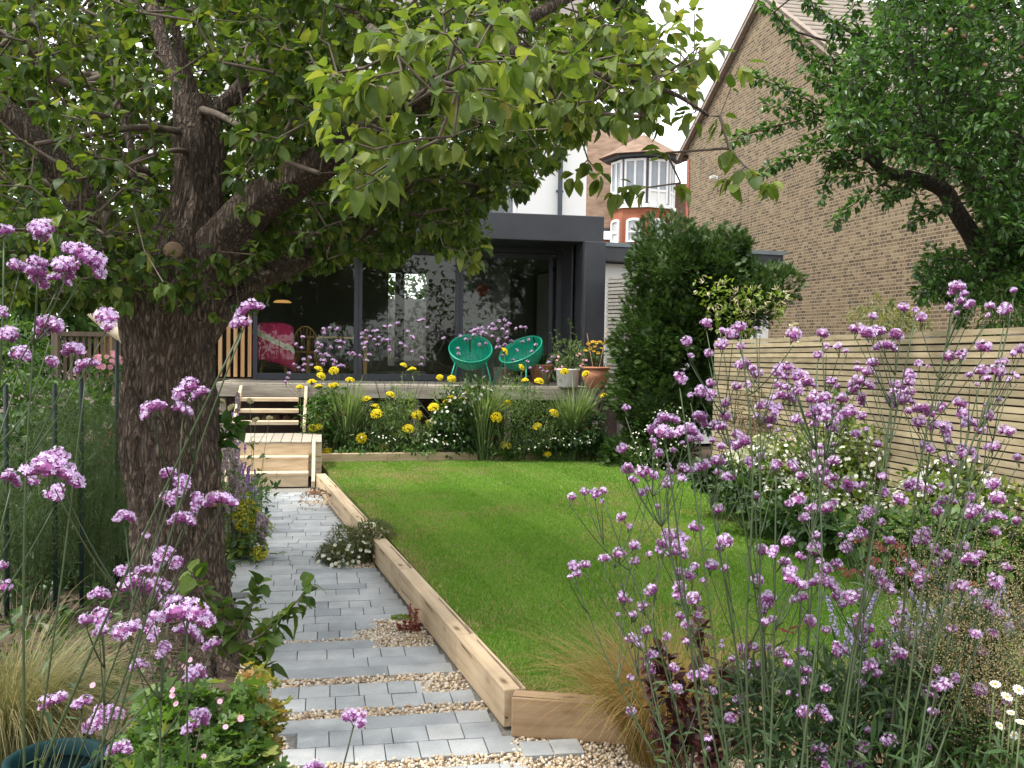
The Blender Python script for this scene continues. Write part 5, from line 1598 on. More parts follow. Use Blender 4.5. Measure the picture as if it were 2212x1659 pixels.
def verbena(label, base_px, items, D, group, spread=.35, n_main=6, leafiness=40, head_only=False, stem_r=.0034, base_z=0.0):
    """items: (px, py, width in px) of the flower heads of this plant; D: distance of its middle"""
    b0 = at(base_px, 740, D); b0[2] = base_z
    root = thing('verbena', label, 'flower', b0, group)
    tips = []
    for px, py, w in items:
        kind = 'small' if w < 18 else ('wide' if w > 40 and rng.random() < .8 else ('pair' if w > 31 else ('ball' if rng.random() < .35 else 'dome')))
        Dn = HW[kind] * FPX / w
        d = np.clip(Dn * .5 + D * .5 if head_only is False else Dn, D - spread, D + spread) + rng.uniform(-.08, .08)
        sc = 1.20 * w * d / FPX / HW[kind]
        tips.append((at(px, py, d), kind, sc))
    tips.sort(key=lambda t: -t[0][2])
    mains = []      # list of polylines
    tubes = []
    for i, (p, kind, sc) in enumerate(tips):
        done = False
        neck = p - V(0, 0, .028 * sc)
        if i >= 2:
            best = None
            for mi, (pl, br_) in enumerate(mains):
                dd = neck - pl
                hor = np.linalg.norm(dd[:, :2], axis=1)
                ok = dd[:, 2] > hor * .75 + .04
                if ok.any():
                    L = np.linalg.norm(dd, axis=1)
                    L = np.where(ok, L, 9)
                    j = int(np.argmin(L))
                    if best is None or L[j] < best[0]:
                        best = (L[j], mi, j)
            lim = .30 if len(mains) < n_main else .75
            if best and best[0] < lim:
                L, mi, j = best
                a = mains[mi][0][j]
                tdir = unit(mains[mi][0][min(j + 1, len(mains[mi][0]) - 1)] - mains[mi][0][max(j - 1, 0)])
                mid1 = a + (neck - a) * .38 + V(0, 0, -1) * np.linalg.norm((neck - a)[:2]) * .22
                t = np.linspace(0, 1, 7)[:, None]
                pl = (1 - t) ** 2 * a + 2 * t * (1 - t) * mid1 + t ** 2 * neck
                mains[mi][1].append((pl, .0019))
                done = True
        if not done:
            bb_ = b0 + np.r_[rng.normal(size=2) * .045, 0]
            lean = (neck - bb_) * [1, 1, 0]
            c1 = bb_ + V(0, 0, neck[2] - bb_[2]) * .40 + lean * .30 + np.r_[rng.normal(size=2) * .03, 0]
            c2 = bb_ + V(0, 0, neck[2] - bb_[2]) * .76 + lean * .70
            t = np.linspace(0, 1, 18)[:, None]
            pl = (1 - t) ** 3 * bb_ + 3 * t * (1 - t) ** 2 * c1 + 3 * t ** 2 * (1 - t) * c2 + t ** 3 * neck
            pl = pl + (np.sin(np.linspace(0, rng.uniform(4, 9), 18) + rng.uniform(0, 6)) * np.sin(np.linspace(0, np.pi, 18)))[:, None] * np.r_[rng.normal(size=2) * .014, 0]
            mains.append((pl, [(pl, stem_r * rng.uniform(.7, 1.1))]))
        me = HEADS[kind][rng.integers(len(HEADS[kind]))]
        inst('flower_head', me, root, p, (rng.normal() * .28, rng.normal() * .28, rng.uniform(0, 6.28)), sc)
    f = MB()
    for pl, brs in mains:
        q = MB()
        for k, (c, r) in enumerate(brs):
            q.tube(c, np.linspace(r * (1.35 if k == 0 else 1.0), r * .62, len(c)), 5)
        q.build('stem', M['ver_stem'], root, smooth=True)
        if leafiness:
            t = rng.random(leafiness) ** 1.4 * .72
            i = np.arange(len(pl)); tt = t * (len(pl) - 1)
            P = np.stack([np.interp(tt, i, pl[:, c]) for c in range(3)], 1)
            o = rand_dir(len(P)) * [1, 1, .2]
            add_leaves(f, P, o + V(0, 0, .5), 1, (.025, .06), LANCE, .0, .4, .0)
    if leafiness:
        f.build('foliage', M['ver_leaf'], root, smooth=True)
    return root
M['ver_leaf'] = leafy('verbena_leaf', [(.02, .045, .016), (.04, .08, .026), (.07, .12, .04)], .3, .5)

c1 = lambda L: [(1344 + x * .3923, 432 + y * .3923, w * .3923) for x, y, w in L]
c4 = lambda L: [(1104 + x * .3923, 1008 + y * .3923, w * .3923) for x, y, w in L]
c5 = lambda L: [(1632 + x * .4214, 960 + y * .4214, w * .4214) for x, y, w in L]
RIGHT = c1([(465, 675, 80), (355, 780, 55), (548, 798, 70), (477, 845, 50), (655, 808, 48), (650, 697, 60), (610, 730, 75), (738, 708, 20), (318, 980, 70), (495, 1010, 55), (490, 1070, 105), (945, 740, 75), (1105, 738, 60), (1290, 710, 70), (1345, 735, 70), (1405, 720, 95), (1508, 745, 70), (1450, 805, 115), (1125, 808, 35), (1190, 808, 45), (1232, 835, 30), (1078, 853, 48), (1375, 895, 80), (1340, 945, 60), (675, 905, 70), (720, 930, 40), (740, 958, 65), (630, 1028, 55), (690, 1022, 45), (895, 918, 90), (855, 950, 55), (980, 955, 80), (1015, 1003, 65), (965, 1018, 40), (1060, 1025, 35), (1150, 1000, 55), (1185, 1028, 35), (1315, 1005, 130), (1280, 1040, 60), (965, 1052, 60), (890, 1080, 130), (1105, 1088, 90), (1210, 1095, 65), (1320, 1097, 80), (1520, 1015, 85), (1490, 1055, 35), (1560, 1058, 90), (1480, 1100, 80), (1545, 1110, 110), (570, 1118, 80), (800, 1140, 120), (850, 1150, 60), (745, 1195, 40), (1085, 1160, 140), (1050, 1190, 80), (1230, 1178, 130), (1320, 1190, 50), (1165, 1140, 40), (955, 1210, 55), (1150, 1250, 90), (1060, 1235, 50), (1265, 1145, 35), (1660, 1158, 110), (1755, 1142, 60), (1635, 1222, 70), (1575, 1165, 40), (1770, 1240, 90), (1710, 1240, 50), (1780, 1280, 60), (1875, 1170, 85), (1915, 1225, 110), (1970, 1265, 60), (2015, 1190, 60), (2110, 1265, 90), (2135, 1280, 50), (1990, 810, 75), (1870, 850, 60), (1800, 865, 60), (1980, 940, 65), (1915, 965, 40), (2010, 985, 45), (2065, 940, 70), (2090, 955, 40), (2130, 990, 35), (2175, 975, 30), (2190, 825, 60), (2105, 890, 40), (2155, 850, 40), (1630, 900, 40), (1682, 915, 20), (1580, 965, 65), (1845, 480, 75), (1820, 505, 50), (1885, 518, 40), (1860, 555, 55), (1810, 590, 50), (1920, 575, 45), (2025, 585, 45), (2110, 605, 70), (2155, 500, 35), (1550, 595, 55), (1645, 650, 60), (2075, 1100, 30),
    (245, 1205, 120), (170, 1265, 60), (240, 1280, 120), (355, 1270, 140), (430, 1200, 110), (515, 1235, 90), (565, 1190, 60), (640, 1300, 110), (655, 1340, 100), (600, 1340, 50), (495, 1325, 35), (375, 1320, 45), (425, 1315, 40), (545, 1360, 45), (200, 1398, 50), (170, 1330, 40), (435, 1465, 100), (345, 1475, 80), (530, 1438, 70), (585, 1520, 85), (265, 1500, 45), (325, 1530, 45), (250, 1550, 80), (30, 1488, 65), (115, 1500, 75), (65, 1540, 50), (172, 1518, 50), (525, 1500, 40), (765, 1410, 40), (705, 1440, 60), (850, 1460, 60), (940, 1460, 90), (1075, 1400, 80), (1090, 1360, 40), (1155, 1435, 85), (1100, 1500, 75), (1115, 1550, 60), (1250, 1565, 100), (1330, 1570, 40), (1435, 1525, 45), (1680, 1360, 90), (1605, 1570, 110), (1895, 1370, 80), (1870, 1395, 50), (2040, 1355, 85), (2040, 1560, 80), (1800, 1435, 80), (1945, 1420, 40), (2175, 1420, 45), (1285, 1290, 50), (855, 1270, 25), (20, 1145, 40), (0, 1370, 60), (1410, 1345, 40)])
RIGHT += c4([(335, 170, 45), (405, 140, 50), (465, 150, 60), (510, 135, 40), (500, 190, 25), (610, 280, 55), (720, 145, 50), (1140, 235, 60), (1345, 165, 40), (1020, 335, 70), (925, 380, 100), (930, 440, 100), (835, 425, 65), (820, 455, 50), (910, 475, 110), (678, 437, 55), (595, 478, 65), (522, 505, 45), (680, 522, 50), (350, 550, 65), (410, 540, 50), (365, 592, 45), (1180, 412, 75), (950, 585, 90), (1060, 628, 35), (770, 685, 70), (625, 730, 65), (725, 765, 55), (670, 815, 40), (920, 680, 100), (1000, 730, 75), (938, 825, 50), (970, 870, 60), (745, 905, 55), (680, 960, 90), (855, 940, 45), (1398, 860, 45), (780, 1040, 60), (765, 1110, 60), (895, 1110, 55), (1030, 1145, 100), (1105, 1235, 45), (905, 1225, 100), (1270, 1000, 50), (1275, 1285, 60), (1160, 990, 30), (660, 1350, 50), (1085, 1500, 45), (1100, 545, 70)])
RIGHT += c5([(215, 280, 70), (360, 330, 70), (250, 375, 75), (400, 300, 40), (295, 325, 40), (580, 350, 105), (540, 455, 65), (490, 475, 40), (660, 245, 50), (490, 210, 80), (850, 485, 85), (805, 205, 110), (885, 230, 50), (975, 290, 95), (930, 345, 60), (1110, 330, 100), (1220, 370, 100), (1215, 205, 60), (1240, 280, 70), (1340, 395, 45), (1230, 450, 50), (1060, 525, 60), (1100, 270, 50), (205, 700, 105), (370, 715, 130), (220, 785, 80), (50, 815, 75), (150, 600, 75), (90, 550, 100), (30, 545, 60), (485, 785, 70), (540, 770, 60), (410, 780, 45), (640, 665, 50), (680, 725, 90), (850, 730, 40), (935, 610, 45), (435, 1040, 80), (535, 1000, 60), (230, 1060, 50), (125, 1065, 50), (50, 915, 40), (590, 1130, 65), (735, 1075, 70), (705, 1120, 50), (830, 1115, 80), (970, 1230, 120), (875, 1270, 45), (830, 1325, 30), (255, 1155, 50), (255, 1215, 45), (65, 1245, 45), (170, 1275, 25), (350, 1375, 85), (685, 1520, 70), (550, 1550, 65), (1010, 1485, 55), (1130, 1520, 55), (345, 1610, 75), (500, 1640, 85), (890, 1610, 80), (955, 1580, 45), (1130, 970, 75), (1230, 715, 60), (1310, 1300, 60), (300, 540, 60), (315, 465, 40), (165, 500, 60), (850, 660, 60), (850, 690, 70), (745, 655, 50), (790, 605, 45), (915, 535, 50), (1210, 1365, 80)])
RIGHT = [r for r in RIGHT if r[0] < 2206]
_r2 = np.random.default_rng(4)
RIGHT += [(x + _r2.normal() * 24, y + _r2.normal() * 18 + 6, w * .62) for x, y, w in RIGHT if _r2.random() < .5 and x < 2190] + [(1560 + 620 * _r2.random(), 1150 + 480 * _r2.random(), 14 + 14 * _r2.random()) for _ in range(90)]
VG = 'tall purple verbenas'
vb = [(1690, 2.55, 'airy verbena leaning out over the lawn edge beside the tawny grass'), (1725, 2.75, 'tall verbena rising in front of the yew and the end of the slat fence'), (1760, 2.45, 'dense verbena with upright dark stems over the purple leaved plant'), (1810, 2.6, 'verbena with a thick straight stem crossing the slat fence'), (1860, 2.75, 'verbena whose heads crowd the lower rails of the slat fence'), (1900, 2.5, 'tallest verbena reaching up in front of the brick gable'), (2010, 2.65, 'verbena beside the tan hazy grass'), (1780, 3.1, 'lower verbena behind the others with heads against the white bush')]
# every head joins the plant whose fan of stems passes nearest
buck = [[] for _ in vb]
for (px, py, w) in RIGHT:
    sc = []
    for k, (bx, D, _) in enumerate(vb):
        up_ = (1700 - py) / 1000
        fanc = bx + (bx - 1790) * (.6 + up_ * 2.6)
        pen = 0 if k != 7 else (70 if 880 < py < 1150 and w < 32 else 260)
        if k == 5 and py > 900: pen += 120
        sc.append(abs(px - fanc) + pen + 18 * len(buck[k]) / 10)
    buck[int(np.argmin(sc))].append((px, py, w))
for (bx, D, lab_), it in zip(vb, buck):
    if it:
        verbena(lab_, bx, it, D, VG, .4, max(7, len(it) // 5), 30)

LEFT = [(8, 496, 40), (88, 496, 80), (40, 574, 40), (83, 567, 40), (80, 594, 60), (139, 577, 80), (128, 601, 45), (187, 555, 88), (4, 674, 25), (108, 704, 76), (18, 722, 60), (45, 765, 56), (231, 685, 70), (160, 755, 55), (187, 787, 48), (114, 782, 38), (534, 668, 58), (519, 697, 38), (400, 840, 55), (430, 850, 42), (328, 882, 58), (394, 882, 40), (113, 985, 60), (118, 1016, 105), (24, 1032, 50), (70, 1040, 26), (120, 1066, 62), (366, 1021, 40), (394, 1044, 58), (364, 1076, 46), (425, 1082, 44), (476, 1080, 63), (394, 1122, 55), (270, 1116, 50), (314, 1156, 16), (352, 1202, 63), (381, 1217, 28), (265, 1234, 46), (312, 1230, 35), (217, 1282, 44), (301, 1265, 80), (352, 1261, 40), (366, 1293, 38), (404, 1324, 105), (440, 1335, 40), (333, 1335, 55), (325, 1366, 50), (274, 1358, 63), (219, 1335, 60), (188, 1338, 28), (215, 1364, 38), (409, 1364, 55), (457, 1390, 36), (354, 1402, 42), (301, 1436, 42), (421, 1455, 63), (112, 1512, 52), (177, 1516, 40), (225, 1550, 75), (255, 1617, 55), (434, 1545, 55), (411, 1569, 42), (8, 1267, 30), (6, 1222, 22), (763, 1548, 64), (678, 1655, 45)]
lvb = [(-70, 1.5, [r for r in LEFT if r[0] < 300 and r[1] < 800], 'near verbena with flat heads level with the lowest pear leaves'), (-420, 1.45, [r for r in LEFT if (300 <= r[0] < 600 and r[1] < 900) or (r[0] < 150 and 900 < r[1] < 1300)], 'near verbena with long stems slanting across the pear trunk'),
       (-120, 1.55, [r for r in LEFT if r[0] >= 150 and 900 < r[1] < 1245 and r[0] < 600], 'near verbena with pairs of heads in front of the lower trunk'), (330, 1.6, [r for r in LEFT if r[0] >= 150 and 1245 <= r[1] < 1480 and r[0] < 600], 'near verbena with a dense low bunch of heads before the trunk foot'), (190, 1.65, [r for r in LEFT if r[1] >= 1480 and r[0] < 600], 'low verbena by the dark teal tub'), (560, 1.7, [r for r in LEFT if r[0] > 600], 'single low verbena stem over the near pavers')]
for bx, D, it, lab_ in lvb:
    verbena(lab_, bx, it, D, 'near verbenas by the path', .3, 9, 12 if bx < 500 else 4, stem_r=.0028)

# smaller verbenas behind the yellow flowers, in front of the glass
b5 = lambda L, w: [(432 + x * .2893, 480 + y * .2893, w) for x, y in L]
VB1 = b5([(920, 800), (970, 795), (1022, 797), (925, 830), (765, 860), (760, 940), (880, 905), (890, 940), (905, 920), (720, 915), (975, 935), (1025, 890), (1050, 890), (1075, 905), (1045, 940), (870, 965), (900, 990), (775, 1025), (820, 1010), (905, 1030), (930, 1035), (960, 1000), (990, 1030), (1010, 1040), (780, 1065), (830, 1065), (920, 1060), (735, 1090), (665, 1130), (655, 1165), (640, 1195), (1110, 980), (1140, 980), (1155, 990), (1195, 1000), (1050, 1070), (1070, 1075), (940, 985), (770, 1110), (705, 1065), (1000, 1065), (1030, 1080)], 7.5)
VB2 = b5([(1210, 830), (1240, 815), (1295, 815), (1320, 810), (1210, 865), (1270, 858), (1335, 860), (1365, 880), (1395, 885), (1410, 880), (1240, 900), (1230, 940), (1265, 990), (1245, 1035), (1325, 915), (1415, 935), (1415, 955), (1380, 780), (1420, 775), (1475, 755), (1550, 815), (1660, 730), (1640, 735), (1695, 790), (1580, 855), (1590, 865), (1500, 905), (1535, 930), (1580, 970), (1655, 1015), (1650, 1065), (1820, 868), (1300, 880), (1215, 905)], 7.5)
b2 = lambda L, w: [(826 + x * .2546, 442 + y * .2546, w) for x, y in L]
VB3 = b2([(935, 1015), (905, 1045), (850, 1050), (815, 1055), (820, 1080), (755, 1080), (780, 1065), (850, 1085), (880, 1095), (930, 1060), (960, 1055), (990, 990), (1035, 980), (1075, 1010), (1050, 1030), (1060, 1035), (1020, 1060), (935, 1120), (985, 1145), (1055, 1135), (1050, 1100), (985, 1165), (1040, 1190), (970, 1215), (880, 1180), (825, 1190), (710, 1145), (660, 1115), (640, 1225), (645, 1265), (775, 1105), (825, 1105), (1000, 1210), (1095, 1160), (1060, 1085)], 7.5)
VB4 = b2([(1175, 1040), (1215, 1045), (1135, 1055), (1240, 1150), (1300, 1190), (1140, 1235), (1265, 1250), (1105, 1320), (1190, 1165), (1020, 1280), (1255, 1390), (1365, 1415), (1400, 1420), (1345, 1390), (1440, 1300), (1410, 1340), (1230, 1330)], 7)
for lab_, bx, it in (('slim verbena clump before the chair with the pink throw', 735, VB1), ('slim verbena clump before the middle pane of the glass doors', 850, VB2), ('slim verbena clump between the two green chairs', 1060, VB3), ('thin verbena stems in front of the turned green chair', 1140, VB4)):
    verbena(lab_, bx, it, 14.75, 'verbenas along the deck edge', .25, 12, 0, stem_r=.0035, base_z=.25)

# ------------------------------------------------------------------ grasses
def blades(mb, base, n, L, spread, droop, w, m=0, seg=6, lean=(0, 0), base_r=.06):
    """arching blades from a tuft"""
    a = rng.uniform(0, 2 * np.pi, n)
    o = np.stack([np.cos(a), np.sin(a), np.zeros(n)], 1) * rng.uniform(.05, 1, (n, 1)) ** .7 * spread + np.array([lean[0], lean[1], 0])
    ln = rng.uniform(.6, 1.0, n) * L
    P0 = base + np.stack([np.cos(a), np.sin(a), np.zeros(n)], 1) * rng.random((n, 1)) * base_r
    t = np.linspace(0, 1, seg)
    dr_ = droop * rng.uniform(.5, 1.3, n)
    C = P0[:, None] + o[:, None] * (ln[:, None] * (t ** 1.35)[None])[:, :, None]
    C[:, :, 2] += ln[:, None] * (t[None] - dr_[:, None] * t[None] ** 2.4)
    C += (np.cumsum(rng.normal(size=(n, seg, 3)), 1) * L * .006)
    T = np.gradient(C, axis=1)
    side = unit(np.cross(T, rand_dir(n)[:, None] * .4 + V(0, 0, 1)))
    wd = (w * rng.uniform(.7, 1.2, (n, 1)) * (1 - t[None] ** 2.2 * .92))[:, :, None] * side
    v = np.stack([C - wd, C + wd], 2).reshape(-1, 3)
    i = np.arange(n)[:, None] * seg * 2 + np.arange(seg - 1)[None] * 2
    mb.add(v, np.stack([i, i + 1, i + 3, i + 2], -1).reshape(-1, 4), m)
    return C
M['grass_green'] = leafy('ornamental_grass', [(.07, .13, .04), (.12, .195, .065), (.19, .255, .11), (.28, .33, .18)], .35, .45)
M['grass_tawny'] = leafy('tawny_grass', [(.14, .15, .03), (.26, .20, .06), (.34, .235, .09), (.36, .20, .09), (.20, .22, .04)], .4, .5, None, (1.2, 1.1, .7))
M['grass_straw'] = leafy('straw_grass', [(.08, .11, .035), (.19, .18, .075), (.34, .29, .14), (.16, .16, .06)], .4, .55, None, (1.1, 1.1, .8))
def tuft(name, label, px, py, D, z, n, L, spread, droop, w, mat, group=None, lean=(0, 0), base_r=.08, seg=6):
    b_ = at(px, py, D) if z is None else on_z(px, py, z) if D is None else None
    if b_ is None:
        b_ = at(px, 740, D); b_[2] = z
    root = thing(name, label, 'grass', b_, group)
    q = MB(); blades(q, b_, n, L, spread, droop, w, 0, seg, lean, base_r); q.build('blade', mat, root, smooth=True)
    return root
GG = 'striped grass clumps in the flower bed'
tuft('grass_clump', 'arching green grass clump by the top of the steps under the yellow flowers', 750, 0, 14.15, .2, 620, 1.62, .34, .44, .0085, M['grass_green'], GG)
tuft('grass_clump', 'arching green grass clump in front of the two chairs', 1048, 0, 14.15, .2, 760, 1.70, .34, .44, .0085, M['grass_green'], GG)
tuft('grass_clump', 'arching green grass clump below the terracotta pot', 1240, 0, 14.25, .2, 720, 1.62, .34, .44, .0085, M['grass_green'], GG)
tuft('grass_clump', 'wispy green grass tuft between the steps clump and the chairs', 860, 0, 14.5, .2, 220, 1.2, .3, .3, .005, M['grass_green'], GG)
tuft('tawny_grass', 'tawny orange grass fountain spilling over the front sleeper', 1440, 0, 4.32, .03, 1500, 1.02, .66, .56, .0018, M['grass_tawny'], base_r=.13, seg=10, lean=(-.20, 0))
tuft('feather_grass', 'pale straw feather grass sweeping beside the teal tub', 10, 0, 3.9, .10, 1500, 1.15, .55, .72, .0016, M['grass_straw'], base_r=.10, seg=9, lean=(.18, 0))
tuft('feather_grass', 'second straw feather grass lower down behind the teal tub', 70, 0, 4.1, .05, 1100, .95, .6, .70, .0016, M['grass_straw'], base_r=.10, seg=9, lean=(.22, 0))

# hazy tan hair grass at the edge
hb_ = at(2190, 740, 3.0); hb_[2] = .1
hair = thing('hair_grass', 'hazy tan hair grass with fine seed sprays beside the end of the fence', 'grass', hb_)
q = MB(); C = blades(q, hb_, 320, 1.42, .26, .10, .0009, 0, 7, (-.05, 0), .12); q.build('blade', M['grass_straw'], hair)
q = MB()
tipP = C[:, 3:].reshape(-1, 3)
k = rng.integers(len(tipP), size=24000)
ok = rng.random(len(k)) < .9
P = tipP[k] + rng.normal(size=(len(k), 3)) * np.array([.045, .045, .04])
q.scatter(ICO, P, frames(rand_dir(len(P))), np.stack([np.full(len(P), .0015), rng.uniform(.0022, .0036, len(P)), np.full(len(P), .0015)], 1))
sd_ = q.build('seed_spray', leafy('seed_tan', [(.22, .17, .08), (.36, .29, .15), (.44, .37, .22)], .2, .7), hair); sd_['kind'] = 'stuff'

# ------------------------------------------------------------------ back border
def stalk_flowers(name, label, items, D, z, head_me, mat_stem, group=None, cat='flower', r=.004, foliage=None, fol_n=200, fol=(.05, .1), tilt=.35, lean=.6, tpls=LANCE, jitter=.25, part='flower_head', face=0.0):
    ps = [at(px, py, D + rng.uniform(-jitter, jitter)) for px, py, s in items]
    b_ = np.mean(ps, 0); b_ = V(b_[0], b_[1], z)
    root = thing(name, label, cat, b_, group)
    f = MB()
    for p, (px, py, s) in zip(ps, items):
        me = head_me[rng.integers(len(head_me))]
        inst(part, me, root, p, (face + rng.normal() * tilt, rng.normal() * tilt, 0 if face else rng.uniform(0, 6.28)), s)
        a = b_ + (p - b_) * [lean, lean, 0] + np.r_[rng.normal(size=2) * .05, 0]
        mid = a * .5 + p * .5 + np.r_[rng.normal(size=2) * .03, .02]
        q = MB(); q.tube([a, mid, p - V(0, 0, .002)], [r, r * .8, r * .6], 5); q.build('stem', mat_stem, root, smooth=True)
        if foliage:
            t = rng.random((fol_n // len(items), 1)) ** 1.3 * .8
            P = a + (p - a) * t + np.c_[rng.normal(size=(len(t), 2)) * .05, np.zeros(len(t))]
            add_leaves(f, P, rand_dir(len(P)) * [1, 1, .3] + V(0, 0, .3), 1, fol, tpls, .1, .5, .01)
    if foliage:
        f.build('foliage', foliage, root, smooth=True)
    return root
def yarrow(r=.048):
    q = MB()
    n = 150
    a = rng.uniform(0, 6.28, n); rr = np.sqrt(rng.random(n))
    P = np.stack([rr * np.cos(a) * r, rr * np.sin(a) * r, .62 * r * (1 - rr ** 2) + rng.normal(size=n) * .0015], 1)
    q.scatter(ICO, P, frames(rand_dir(n)), rng.uniform(.0045, .007, n), 0)
    q.revolve([[0, -.035], [.004, -.03], [r * .85, -.004], [r * .9, 0]], (0, 0, 0), 14, 1)
    return q.data('flower_head', [M['yellow_petal'], M['stem']], True)
YAR = [yarrow() for _ in range(3)]
m5 = lambda L: [(432 + x * .2893, 480 + y * .2893) for x, y in L]
m6 = lambda L: [(912 + x * .3472, 432 + y * .3472) for x, y in L]
ys = m5([(885, 1100), (1000, 1110), (905, 1150), (835, 1195), (745, 1233), (885, 1232), (985, 1222), (1010, 1225), (1120, 1180), (1520, 1070), (1585, 1103), (1790, 1160), (1880, 1172), (1240, 1325), (1423, 1290), (890, 1462), (845, 1540), (890, 1528), (1005, 1460), (1318, 1432), (1310, 1380), (1205, 1615), (1475, 1588), (1555, 1545), (1720, 1515), (1850, 1348), (1875, 1310), (1745, 1385), (1620, 1440), (1815, 1640)])
ys += m6([(512, 943), (297, 1190), (352, 1165), (180, 1232), (160, 1262), (250, 1243), (527, 1268), (470, 1282), (462, 1352), (350, 1292), (640, 1125), (728, 1130), (617, 1042), (1018, 1083), (885, 1068), (820, 1328), (520, 1528), (780, 1585), (1130, 1220), (715, 1410)]) + [(780, 980), (830, 968), (730, 994), (706, 977)]
ys.sort()
yl = ['yellow yarrow by the stringer of the upper steps', 'yellow yarrow below the chair with the pink throw', 'yellow yarrow in front of the middle door', 'yellow yarrow before the green chair that faces out', 'yellow yarrow beside the white flowers in the bed', 'yellow yarrow under the turned green chair', 'yellow yarrow next to the terracotta pot']
ck = np.array_split(np.array(ys), 7)
for ch, lab_ in zip(ck, yl):
    it = [(x, y, rng.uniform(1.1, 1.6) * (1.15 if y > 880 else 1.0)) for x, y in ch]
    stalk_flowers('yarrow', lab_, it, 14.15, .2, YAR, M['stem'], 'yellow yarrows in the back bed', foliage=M['mid_leaf'], fol_n=420, fol=(.06, .12), tilt=.35, face=.45)
# leafy filling of the bed
bed_D = 14.25
SG = 'leafy plants in the back bed'
def bed_blob(px, py, rx, ry, D=bed_D, dp=.28): return px_blob(px, py, rx, ry, D, dp)
M['fern_leaf'] = leafy('feathery_leaf', [(.08, .13, .045), (.13, .20, .07), (.20, .27, .11)], .35, .55)
shrub('bed_plant', 'low green leafy mound by the landing in the back bed', 'plant', [bed_blob(735, 935, 48, 42), bed_blob(700, 900, 32, 60), bed_blob(720, 870, 40, 40)], 1500, (.05, .09), M['mid_leaf'], OVAL, .4, .1, None, .2)
shrub('bed_plant', 'feathery grey green plant under the yellow flowers left of the chairs', 'plant', [bed_blob(830, 930, 65, 48), bed_blob(890, 945, 50, 40), bed_blob(800, 970, 50, 22), bed_blob(850, 890, 50, 40)], 2600, (.05, .10), M['fern_leaf'], LANCE, .3, .0, None, .2)
shrub('bed_plant', 'dark leaved plant behind the white flowers in the bed', 'plant', [bed_blob(1000, 915, 70, 62), bed_blob(965, 950, 50, 30), bed_blob(1020, 860, 40, 50)], 1900, (.05, .09), M['dark_leaf'], OVAL, .4, .1, None, .2)
shrub('bed_plant', 'bushy mid green plant between the white flowers and the last grass clump', 'plant', [bed_blob(1130, 910, 60, 62), bed_blob(1180, 940, 50, 42), bed_blob(1090, 950, 50, 32), bed_blob(1120, 860, 45, 40)], 2600, (.05, .10), M['fern_leaf'], LANCE, .3, .0, None, .2)
shrub('bed_plant', 'dark plant at the foot of the yew end of the bed', 'plant', [bed_blob(1260, 940, 50, 45), bed_blob(1300, 960, 36, 34), bed_blob(1215, 960, 40, 25)], 1700, (.05, .09), M['dark_leaf'], OVAL, .4, .1, None, .2)
shrub('bed_plant', 'upright leafy spire in the middle of the bed', 'plant', [bed_blob(885, 875, 18, 60, 14.6), bed_blob(960, 870, 16, 55, 14.6), bed_blob(1110, 870, 18, 50, 14.6)], 500, (.05, .09), M['lime_leaf'], LANCE, .2, .0, None, .2)
shrub('bed_plant', 'low edging leaves behind the back sleepers', 'plant', [bed_blob(770, 975, 60, 12, 13.95), bed_blob(900, 972, 70, 14, 14.1), bed_blob(1030, 970, 70, 14, 14.3), bed_blob(1160, 968, 70, 14, 14.45), bed_blob(1260, 968, 40, 16, 14.5)], 1300, (.04, .08), M['mid_leaf'], OVAL, .4, .2, None, .2)
def daisy(r, mat, centre):
    q = MB(); q.scatter(PET8, [[0, 0, 0]], np.eye(3)[None], r, 0)
    q.scatter(ICO2, [[0, 0, .0]], np.eye(3)[None], np.array([[r * .3, r * .3, r * .16]]), 1)
    return q.data('flower', [mat, centre], False)
DAISY = [daisy(.011, M['white_petal'], M['yellow_petal'])]
TINY = [daisy(.016, M['white_petal'], M['cream_petal'])]
def sprinkle(root, blobs, n, me, face=.5, sc=(.8, 1.2), part='flower'):
    P, d = blob_points(blobs, n * 3, .95)
    vis = (d @ unit(EYE - P.mean(0)) > -.1) & (d[:, 2] > -.35)
    P, d = P[vis][:n], d[vis][:n]
    tocam = unit(V(0, -1, .9))
    for p, dd in zip(P, d):
        q_ = Vector(unit(dd + tocam * face + rng.normal(size=3) * .3)).to_track_quat('Z', 'Y').to_euler()
        inst(part, me[rng.integers(len(me))], root, p, q_, rng.uniform(*sc))
wf_ = [bed_blob(1000, 885, 60, 45), bed_blob(1035, 865, 35, 35), bed_blob(965, 905, 35, 30)]
w_ = shrub('white_phlox', 'white flowered plant in front of the chairs, speckled with yellow heads', 'flower', wf_, 300, (.04, .07), M['mid_leaf'], OVAL, .5, .0, None, .2)
sprinkle(w_, wf_, 46, [daisy(.026, M['white_petal'], M['cream_petal'])], .6)
for lab_, bl, n in (('tiny white daisies along the back sleeper below the steps clump', [bed_blob(800, 955, 60, 22, 14.0), bed_blob(960, 955, 50, 24, 14.1)], 45), ('tiny white daisies along the back sleeper near the yew', [bed_blob(1240, 955, 62, 26, 14.2), bed_blob(1150, 965, 40, 18, 14.2)], 60), ('tiny white daisies round the foot of the yew', [bed_blob(1420, 960, 62, 45, 12.6), bed_blob(1400, 1000, 40, 30, 12.4), bed_blob(1450, 905, 40, 30, 12.6)], 80)):
    r_ = shrub('daisy_clump', lab_, 'flower', bl, 420, (.03, .06), M['mid_leaf'], LANCE, .4, .0, 'white daisies in the beds', .2)
    sprinkle(r_, bl, n, DAISY, .6, (1.0, 1.5))
RED = [daisy(.013, M['red_petal'], M['red_petal'])]
r_ = shrub('red_geum', 'small red flowers scattered low among the steps clump of grass', 'flower', [bed_blob(715, 900, 25, 25, 14.0)], 60, (.03, .05), M['mid_leaf'], OVAL, .4, .0, None, .2)
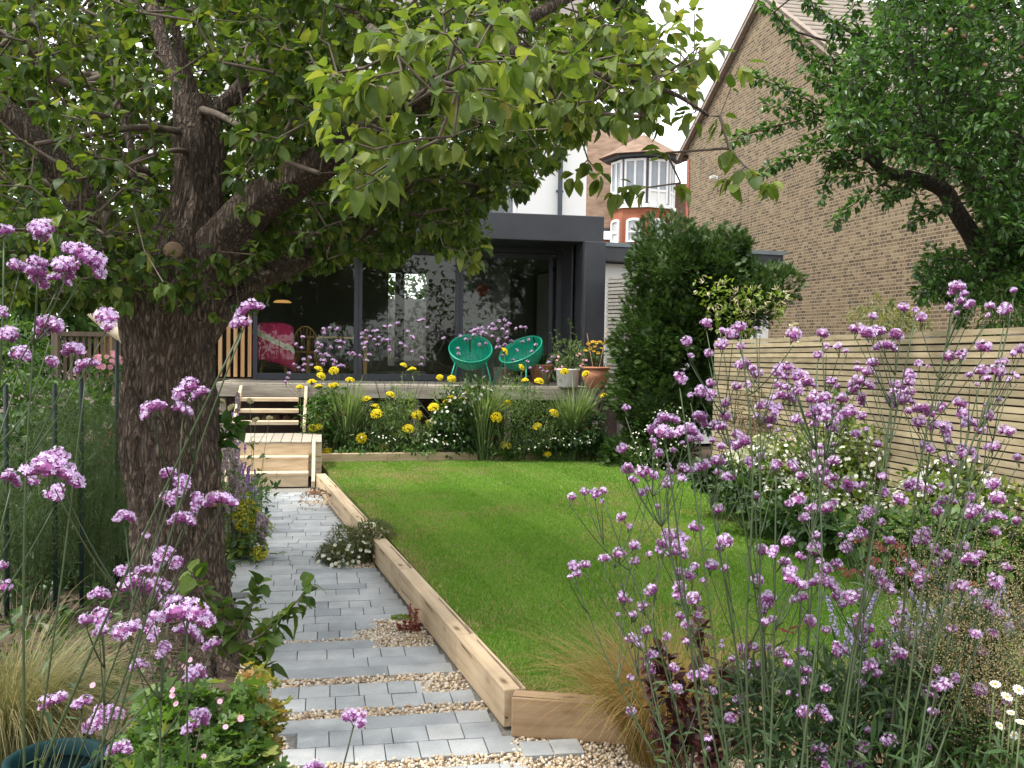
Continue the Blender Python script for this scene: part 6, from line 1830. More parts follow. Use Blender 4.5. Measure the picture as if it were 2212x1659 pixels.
for px, py in ((722, 884), (724, 877), (735, 896), (716, 894), (706, 905), (739, 891), (1262, 905), (1268, 925), (1060, 880), (1062, 947), (1290, 925)):
    inst('flower', RED[0], r_, at(px, py, 13.95), (rng.normal() * .3 + .8, 0, 0))
# ------------------------------------------------------------------ pots on the deck
def pot_with(label, px, D, prof, mat, rim=True, z=DZ):
    c = at(px, 740, D); c[2] = z
    root = thing('plant_pot', label, 'pot', c)
    q = MB(); q.revolve(prof, c, 30); q.build('body', mat, root, smooth=True)
    top = max(p[1] for p in prof)
    rr0 = min(p[0] for p in prof if p[1] > top * .85)
    q = MB(); q.revolve([[0, top * .86], [rr0 * .98, top * .86]], c, 20); q.build('soil', M['soil'], root)
    return c
cpot = pot_with('wide terracotta pot with a rolled rim on the deck by the yew', 1288, 15.6, [[0, 0], [.13, 0], [.15, .02], [.215, .16], [.222, .24], [.20, .29], [.195, .305], [.235, .315], [.24, .335], [.225, .345], [.19, .335], [.185, .28]], M['terracotta'])
pot_with('white rimmed trough with pink flowers next to the terracotta pot', 1228, 15.75, [[0, 0], [.15, 0], [.17, .02], [.19, .27], [.20, .28], [.20, .30], [.175, .30], [.17, .26]], M['render_white'])
pot_with('brown clay pot standing in the shade behind the turned chair', 1170, 16.7, [[0, 0], [.12, 0], [.14, .02], [.19, .30], [.205, .31], [.205, .345], [.18, .345], [.175, .3]], M['terracotta'])
pot_with('grey tub in the shade between the green chairs', 1088, 16.8, [[0, 0], [.13, 0], [.15, .02], [.17, .26], [.18, .27], [.16, .27], [.15, .24]], M['grey_deck'])
pb = [px_blob(1290, 735, 20, 30, 15.75, .12)]
r_ = shrub('rudbeckia', 'yellow orange daisies growing in the terracotta pot', 'flower', [px_blob(1288, 770, 24, 26, 15.75, .16), px_blob(1292, 800, 26, 14, 15.75, .16)], 170, (.06, .10), M['mid_leaf'], LANCE, .3, .0, None, DZ + .3)
OR = [daisy(.034, petal_mat('orange_petal', [(.62, .30, .015), (.7, .42, .02)]), M['soil'])]
for px, py in ((1272, 741), (1280, 738), (1288, 740), (1296, 738), (1302, 742), (1310, 738), (1275, 752), (1285, 748), (1265, 757), (1300, 752), (1282, 758), (1316, 741), (1292, 762), (1270, 744)):
    inst('flower', OR[0], r_, at(px, py, 15.6), (.7 + rng.normal() * .3, rng.normal() * .3, 0), 1.1)
r_ = shrub('pelargonium', 'ferny green plant with pink flowers in the white trough', 'flower', [px_blob(1232, 765, 30, 28, 15.75, .2), px_blob(1205, 790, 18, 22, 15.75, .16), px_blob(1250, 780, 20, 22, 15.75, .16)], 620, (.05, .09), M['fern_leaf'], LANCE, .3, .0, None, DZ + .25)
PK = [daisy(.022, M['pink_petal'], M['pink_petal'])]
for px, py in ((1206, 770), (1203, 778), (1200, 797), (1208, 796), (1214, 792), (1252, 764), (1247, 768), (1259, 777), (1266, 778), (1254, 790), (1258, 786), (1211, 800)):
    inst('flower', PK[0], r_, at(px, py, 15.5), (.8 + rng.normal() * .3, rng.normal() * .3, 0), rng.uniform(.9, 1.3))
sapling('airy_shrub', 'thin upright airy shrub before the dark reveal of the frame', 'shrub', [[(1225, 800, 0), (1228, 760, 0), (1233, 710, 0), (1231, 690, 0)], [(1215, 800, 0), (1206, 760, 0), (1203, 715, 0)], [(1230, 800, 0), (1240, 760, 0), (1246, 725, 0)], [(1210, 810, 0), (1196, 760, 0), (1192, 720, 0)]], 16.1, (.03, .055), M['mid_leaf'], 3, OVAL, .005)
for i, (a_, b_) in enumerate((((1290, 815), (1313, 706)), ((1282, 800), (1268, 720)))):
    q = MB(); q.tube([at(*a_, 15.7), at(*b_, 15.72)], .006, 6); o = q.build('bamboo_cane', M['cedar']); tag(o, 'thin bamboo cane standing in the terracotta pot', 'cane', 'canes in the terracotta pot')
# strappy plant in the brown pot
tuft('strappy_plant', 'strappy dark green plant in the shaded clay pot', 1172, 0, 16.7, DZ + .3, 60, .5, .5, .5, .008, M['dark_leaf'])

# ------------------------------------------------------------------ beside the path: lavender, silver leaves, cream scabious
LV = petal_mat('lavender_petal', [(.30, .16, .42), (.42, .25, .55), (.36, .2, .5)])
def spike(n, L, r, mats, name='flower_spike', wid=.006):
    q = MB(); t = rng.random(n)
    a = rng.uniform(0, 6.28, n)
    P = np.stack([np.cos(a) * r * (1 - .5 * t), np.sin(a) * r * (1 - .5 * t), t * L], 1)
    q.scatter(ICO, P, frames(rand_dir(n)), rng.uniform(.6, 1.2, (n, 3)) * np.array([wid, wid, wid * 1.3]), 0)
    q.tube([V(0, 0, -.06), V(0, 0, L)], .0015, 4, 1)
    return q.data(name, mats)
SPK = [spike(46, .09, .010, [LV, M['stem']]) for _ in range(3)]
SLV = [spike(60, .16, .016, [petal_mat('silver_spike', [(.36, .27, .30), (.50, .42, .42), (.42, .30, .38)]), M['grey_leaf']], wid=.010) for _ in range(3)]
def spiky(name, label, cat, items, D, me, z, group=None, foliage=None, fol=(.05, .1), fn=200, tpls=LANCE, sc=(.8, 1.2), lean=.5, tilt=.2):
    return stalk_flowers(name, label, [(a, b_, rng.uniform(*sc)) for a, b_ in items], D, z, me, M['stem'], group, cat, .002, foliage, fn, fol, tilt, lean, tpls, .15, 'flower_spike')
rnd = lambda cx, cy, rx, ry, n: [(cx + rng.normal() * rx * .5, cy + rng.normal() * ry * .5) for _ in range(n)]
spiky('lavender', 'purple lavender leaning over the path near the lower steps', 'flower', rnd(530, 1065, 26, 45, 30) + rnd(515, 1030, 14, 20, 8) + rnd(550, 1090, 16, 26, 14), 9.6, SPK, 0, None, M['grey_leaf'], (.04, .08), 260)
spiky('lavender', 'pale purple lavender flowering beside the landing', 'flower', rnd(505, 960, 26, 50, 26), 11.2, SPK, 0, 'lavender', M['grey_leaf'], (.04, .08), 160)
spiky('lambs_ear', 'silvery lambs ear spikes between the trunk and the path', 'flower', rnd(500, 1010, 16, 70, 16) + rnd(512, 1120, 22, 60, 14) + rnd(560, 1150, 18, 40, 8), 8.4, SLV, 0, None, M['grey_leaf'], (.07, .13), 150, OVAL)
yb_ = [px_blob(528, 1125, 30, 42, 8.5, .14), px_blob(520, 1180, 34, 30, 8.4, .16)]
yp = shrub('yellow_sedum', 'low lime green plant with mustard yellow flower heads at the path edge', 'flower', yb_, 260, (.05, .10), M['lime_leaf'], OVAL, .4, .1, None, 0)
P, d = blob_points([px_blob(532, 1115, 28, 36, 8.4, .13), px_blob(560, 1195, 18, 14, 8.3, .1)], 520, .85)
q = MB(); q.scatter(ICO, P, frames(rand_dir(len(P))), rng.uniform(.008, .014, len(P))); o = q.build('flower_head', petal_mat('mustard_petal', [(.42, .40, .03), (.55, .50, .06)]), yp, smooth=True)
CR = []
for _ in range(2):
    q = MB(); d_ = rand_dir(120); d_ = d_[d_[:, 2] > -.25]
    q.scatter(PET5, d_ * [.026, .026, .015], frames(rand_dir(len(d_)), d_), .010, 0)
    q.scatter(ICO2, [[0, 0, -.004]], np.eye(3)[None], np.array([[.020, .020, .012]]), 1)
    CR.append(q.data('flower_head', [M['cream_petal'], M['lime_leaf']], False))
stalk_flowers('cream_scabious', 'cream scabious on wiry stems in front of the wooden steps', [(500, 880, 1.25), (478, 867, 1.0), (495, 908, 1.1), (540, 866, .95), (552, 907, 1.0), (582, 903, .95), (547, 957, .8), (569, 981, .55), (549, 1027, .45), (478, 905, 1.1)], 8.2, 0, CR, M['stem'], None, 'flower', .0028, M['mid_leaf'], 120, (.05, .09), .3, .5, OVAL)
# foliage tuft by the trunk at steps height
sapling('ivy_sprig', 'green leafy sprig growing out beside the trunk at step height', 'shoot', [[(470, 1000, 0), (480, 950, 0), (495, 915, 0), (515, 920, 0)], [(470, 1000, 0), (470, 940, 0), (462, 915, 0)]], 6.1, (.06, .10), M['mid_leaf'], 2)
# daisy cushion spilling over the sleeper
db = [px_blob(765, 1195, 70, 46, 8.45, .30), px_blob(802, 1165, 38, 38, 8.55, .22), px_blob(728, 1212, 42, 28, 8.3, .22)]
dz_ = shrub('daisy_cushion', 'cushion of small white daisies spilling from the sleeper onto the pavers', 'flower', db, 7500, (.03, .06), leafy('daisy_leaf', [(.04, .07, .02), (.08, .125, .035), (.12, .14, .05), (.18, .12, .06)], .3, .6), LANCE, .35, .0, None, 0)
sprinkle(dz_, db, 95, [daisy(.0155, M['white_petal'], M['yellow_petal'])], .7, (.9, 1.3))
# little things on the path
cb_ = on_z(690, 1096, 0)
r_ = shrub('houseleek_cushion', 'brown pink cushion of houseleeks on the shingle by the sleeper', 'plant', [(cb_ + V(0, 0, .03), V(.14, .10, .06))], 420, (.02, .035), leafy('houseleek', [(.16, .10, .07), (.26, .17, .13), (.22, .2, .12)], .1, .5), OVAL, .5, -.3, None, 0, 0)
br_ = on_z(680, 1068, 0)
q = MB(); q.box(br_ + V(0, .03, .025), (.16, .09, .05), rot2(.2)); tag(q.build('brick', M['terracotta'], bevel=.008), 'single terracotta brick lying at the foot of the lower steps', 'brick')
sb = on_z(886, 1362, 0)
sr = thing('red_succulent', 'upright dark red succulent growing in the shingle against the sleeper', 'plant', sb)
m_rs = leafy('red_succulent_leaf', [(.16, .04, .035), (.27, .075, .06), (.34, .14, .10)], .15, .4)
f = MB()
for dx, dy, h in ((0, 0, .16), (.03, .02, .13), (-.03, .01, .05), (.01, -.03, .06), (-.06, -.01, .04), (.05, -.02, .05)):
    t = np.linspace(0, 1, 12)[:, None]; p = sb + V(dx, dy, 0) + t * V(dx * .3, 0, h)
    s_ = MB(); s_.tube(p, .006, 6); s_.build('stem', m_rs, sr, smooth=True)
    add_leaves(f, p, V(0, 0, .4), 5, (.018, .032), OVAL, -.2, 1.0, .0)
f.build('foliage', m_rs, sr, smooth=True)
ms_ = on_z(872, 1338, 0)
shrub('moss_cushion', 'flat lime green moss cushion in the shingle bay', 'plant', [(ms_ + V(0, 0, .005), V(.09, .05, .018))], 500, (.012, .022), M['lime_leaf'], OVAL, .6, -.4, None, 0, 0, .0)

# ------------------------------------------------------------------ planting before the slat fence
RS = 'shrubs along the slat fence'
def front_shrub(label, blobs, n, mat, size=(.06, .11), tpls=OVAL, name='border_shrub', droop=.1, ow=.8):
    return shrub(name, label, 'shrub', blobs, n, size, mat, tpls, .4, droop, None, .1, 4, .15, None, ow)
wb1 = [px_blob(1690, 1010, 90, 70, 9.3, .5), px_blob(1620, 1010, 55, 50, 9.6, .4), px_blob(1700, 1080, 90, 45, 8.9, .4)]
wb2 = [px_blob(1850, 1010, 95, 85, 8.6, .5), px_blob(1860, 1110, 100, 60, 8.2, .45), px_blob(1790, 960, 50, 45, 8.8, .35)]
wb3 = [px_blob(2110, 1050, 110, 70, 7.2, .45), px_blob(2020, 1090, 80, 60, 7.4, .4), px_blob(2190, 1120, 90, 80, 6.8, .4)]
for bl, lab_, n in ((wb1, 'bright green bush speckled with white flowers nearest the yew', 2300), (wb2, 'bright green bush speckled with white flowers below the middle of the slat fence', 2800), (wb3, 'bright green bush speckled with white flowers at the near end of the slat fence', 2500)):
    r_ = front_shrub(lab_, bl, n, leafy('fresh_leaf', [(.06, .10, .02), (.11, .17, .035), (.18, .24, .06), (.26, .30, .10)], .4, .5), (.05, .09))
    sprinkle(r_, bl, 95, TINY, .6, (.8, 1.4))
    P, d = blob_points(bl, 900, .95)
    q = MB(); q.scatter(PET5, P + d * .02, frames(rand_dir(len(P)), unit(d + V(0, -.3, .4))), rng.uniform(.010, .020, len(P))); o = q.build('blossom', M['white_petal'], r_); o['kind'] = 'stuff'
front_shrub('dark green low bush at the lawn edge under the white flowers', [px_blob(1690, 1120, 70, 40, 8.3, .3), px_blob(1780, 1150, 80, 45, 7.9, .3), px_blob(1600, 1060, 55, 34, 9.0, .3), px_blob(1540, 1020, 50, 40, 9.8, .3)], 1900, M['dark_leaf'])
front_shrub('leafy green plants at the lawn edge before the near white bush', [px_blob(1930, 1170, 90, 45, 7.0, .3), px_blob(2030, 1180, 80, 50, 6.8, .3), px_blob(2150, 1190, 90, 60, 6.3, .3)], 1700, M['mid_leaf'])
front_shrub('reddish brown feathery bush by the end of the slat fence', [px_blob(1625, 900, 55, 45, 10.6, .3), px_blob(1665, 935, 45, 40, 10.4, .3)], 800, leafy('copper_leaf', [(.10, .055, .04), (.17, .10, .07), (.10, .12, .05)], .3, .6), (.05, .09), LANCE)
front_shrub('green climber on the middle of the slat fence', [px_blob(1835, 900, 36, 60, 9.0, .12), px_blob(1870, 940, 30, 50, 8.8, .12), px_blob(1730, 870, 34, 26, 9.9, .12), px_blob(1846, 830, 14, 50, 9.1, .08)], 520, M['mid_leaf'], (.06, .10))
front_shrub('grey purple catmint against the near slat fence', [px_blob(2060, 930, 30, 70, 7.6, .12), px_blob(2070, 1000, 40, 50, 7.5, .15)], 380, leafy('catmint', [(.10, .10, .10), (.15, .14, .16), (.09, .11, .06)], .3, .6), (.04, .08), LANCE)
CRM = []
for _ in range(2):
    q = MB(); d_ = rand_dir(90); d_ = d_[d_[:, 2] > -.2]
    q.scatter(PET5, d_ * [.075, .075, .06], frames(rand_dir(len(d_)), d_), .024, 0); CRM.append(q.data('flower_head', [petal_mat('hydrangea_petal', [(.50, .52, .28), (.60, .60, .38)])]))
stalk_flowers('hydrangea', 'pale cream green hydrangea heads among the white flowered bushes', [(1600, 985, 1.0), (1660, 975, .9), (1640, 950, .7), (1670, 1010, .8), (2006, 1018, .85), (1980, 1020, .7), (1770, 985, .8), (2190, 1330, .35)], 8.6, .1, CRM, M['stem'], None, 'flower', .005, M['mid_leaf'], 160, (.08, .13), .3, .8, OVAL, .5)
# red yarrow and blue sage in the near border
RY = []
for _ in range(2):
    q = MB(); n = 90; a = rng.uniform(0, 6.28, n); rr1 = np.sqrt(rng.random(n)); q.scatter(PET5, np.stack([rr1 * np.cos(a) * .03, rr1 * np.sin(a) * .03, .006 * (1 - rr1)], 1), frames(rand_dir(n), V(0, 0, 1) + rand_dir(n) * .3), .005, 0); RY.append(q.data('flower_head', [M['red_petal']]))
ry_ = [(1850, 1170), (1870, 1165), (1890, 1175), (1905, 1185), (1925, 1170), (1885, 1210), (1900, 1215), (1940, 1180), (1955, 1200), (1830, 1240), (1865, 1240), (1935, 1215), (1985, 1215), (1990, 1240), (2000, 1225), (1965, 1240), (1700, 1365), (1720, 1355), (1880, 1225), (1850, 1235), (2095, 1260), (2075, 1265), (1690, 1360), (1730, 1405), (1815, 1230)]
stalk_flowers('red_yarrow', 'flat brick red yarrow heads between the verbena stems over the lawn', [(a, b_, rng.uniform(.7, 1.1)) for a, b_ in ry_], 4.6, .05, RY, M['stem'], None, 'flower', .002, M['fern_leaf'], 300, (.04, .08), .25, .7, LANCE, .3)
BS = [spike(60, .16, .012, [petal_mat('sage_blue', [(.32, .29, .46), (.42, .38, .54)]), M['grey_leaf']], wid=.005) for _ in range(3)]
spiky('russian_sage', 'hazy lavender blue sage spires low between the verbena stems', 'flower', rnd(2010, 1380, 60, 70, 16) + rnd(1880, 1420, 80, 60, 9) + rnd(1960, 1430, 60, 50, 8), 3.7, BS, .02, None, M['grey_leaf'], (.03, .06), 400, LANCE, (.8, 1.2), .6, .25)
spiky('russian_sage', 'hazy lavender blue sage spires under the tan grass', 'flower', rnd(2140, 1400, 50, 60, 9), 3.4, BS, .02, 'blue sage in the near border', M['grey_leaf'], (.03, .06), 240, LANCE, (.8, 1.2), .6, .25)
# ox-eye daisies low at the corner
OX = [daisy(.017, M['white_petal'], petal_mat('cone_orange', [(.45, .28, .02), (.55, .36, .05)]))]
ox = thing('cone_daisy', 'big white daisies with drooping petals and tan centres low beside the hair grass', 'flower', behind(2190, 2.9))
for px, py in ((2175, 1505), (2160, 1568), (2190, 1588), (2200, 1490), (2150, 1478), (2206, 1560), (2185, 1540)):
    p = at(px, py, 2.75 + rng.uniform(-.1, .1)); inst('flower_head', OX[0], ox, p, (.55 + rng.normal() * .25, rng.normal() * .25, 0), rng.uniform(.8, 1.1))
    q = MB(); q.tube([V(p[0] * .97 + .04, p[1] + .05, 0), p - V(0, -.02, .2), p - V(0, -.004, .004)], .0025, 5); q.build('stem', M['stem'], ox, smooth=True)
shrub('border_foliage', 'dark green leaves filling the near border under the daisies', 'plant', [px_blob(2150, 1600, 90, 60, 2.9, .25), px_blob(2200, 1540, 60, 60, 3.0, .2), px_blob(2050, 1640, 90, 50, 2.9, .25), px_blob(1900, 1660, 110, 50, 2.95, .3)], 1300, (.04, .08), M['dark_leaf'], LANCE, .3, .0, None, .05)
shrub('border_foliage', 'narrow green leaves massed at the foot of the tall verbenas', 'plant', [px_blob(1850, 1540, 150, 100, 3.1, .3), px_blob(1680, 1560, 90, 90, 3.05, .25), px_blob(1990, 1480, 110, 110, 3.15, .25), px_blob(2100, 1400, 80, 110, 3.3, .25)], 2600, (.05, .10), M['ver_leaf'], LANCE, .2, -.3, None, .02, 6, .1, None, .35)
# purple leaved stonecrop
ps_ = [[(1470, 1690, 0), (1462, 1600, 0), (1450, 1500, 0), (1440, 1440, 0), (1428, 1408, 0)], [(1490, 1690, 0), (1500, 1600, 0), (1508, 1500, 0), (1512, 1400, 0), (1510, 1330, 0)], [(1450, 1690, 0), (1430, 1620, 0), (1420, 1560, 0), (1412, 1480, 0), (1408, 1420, 0)], [(1510, 1690, 0), (1540, 1600, 0), (1556, 1520, 0), (1560, 1440, 0)], [(1530, 1690, 0), (1590, 1620, 0), (1612, 1500, 0), (1618, 1420, 0)], [(1480, 1690, 0), (1475, 1580, 0), (1480, 1500, 0)], [(1500, 1690, 0), (1530, 1640, 0), (1555, 1590, 0), (1570, 1550, 0)]]
sapling('purple_stonecrop', 'dark maroon stonecrop with purple leaves beside the tawny grass', 'plant', ps_, 3.45, (.035, .065), leafy('maroon_leaf', [(.035, .012, .014), (.075, .022, .022), (.12, .04, .035), (.06, .03, .022)], .2, .4), 5, OVAL, .007)

# ------------------------------------------------------------------ the shady side behind the trunk
m_fen = leafy('fennel_thread', [(.045, .085, .03), (.08, .135, .045), (.12, .165, .065)], .25, .6)
for label, px, D, L in (('feathery dark green fennel in the shade behind the near verbena', 60, 6.6, 1.5), ('feathery dark green fennel right against the trunk on its shady side', 200, 7.0, 1.5)):
    b_ = behind(px, D); root = thing('fennel', label, 'plant', b_)
    q = MB(); C = blades(q, b_, 60, L, .38, .06, .004, 0, 7, (0, 0), .15)
    tip = C[:, 2:].reshape(-1, 3); P = np.repeat(tip, 34, 0) + rng.normal(size=(len(tip) * 34, 3)) * .07
    a2 = MB(); a2.scatter((np.array([[-1, 0, 0], [1, 0, 0], [.4, 1, 0], [-.4, 1, 0]]), np.array([[0, 1, 2, 3]])), P, frames(unit(rand_dir(len(P)) + V(0, 0, .8))), np.stack([np.full(len(P), .0014), rng.uniform(.05, .12, len(P)), np.ones(len(P))], 1))
    q.build('stem', M['stem_dark'], root); a2.build('foliage', m_fen, root)
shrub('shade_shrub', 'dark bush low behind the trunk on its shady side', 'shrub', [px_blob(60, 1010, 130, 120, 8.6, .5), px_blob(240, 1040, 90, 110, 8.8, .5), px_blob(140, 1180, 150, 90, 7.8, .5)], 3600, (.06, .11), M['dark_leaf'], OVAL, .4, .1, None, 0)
shrub('shade_shrub', 'light green loose bush before the railing behind the trunk', 'shrub', [px_blob(90, 880, 110, 60, 9.5, .4), px_blob(230, 930, 60, 60, 9.6, .4), px_blob(40, 780, 80, 70, 10, .4)], 2000, (.06, .10), M['mid_leaf'], OVAL, .4, .1, None, 0)
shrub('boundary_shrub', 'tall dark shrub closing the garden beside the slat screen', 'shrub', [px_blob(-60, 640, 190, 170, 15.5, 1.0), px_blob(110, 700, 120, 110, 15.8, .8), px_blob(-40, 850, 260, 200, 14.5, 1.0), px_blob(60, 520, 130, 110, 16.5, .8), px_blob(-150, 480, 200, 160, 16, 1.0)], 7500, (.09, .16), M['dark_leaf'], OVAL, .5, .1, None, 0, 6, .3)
shrub('boundary_shrub', 'broad green shrub growing up the boundary behind the first limb', 'shrub', [px_blob(-80, 300, 200, 160, 15, 1.0), px_blob(120, 420, 130, 110, 17.5, .9), px_blob(230, 560, 80, 90, 18.5, .8), px_blob(-120, 150, 150, 130, 15, .9)], 5200, (.09, .16), M['mid_leaf'], OVAL, .5, .1, None, 0, 6, .3)
shrub('boundary_shrub', 'loose mid green shrub filling the gap beyond the wooden railing', 'shrub', [px_blob(30, 680, 150, 90, 14.0, .8), px_blob(180, 640, 90, 80, 14.2, .6), px_blob(-60, 560, 120, 100, 14.0, .8)], 4200, (.08, .14), M['mid_leaf'], OVAL, .45, .1, None, 0, 6, .25)
PF = [daisy(.03, M['pink_petal'], M['pink_petal'])]
pk_b = [px_blob(235, 800, 40, 35, 9.2, .2), px_blob(215, 880, 40, 30, 9.0, .2)]
r_ = shrub('pink_flowered_bush', 'bush dotted with pink flowers before the railing', 'shrub', pk_b, 420, (.05, .09), M['mid_leaf'], OVAL, .4, .1, None, 0)
sprinkle(r_, [px_blob(235, 785, 32, 26, 9.1, .15)], 22, PF, .8, (.8, 1.2))
r_ = shrub('red_dotted_plant', 'shaded plant with tiny red flowers beside the trunk', 'plant', [px_blob(262, 1000, 40, 50, 7.4, .15)], 200, (.03, .06), M['dark_leaf'], LANCE, .3, .0, None, 0)
sprinkle(r_, [px_blob(255, 985, 45, 60, 7.3, .15)], 22, [daisy(.014, M['red_petal'], M['pink_petal'])], .8, (.8, 1.2))
# railing on the far end of the deck
m_rail = wood('rail_wood', [(.09, .065, .045), (.15, .11, .075)], 'Z')
rl0, rl1 = at(120, 740, 12.6), at(290, 740, 13.2); rl0[2] = rl1[2] = 0
rail = thing('railing', 'weathered wooden railing with thin upright balusters behind the trunk', 'railing', (rl0 + rl1) / 2)
for z, h in ((1.92, .06), (1.12, .07)):
    q = MB(); q.beam(rl0 + V(0, 0, z), rl1 + V(0, 0, z), .07, h); q.build('rail', m_rail, rail)
for k in range(13):
    p = rl0 + (rl1 - rl0) * (k + .5) / 13; q = MB(); q.box(p + V(0, 0, 1.52), (.03, .03, .74)); q.build('baluster', m_rail, rail)
for k in (0, 1):
    p = rl0 + (rl1 - rl0) * k; q = MB(); q.box(p + V(0, 0, .98), (.08, .08, 1.96)); q.build('post', m_rail, rail)
# folded parasol leaning over the railing
pa, pb2 = at(172, 655, 11.6), at(300, 752, 11.4)
par_ = thing('folded_parasol', 'folded cream parasol leaning at a slant behind the trunk', 'parasol', V(pb2[0], pb2[1], 0))
dd = unit(pb2 - pa)
q = MB(); k = np.linspace(0, 1, 14); q.tube([pa + (pb2 - pa) * t_ for t_ in k], .035 + .05 * np.sin(k * 2.6) ** .8, 10); q.build('canopy', grainy('cream_canvas', [(.50, .42, .30), (.62, .54, .40)], 12, .9, bmp=.4), par_, smooth=True)
q = MB(); q.tube([pa - dd * .1, pb2 + dd * 1.0, pb2 + dd * 1.6], .018, 8); q.build('pole', m_rail, par_)
# plant supports
m_post = grainy('dark_green_post', [(.012, .028, .03), (.02, .04, .042)], 5, .5, bmp=0)
for px, top, D, lab_ in ((12, 830, 6.4, 'thin dark green support post furthest from the trunk'), (118, 828, 6.6, 'thin dark green support post among the fennel'), (175, 815, 6.7, 'thin dark green support post second from the trunk'), (253, 735, 7.2, 'tall thin dark green support post beside the trunk')):
    c = behind(px, D); q = MB(); zt = at(px, top, D)[2]; q.tube([c, c + V(0, 0, zt - .01), c + V(0, 0, zt)], [.016, .016, .010], 8); tag(q.build('support_post', m_post, smooth=True), lab_, 'post', 'garden support posts')
# teal tub
tb_ = at(118, 740, 3.28); tb_[2] = 0
q = MB(); q.revolve([[0, .33], [.141, .33]], tb_, 24); 
tub = thing('plastic_tub', 'dark teal plastic tub half hidden in the straw grass', 'tub', tb_)
q.build('soil', M['soil'], tub)
q = MB(); q.revolve([[0, .0], [.115, .0], [.125, .02], [.150, .40], [.163, .405], [.168, .45], [.158, .455], [.142, .45], [.135, .40]], tb_, 32); q.build('body', M['teal_plastic'], tub, smooth=True)
q = MB(); q.tube([tb_ + V(-.15, -.02, .42), tb_ + V(-.13, -.16, .46), tb_ + V(0, -.22, .44), tb_ + V(.13, -.16, .46), tb_ + V(.15, -.02, .42)], .006, 8); q.build('handle', M['teal_plastic'], tub, smooth=True)
# geranium mound with lobed leaves
def lobed(n=5):
    v, f = [[0, 0, 0]], []
    k = n * 4
    for i in range(k + 1):
        a = -2.5 + 5.0 * i / k
        r_ = .36 + .64 * abs(math.cos((a) * n / 2 * 1.0)) ** .8
        v.append([math.sin(a) * r_, math.cos(a) * r_ + .1, .16 * r_ * r_])
    for i in range(k):
        f.append([0, i + 1, i + 2])
    return np.array(v), np.array(f)
LOB = [lobed(5), lobed(7)]
gb = [px_blob(390, 1540, 120, 110, 3.5, .25), px_blob(500, 1560, 90, 90, 3.5, .22), px_blob(330, 1640, 120, 70, 3.3, .25), px_blob(560, 1600, 60, 60, 3.55, .18), px_blob(450, 1640, 130, 60, 3.3, .25)]
ger = shrub('hardy_geranium', 'mound of lobed green leaves with a few pink flowers at the trunk foot', 'plant', gb, 2000, (.020, .042), leafy('geranium_leaf', [(.04, .085, .018), (.07, .135, .026), (.11, .19, .04), (.22, .24, .06)], .38, .5, [0, .45, .9, 1]), LOB, .35, -.1, None, 0, 9, .35, None, .5)
GP = [daisy(.012, petal_mat('geranium_pink', [(.62, .30, .42), (.70, .42, .52)]), M['pink_petal'])]
for px, py in ((200, 1480), (372, 1503), (380, 1520), (438, 1535), (475, 1515), (487, 1570), (440, 1635), (398, 1440), (410, 1425), (520, 1552), (372, 1490)):
    inst('flower', GP[0], ger, at(px, py, 3.2), (.9 + rng.normal() * .3, rng.normal() * .3, 0), rng.uniform(.8, 1.1))
ge2 = [px_blob(575, 1570, 55, 70, 3.65, .15), px_blob(545, 1500, 50, 60, 3.75, .15), px_blob(590, 1620, 40, 40, 3.6, .12)]
shrub('yellowing_geranium', 'thin yellowing leafy stems leaning over the near shingle', 'plant', ge2, 520, (.016, .034), leafy('yellowing_leaf', [(.10, .14, .03), (.18, .20, .04), (.28, .23, .05), (.26, .13, .04)], .4, .5), LOB, .3, .0, None, 0, 8, .1, None, .5)
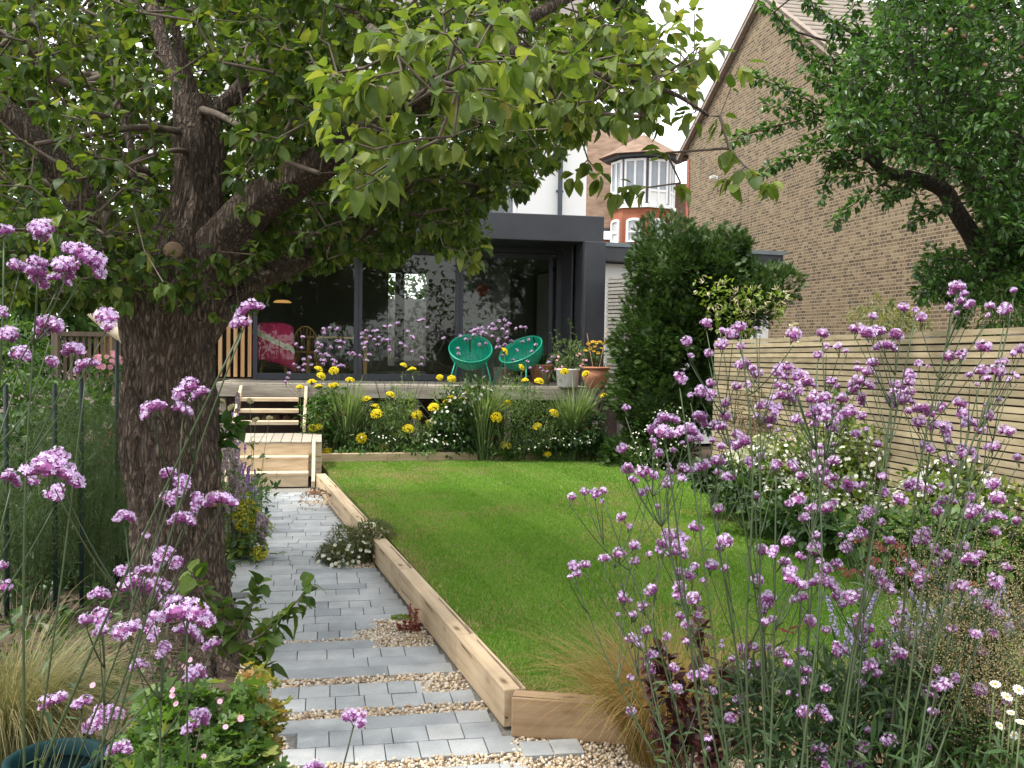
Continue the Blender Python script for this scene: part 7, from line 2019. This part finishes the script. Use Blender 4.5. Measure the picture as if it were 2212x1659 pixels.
# soft undergrowth covering the soil on the shady side
P = np.c_[rng.uniform(-5.5, -1.55, 5200), rng.uniform(3.0, 12.0, 5200), np.zeros(5200)]
ok = (P[:, 0] < -1.5 - .16 * (P[:, 1] - 3.5)) & (np.linalg.norm(P[:, :2] - base[:2], axis=1) > .42)
P = P[ok]; P[:, 2] = rng.uniform(-.02, .16, len(P)) * (.4 + vnoise(P[:, 0], P[:, 1], 1.4, 21))
P2 = np.c_[rng.uniform(.6, 5.2, 6500), rng.uniform(1.6, 12.5, 6500), np.zeros(6500)]
fl = (P2[:, :2] - FA[:2]) @ FN[:2]
ok = ~inside(lp, P2[:, 0], P2[:, 1]) & (fl > .05) & ((P2[:, 1] > 5.0) | (P2[:, 0] > 1.5))
P2 = P2[ok]; P2[:, 2] = rng.uniform(-.02, .2, len(P2)) * (.4 + vnoise(P2[:, 0] + 9, P2[:, 1], 1.4, 21)) + np.where(P2[:, 1] > 5, .08, 0)
P = np.concatenate([P, P2])
q = MB(); add_leaves(q, P, V(0, 0, .35), 2, (.05, .10), OVAL + LANCE, -.1, 1.0, .04)
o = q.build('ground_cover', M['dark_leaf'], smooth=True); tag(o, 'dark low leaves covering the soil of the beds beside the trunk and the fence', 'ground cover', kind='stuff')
# unseen hedge added behind the camera to keep sky out of the door glass
hb2 = []
for k in range(9):
    hb2.append((V(-14 + 3.5 * k, -7 + rng.uniform(-.6, .6), 2.2), V(2.6, 1.2, 3.2 + rng.uniform(-.5, 1.2))))
shrub('reflection_hedge', 'tall green hedge added unseen behind the camera, mirrored in the door glass', 'hedge', hb2, 9000, (.16, .30), M['mid_leaf'], OVAL, .7, .2, None, 0, 9, .6)

cs = H((op[0][0] + op[1][1]) / 2, bb + 3.0, 0)
shrub('courtyard_shrub', 'green shrub seen through the back windows of the room above the pale courtyard wall', 'shrub', [(cs + V(dx, 0, 2.2), V(1.0, .6, 1.7)) for dx in (-1.6, -.5, .6, 1.7)], 7000, (.12, .20), M['mid_leaf'], OVAL, .3, .1, None, 0)

tuft('feather_grass', 'thin straw grass strands arching over the teal tub', 40, 0, 2.95, .05, 260, .85, .5, .6, .0010, M['grass_straw'], base_r=.12, seg=9, lean=(.10, 0))
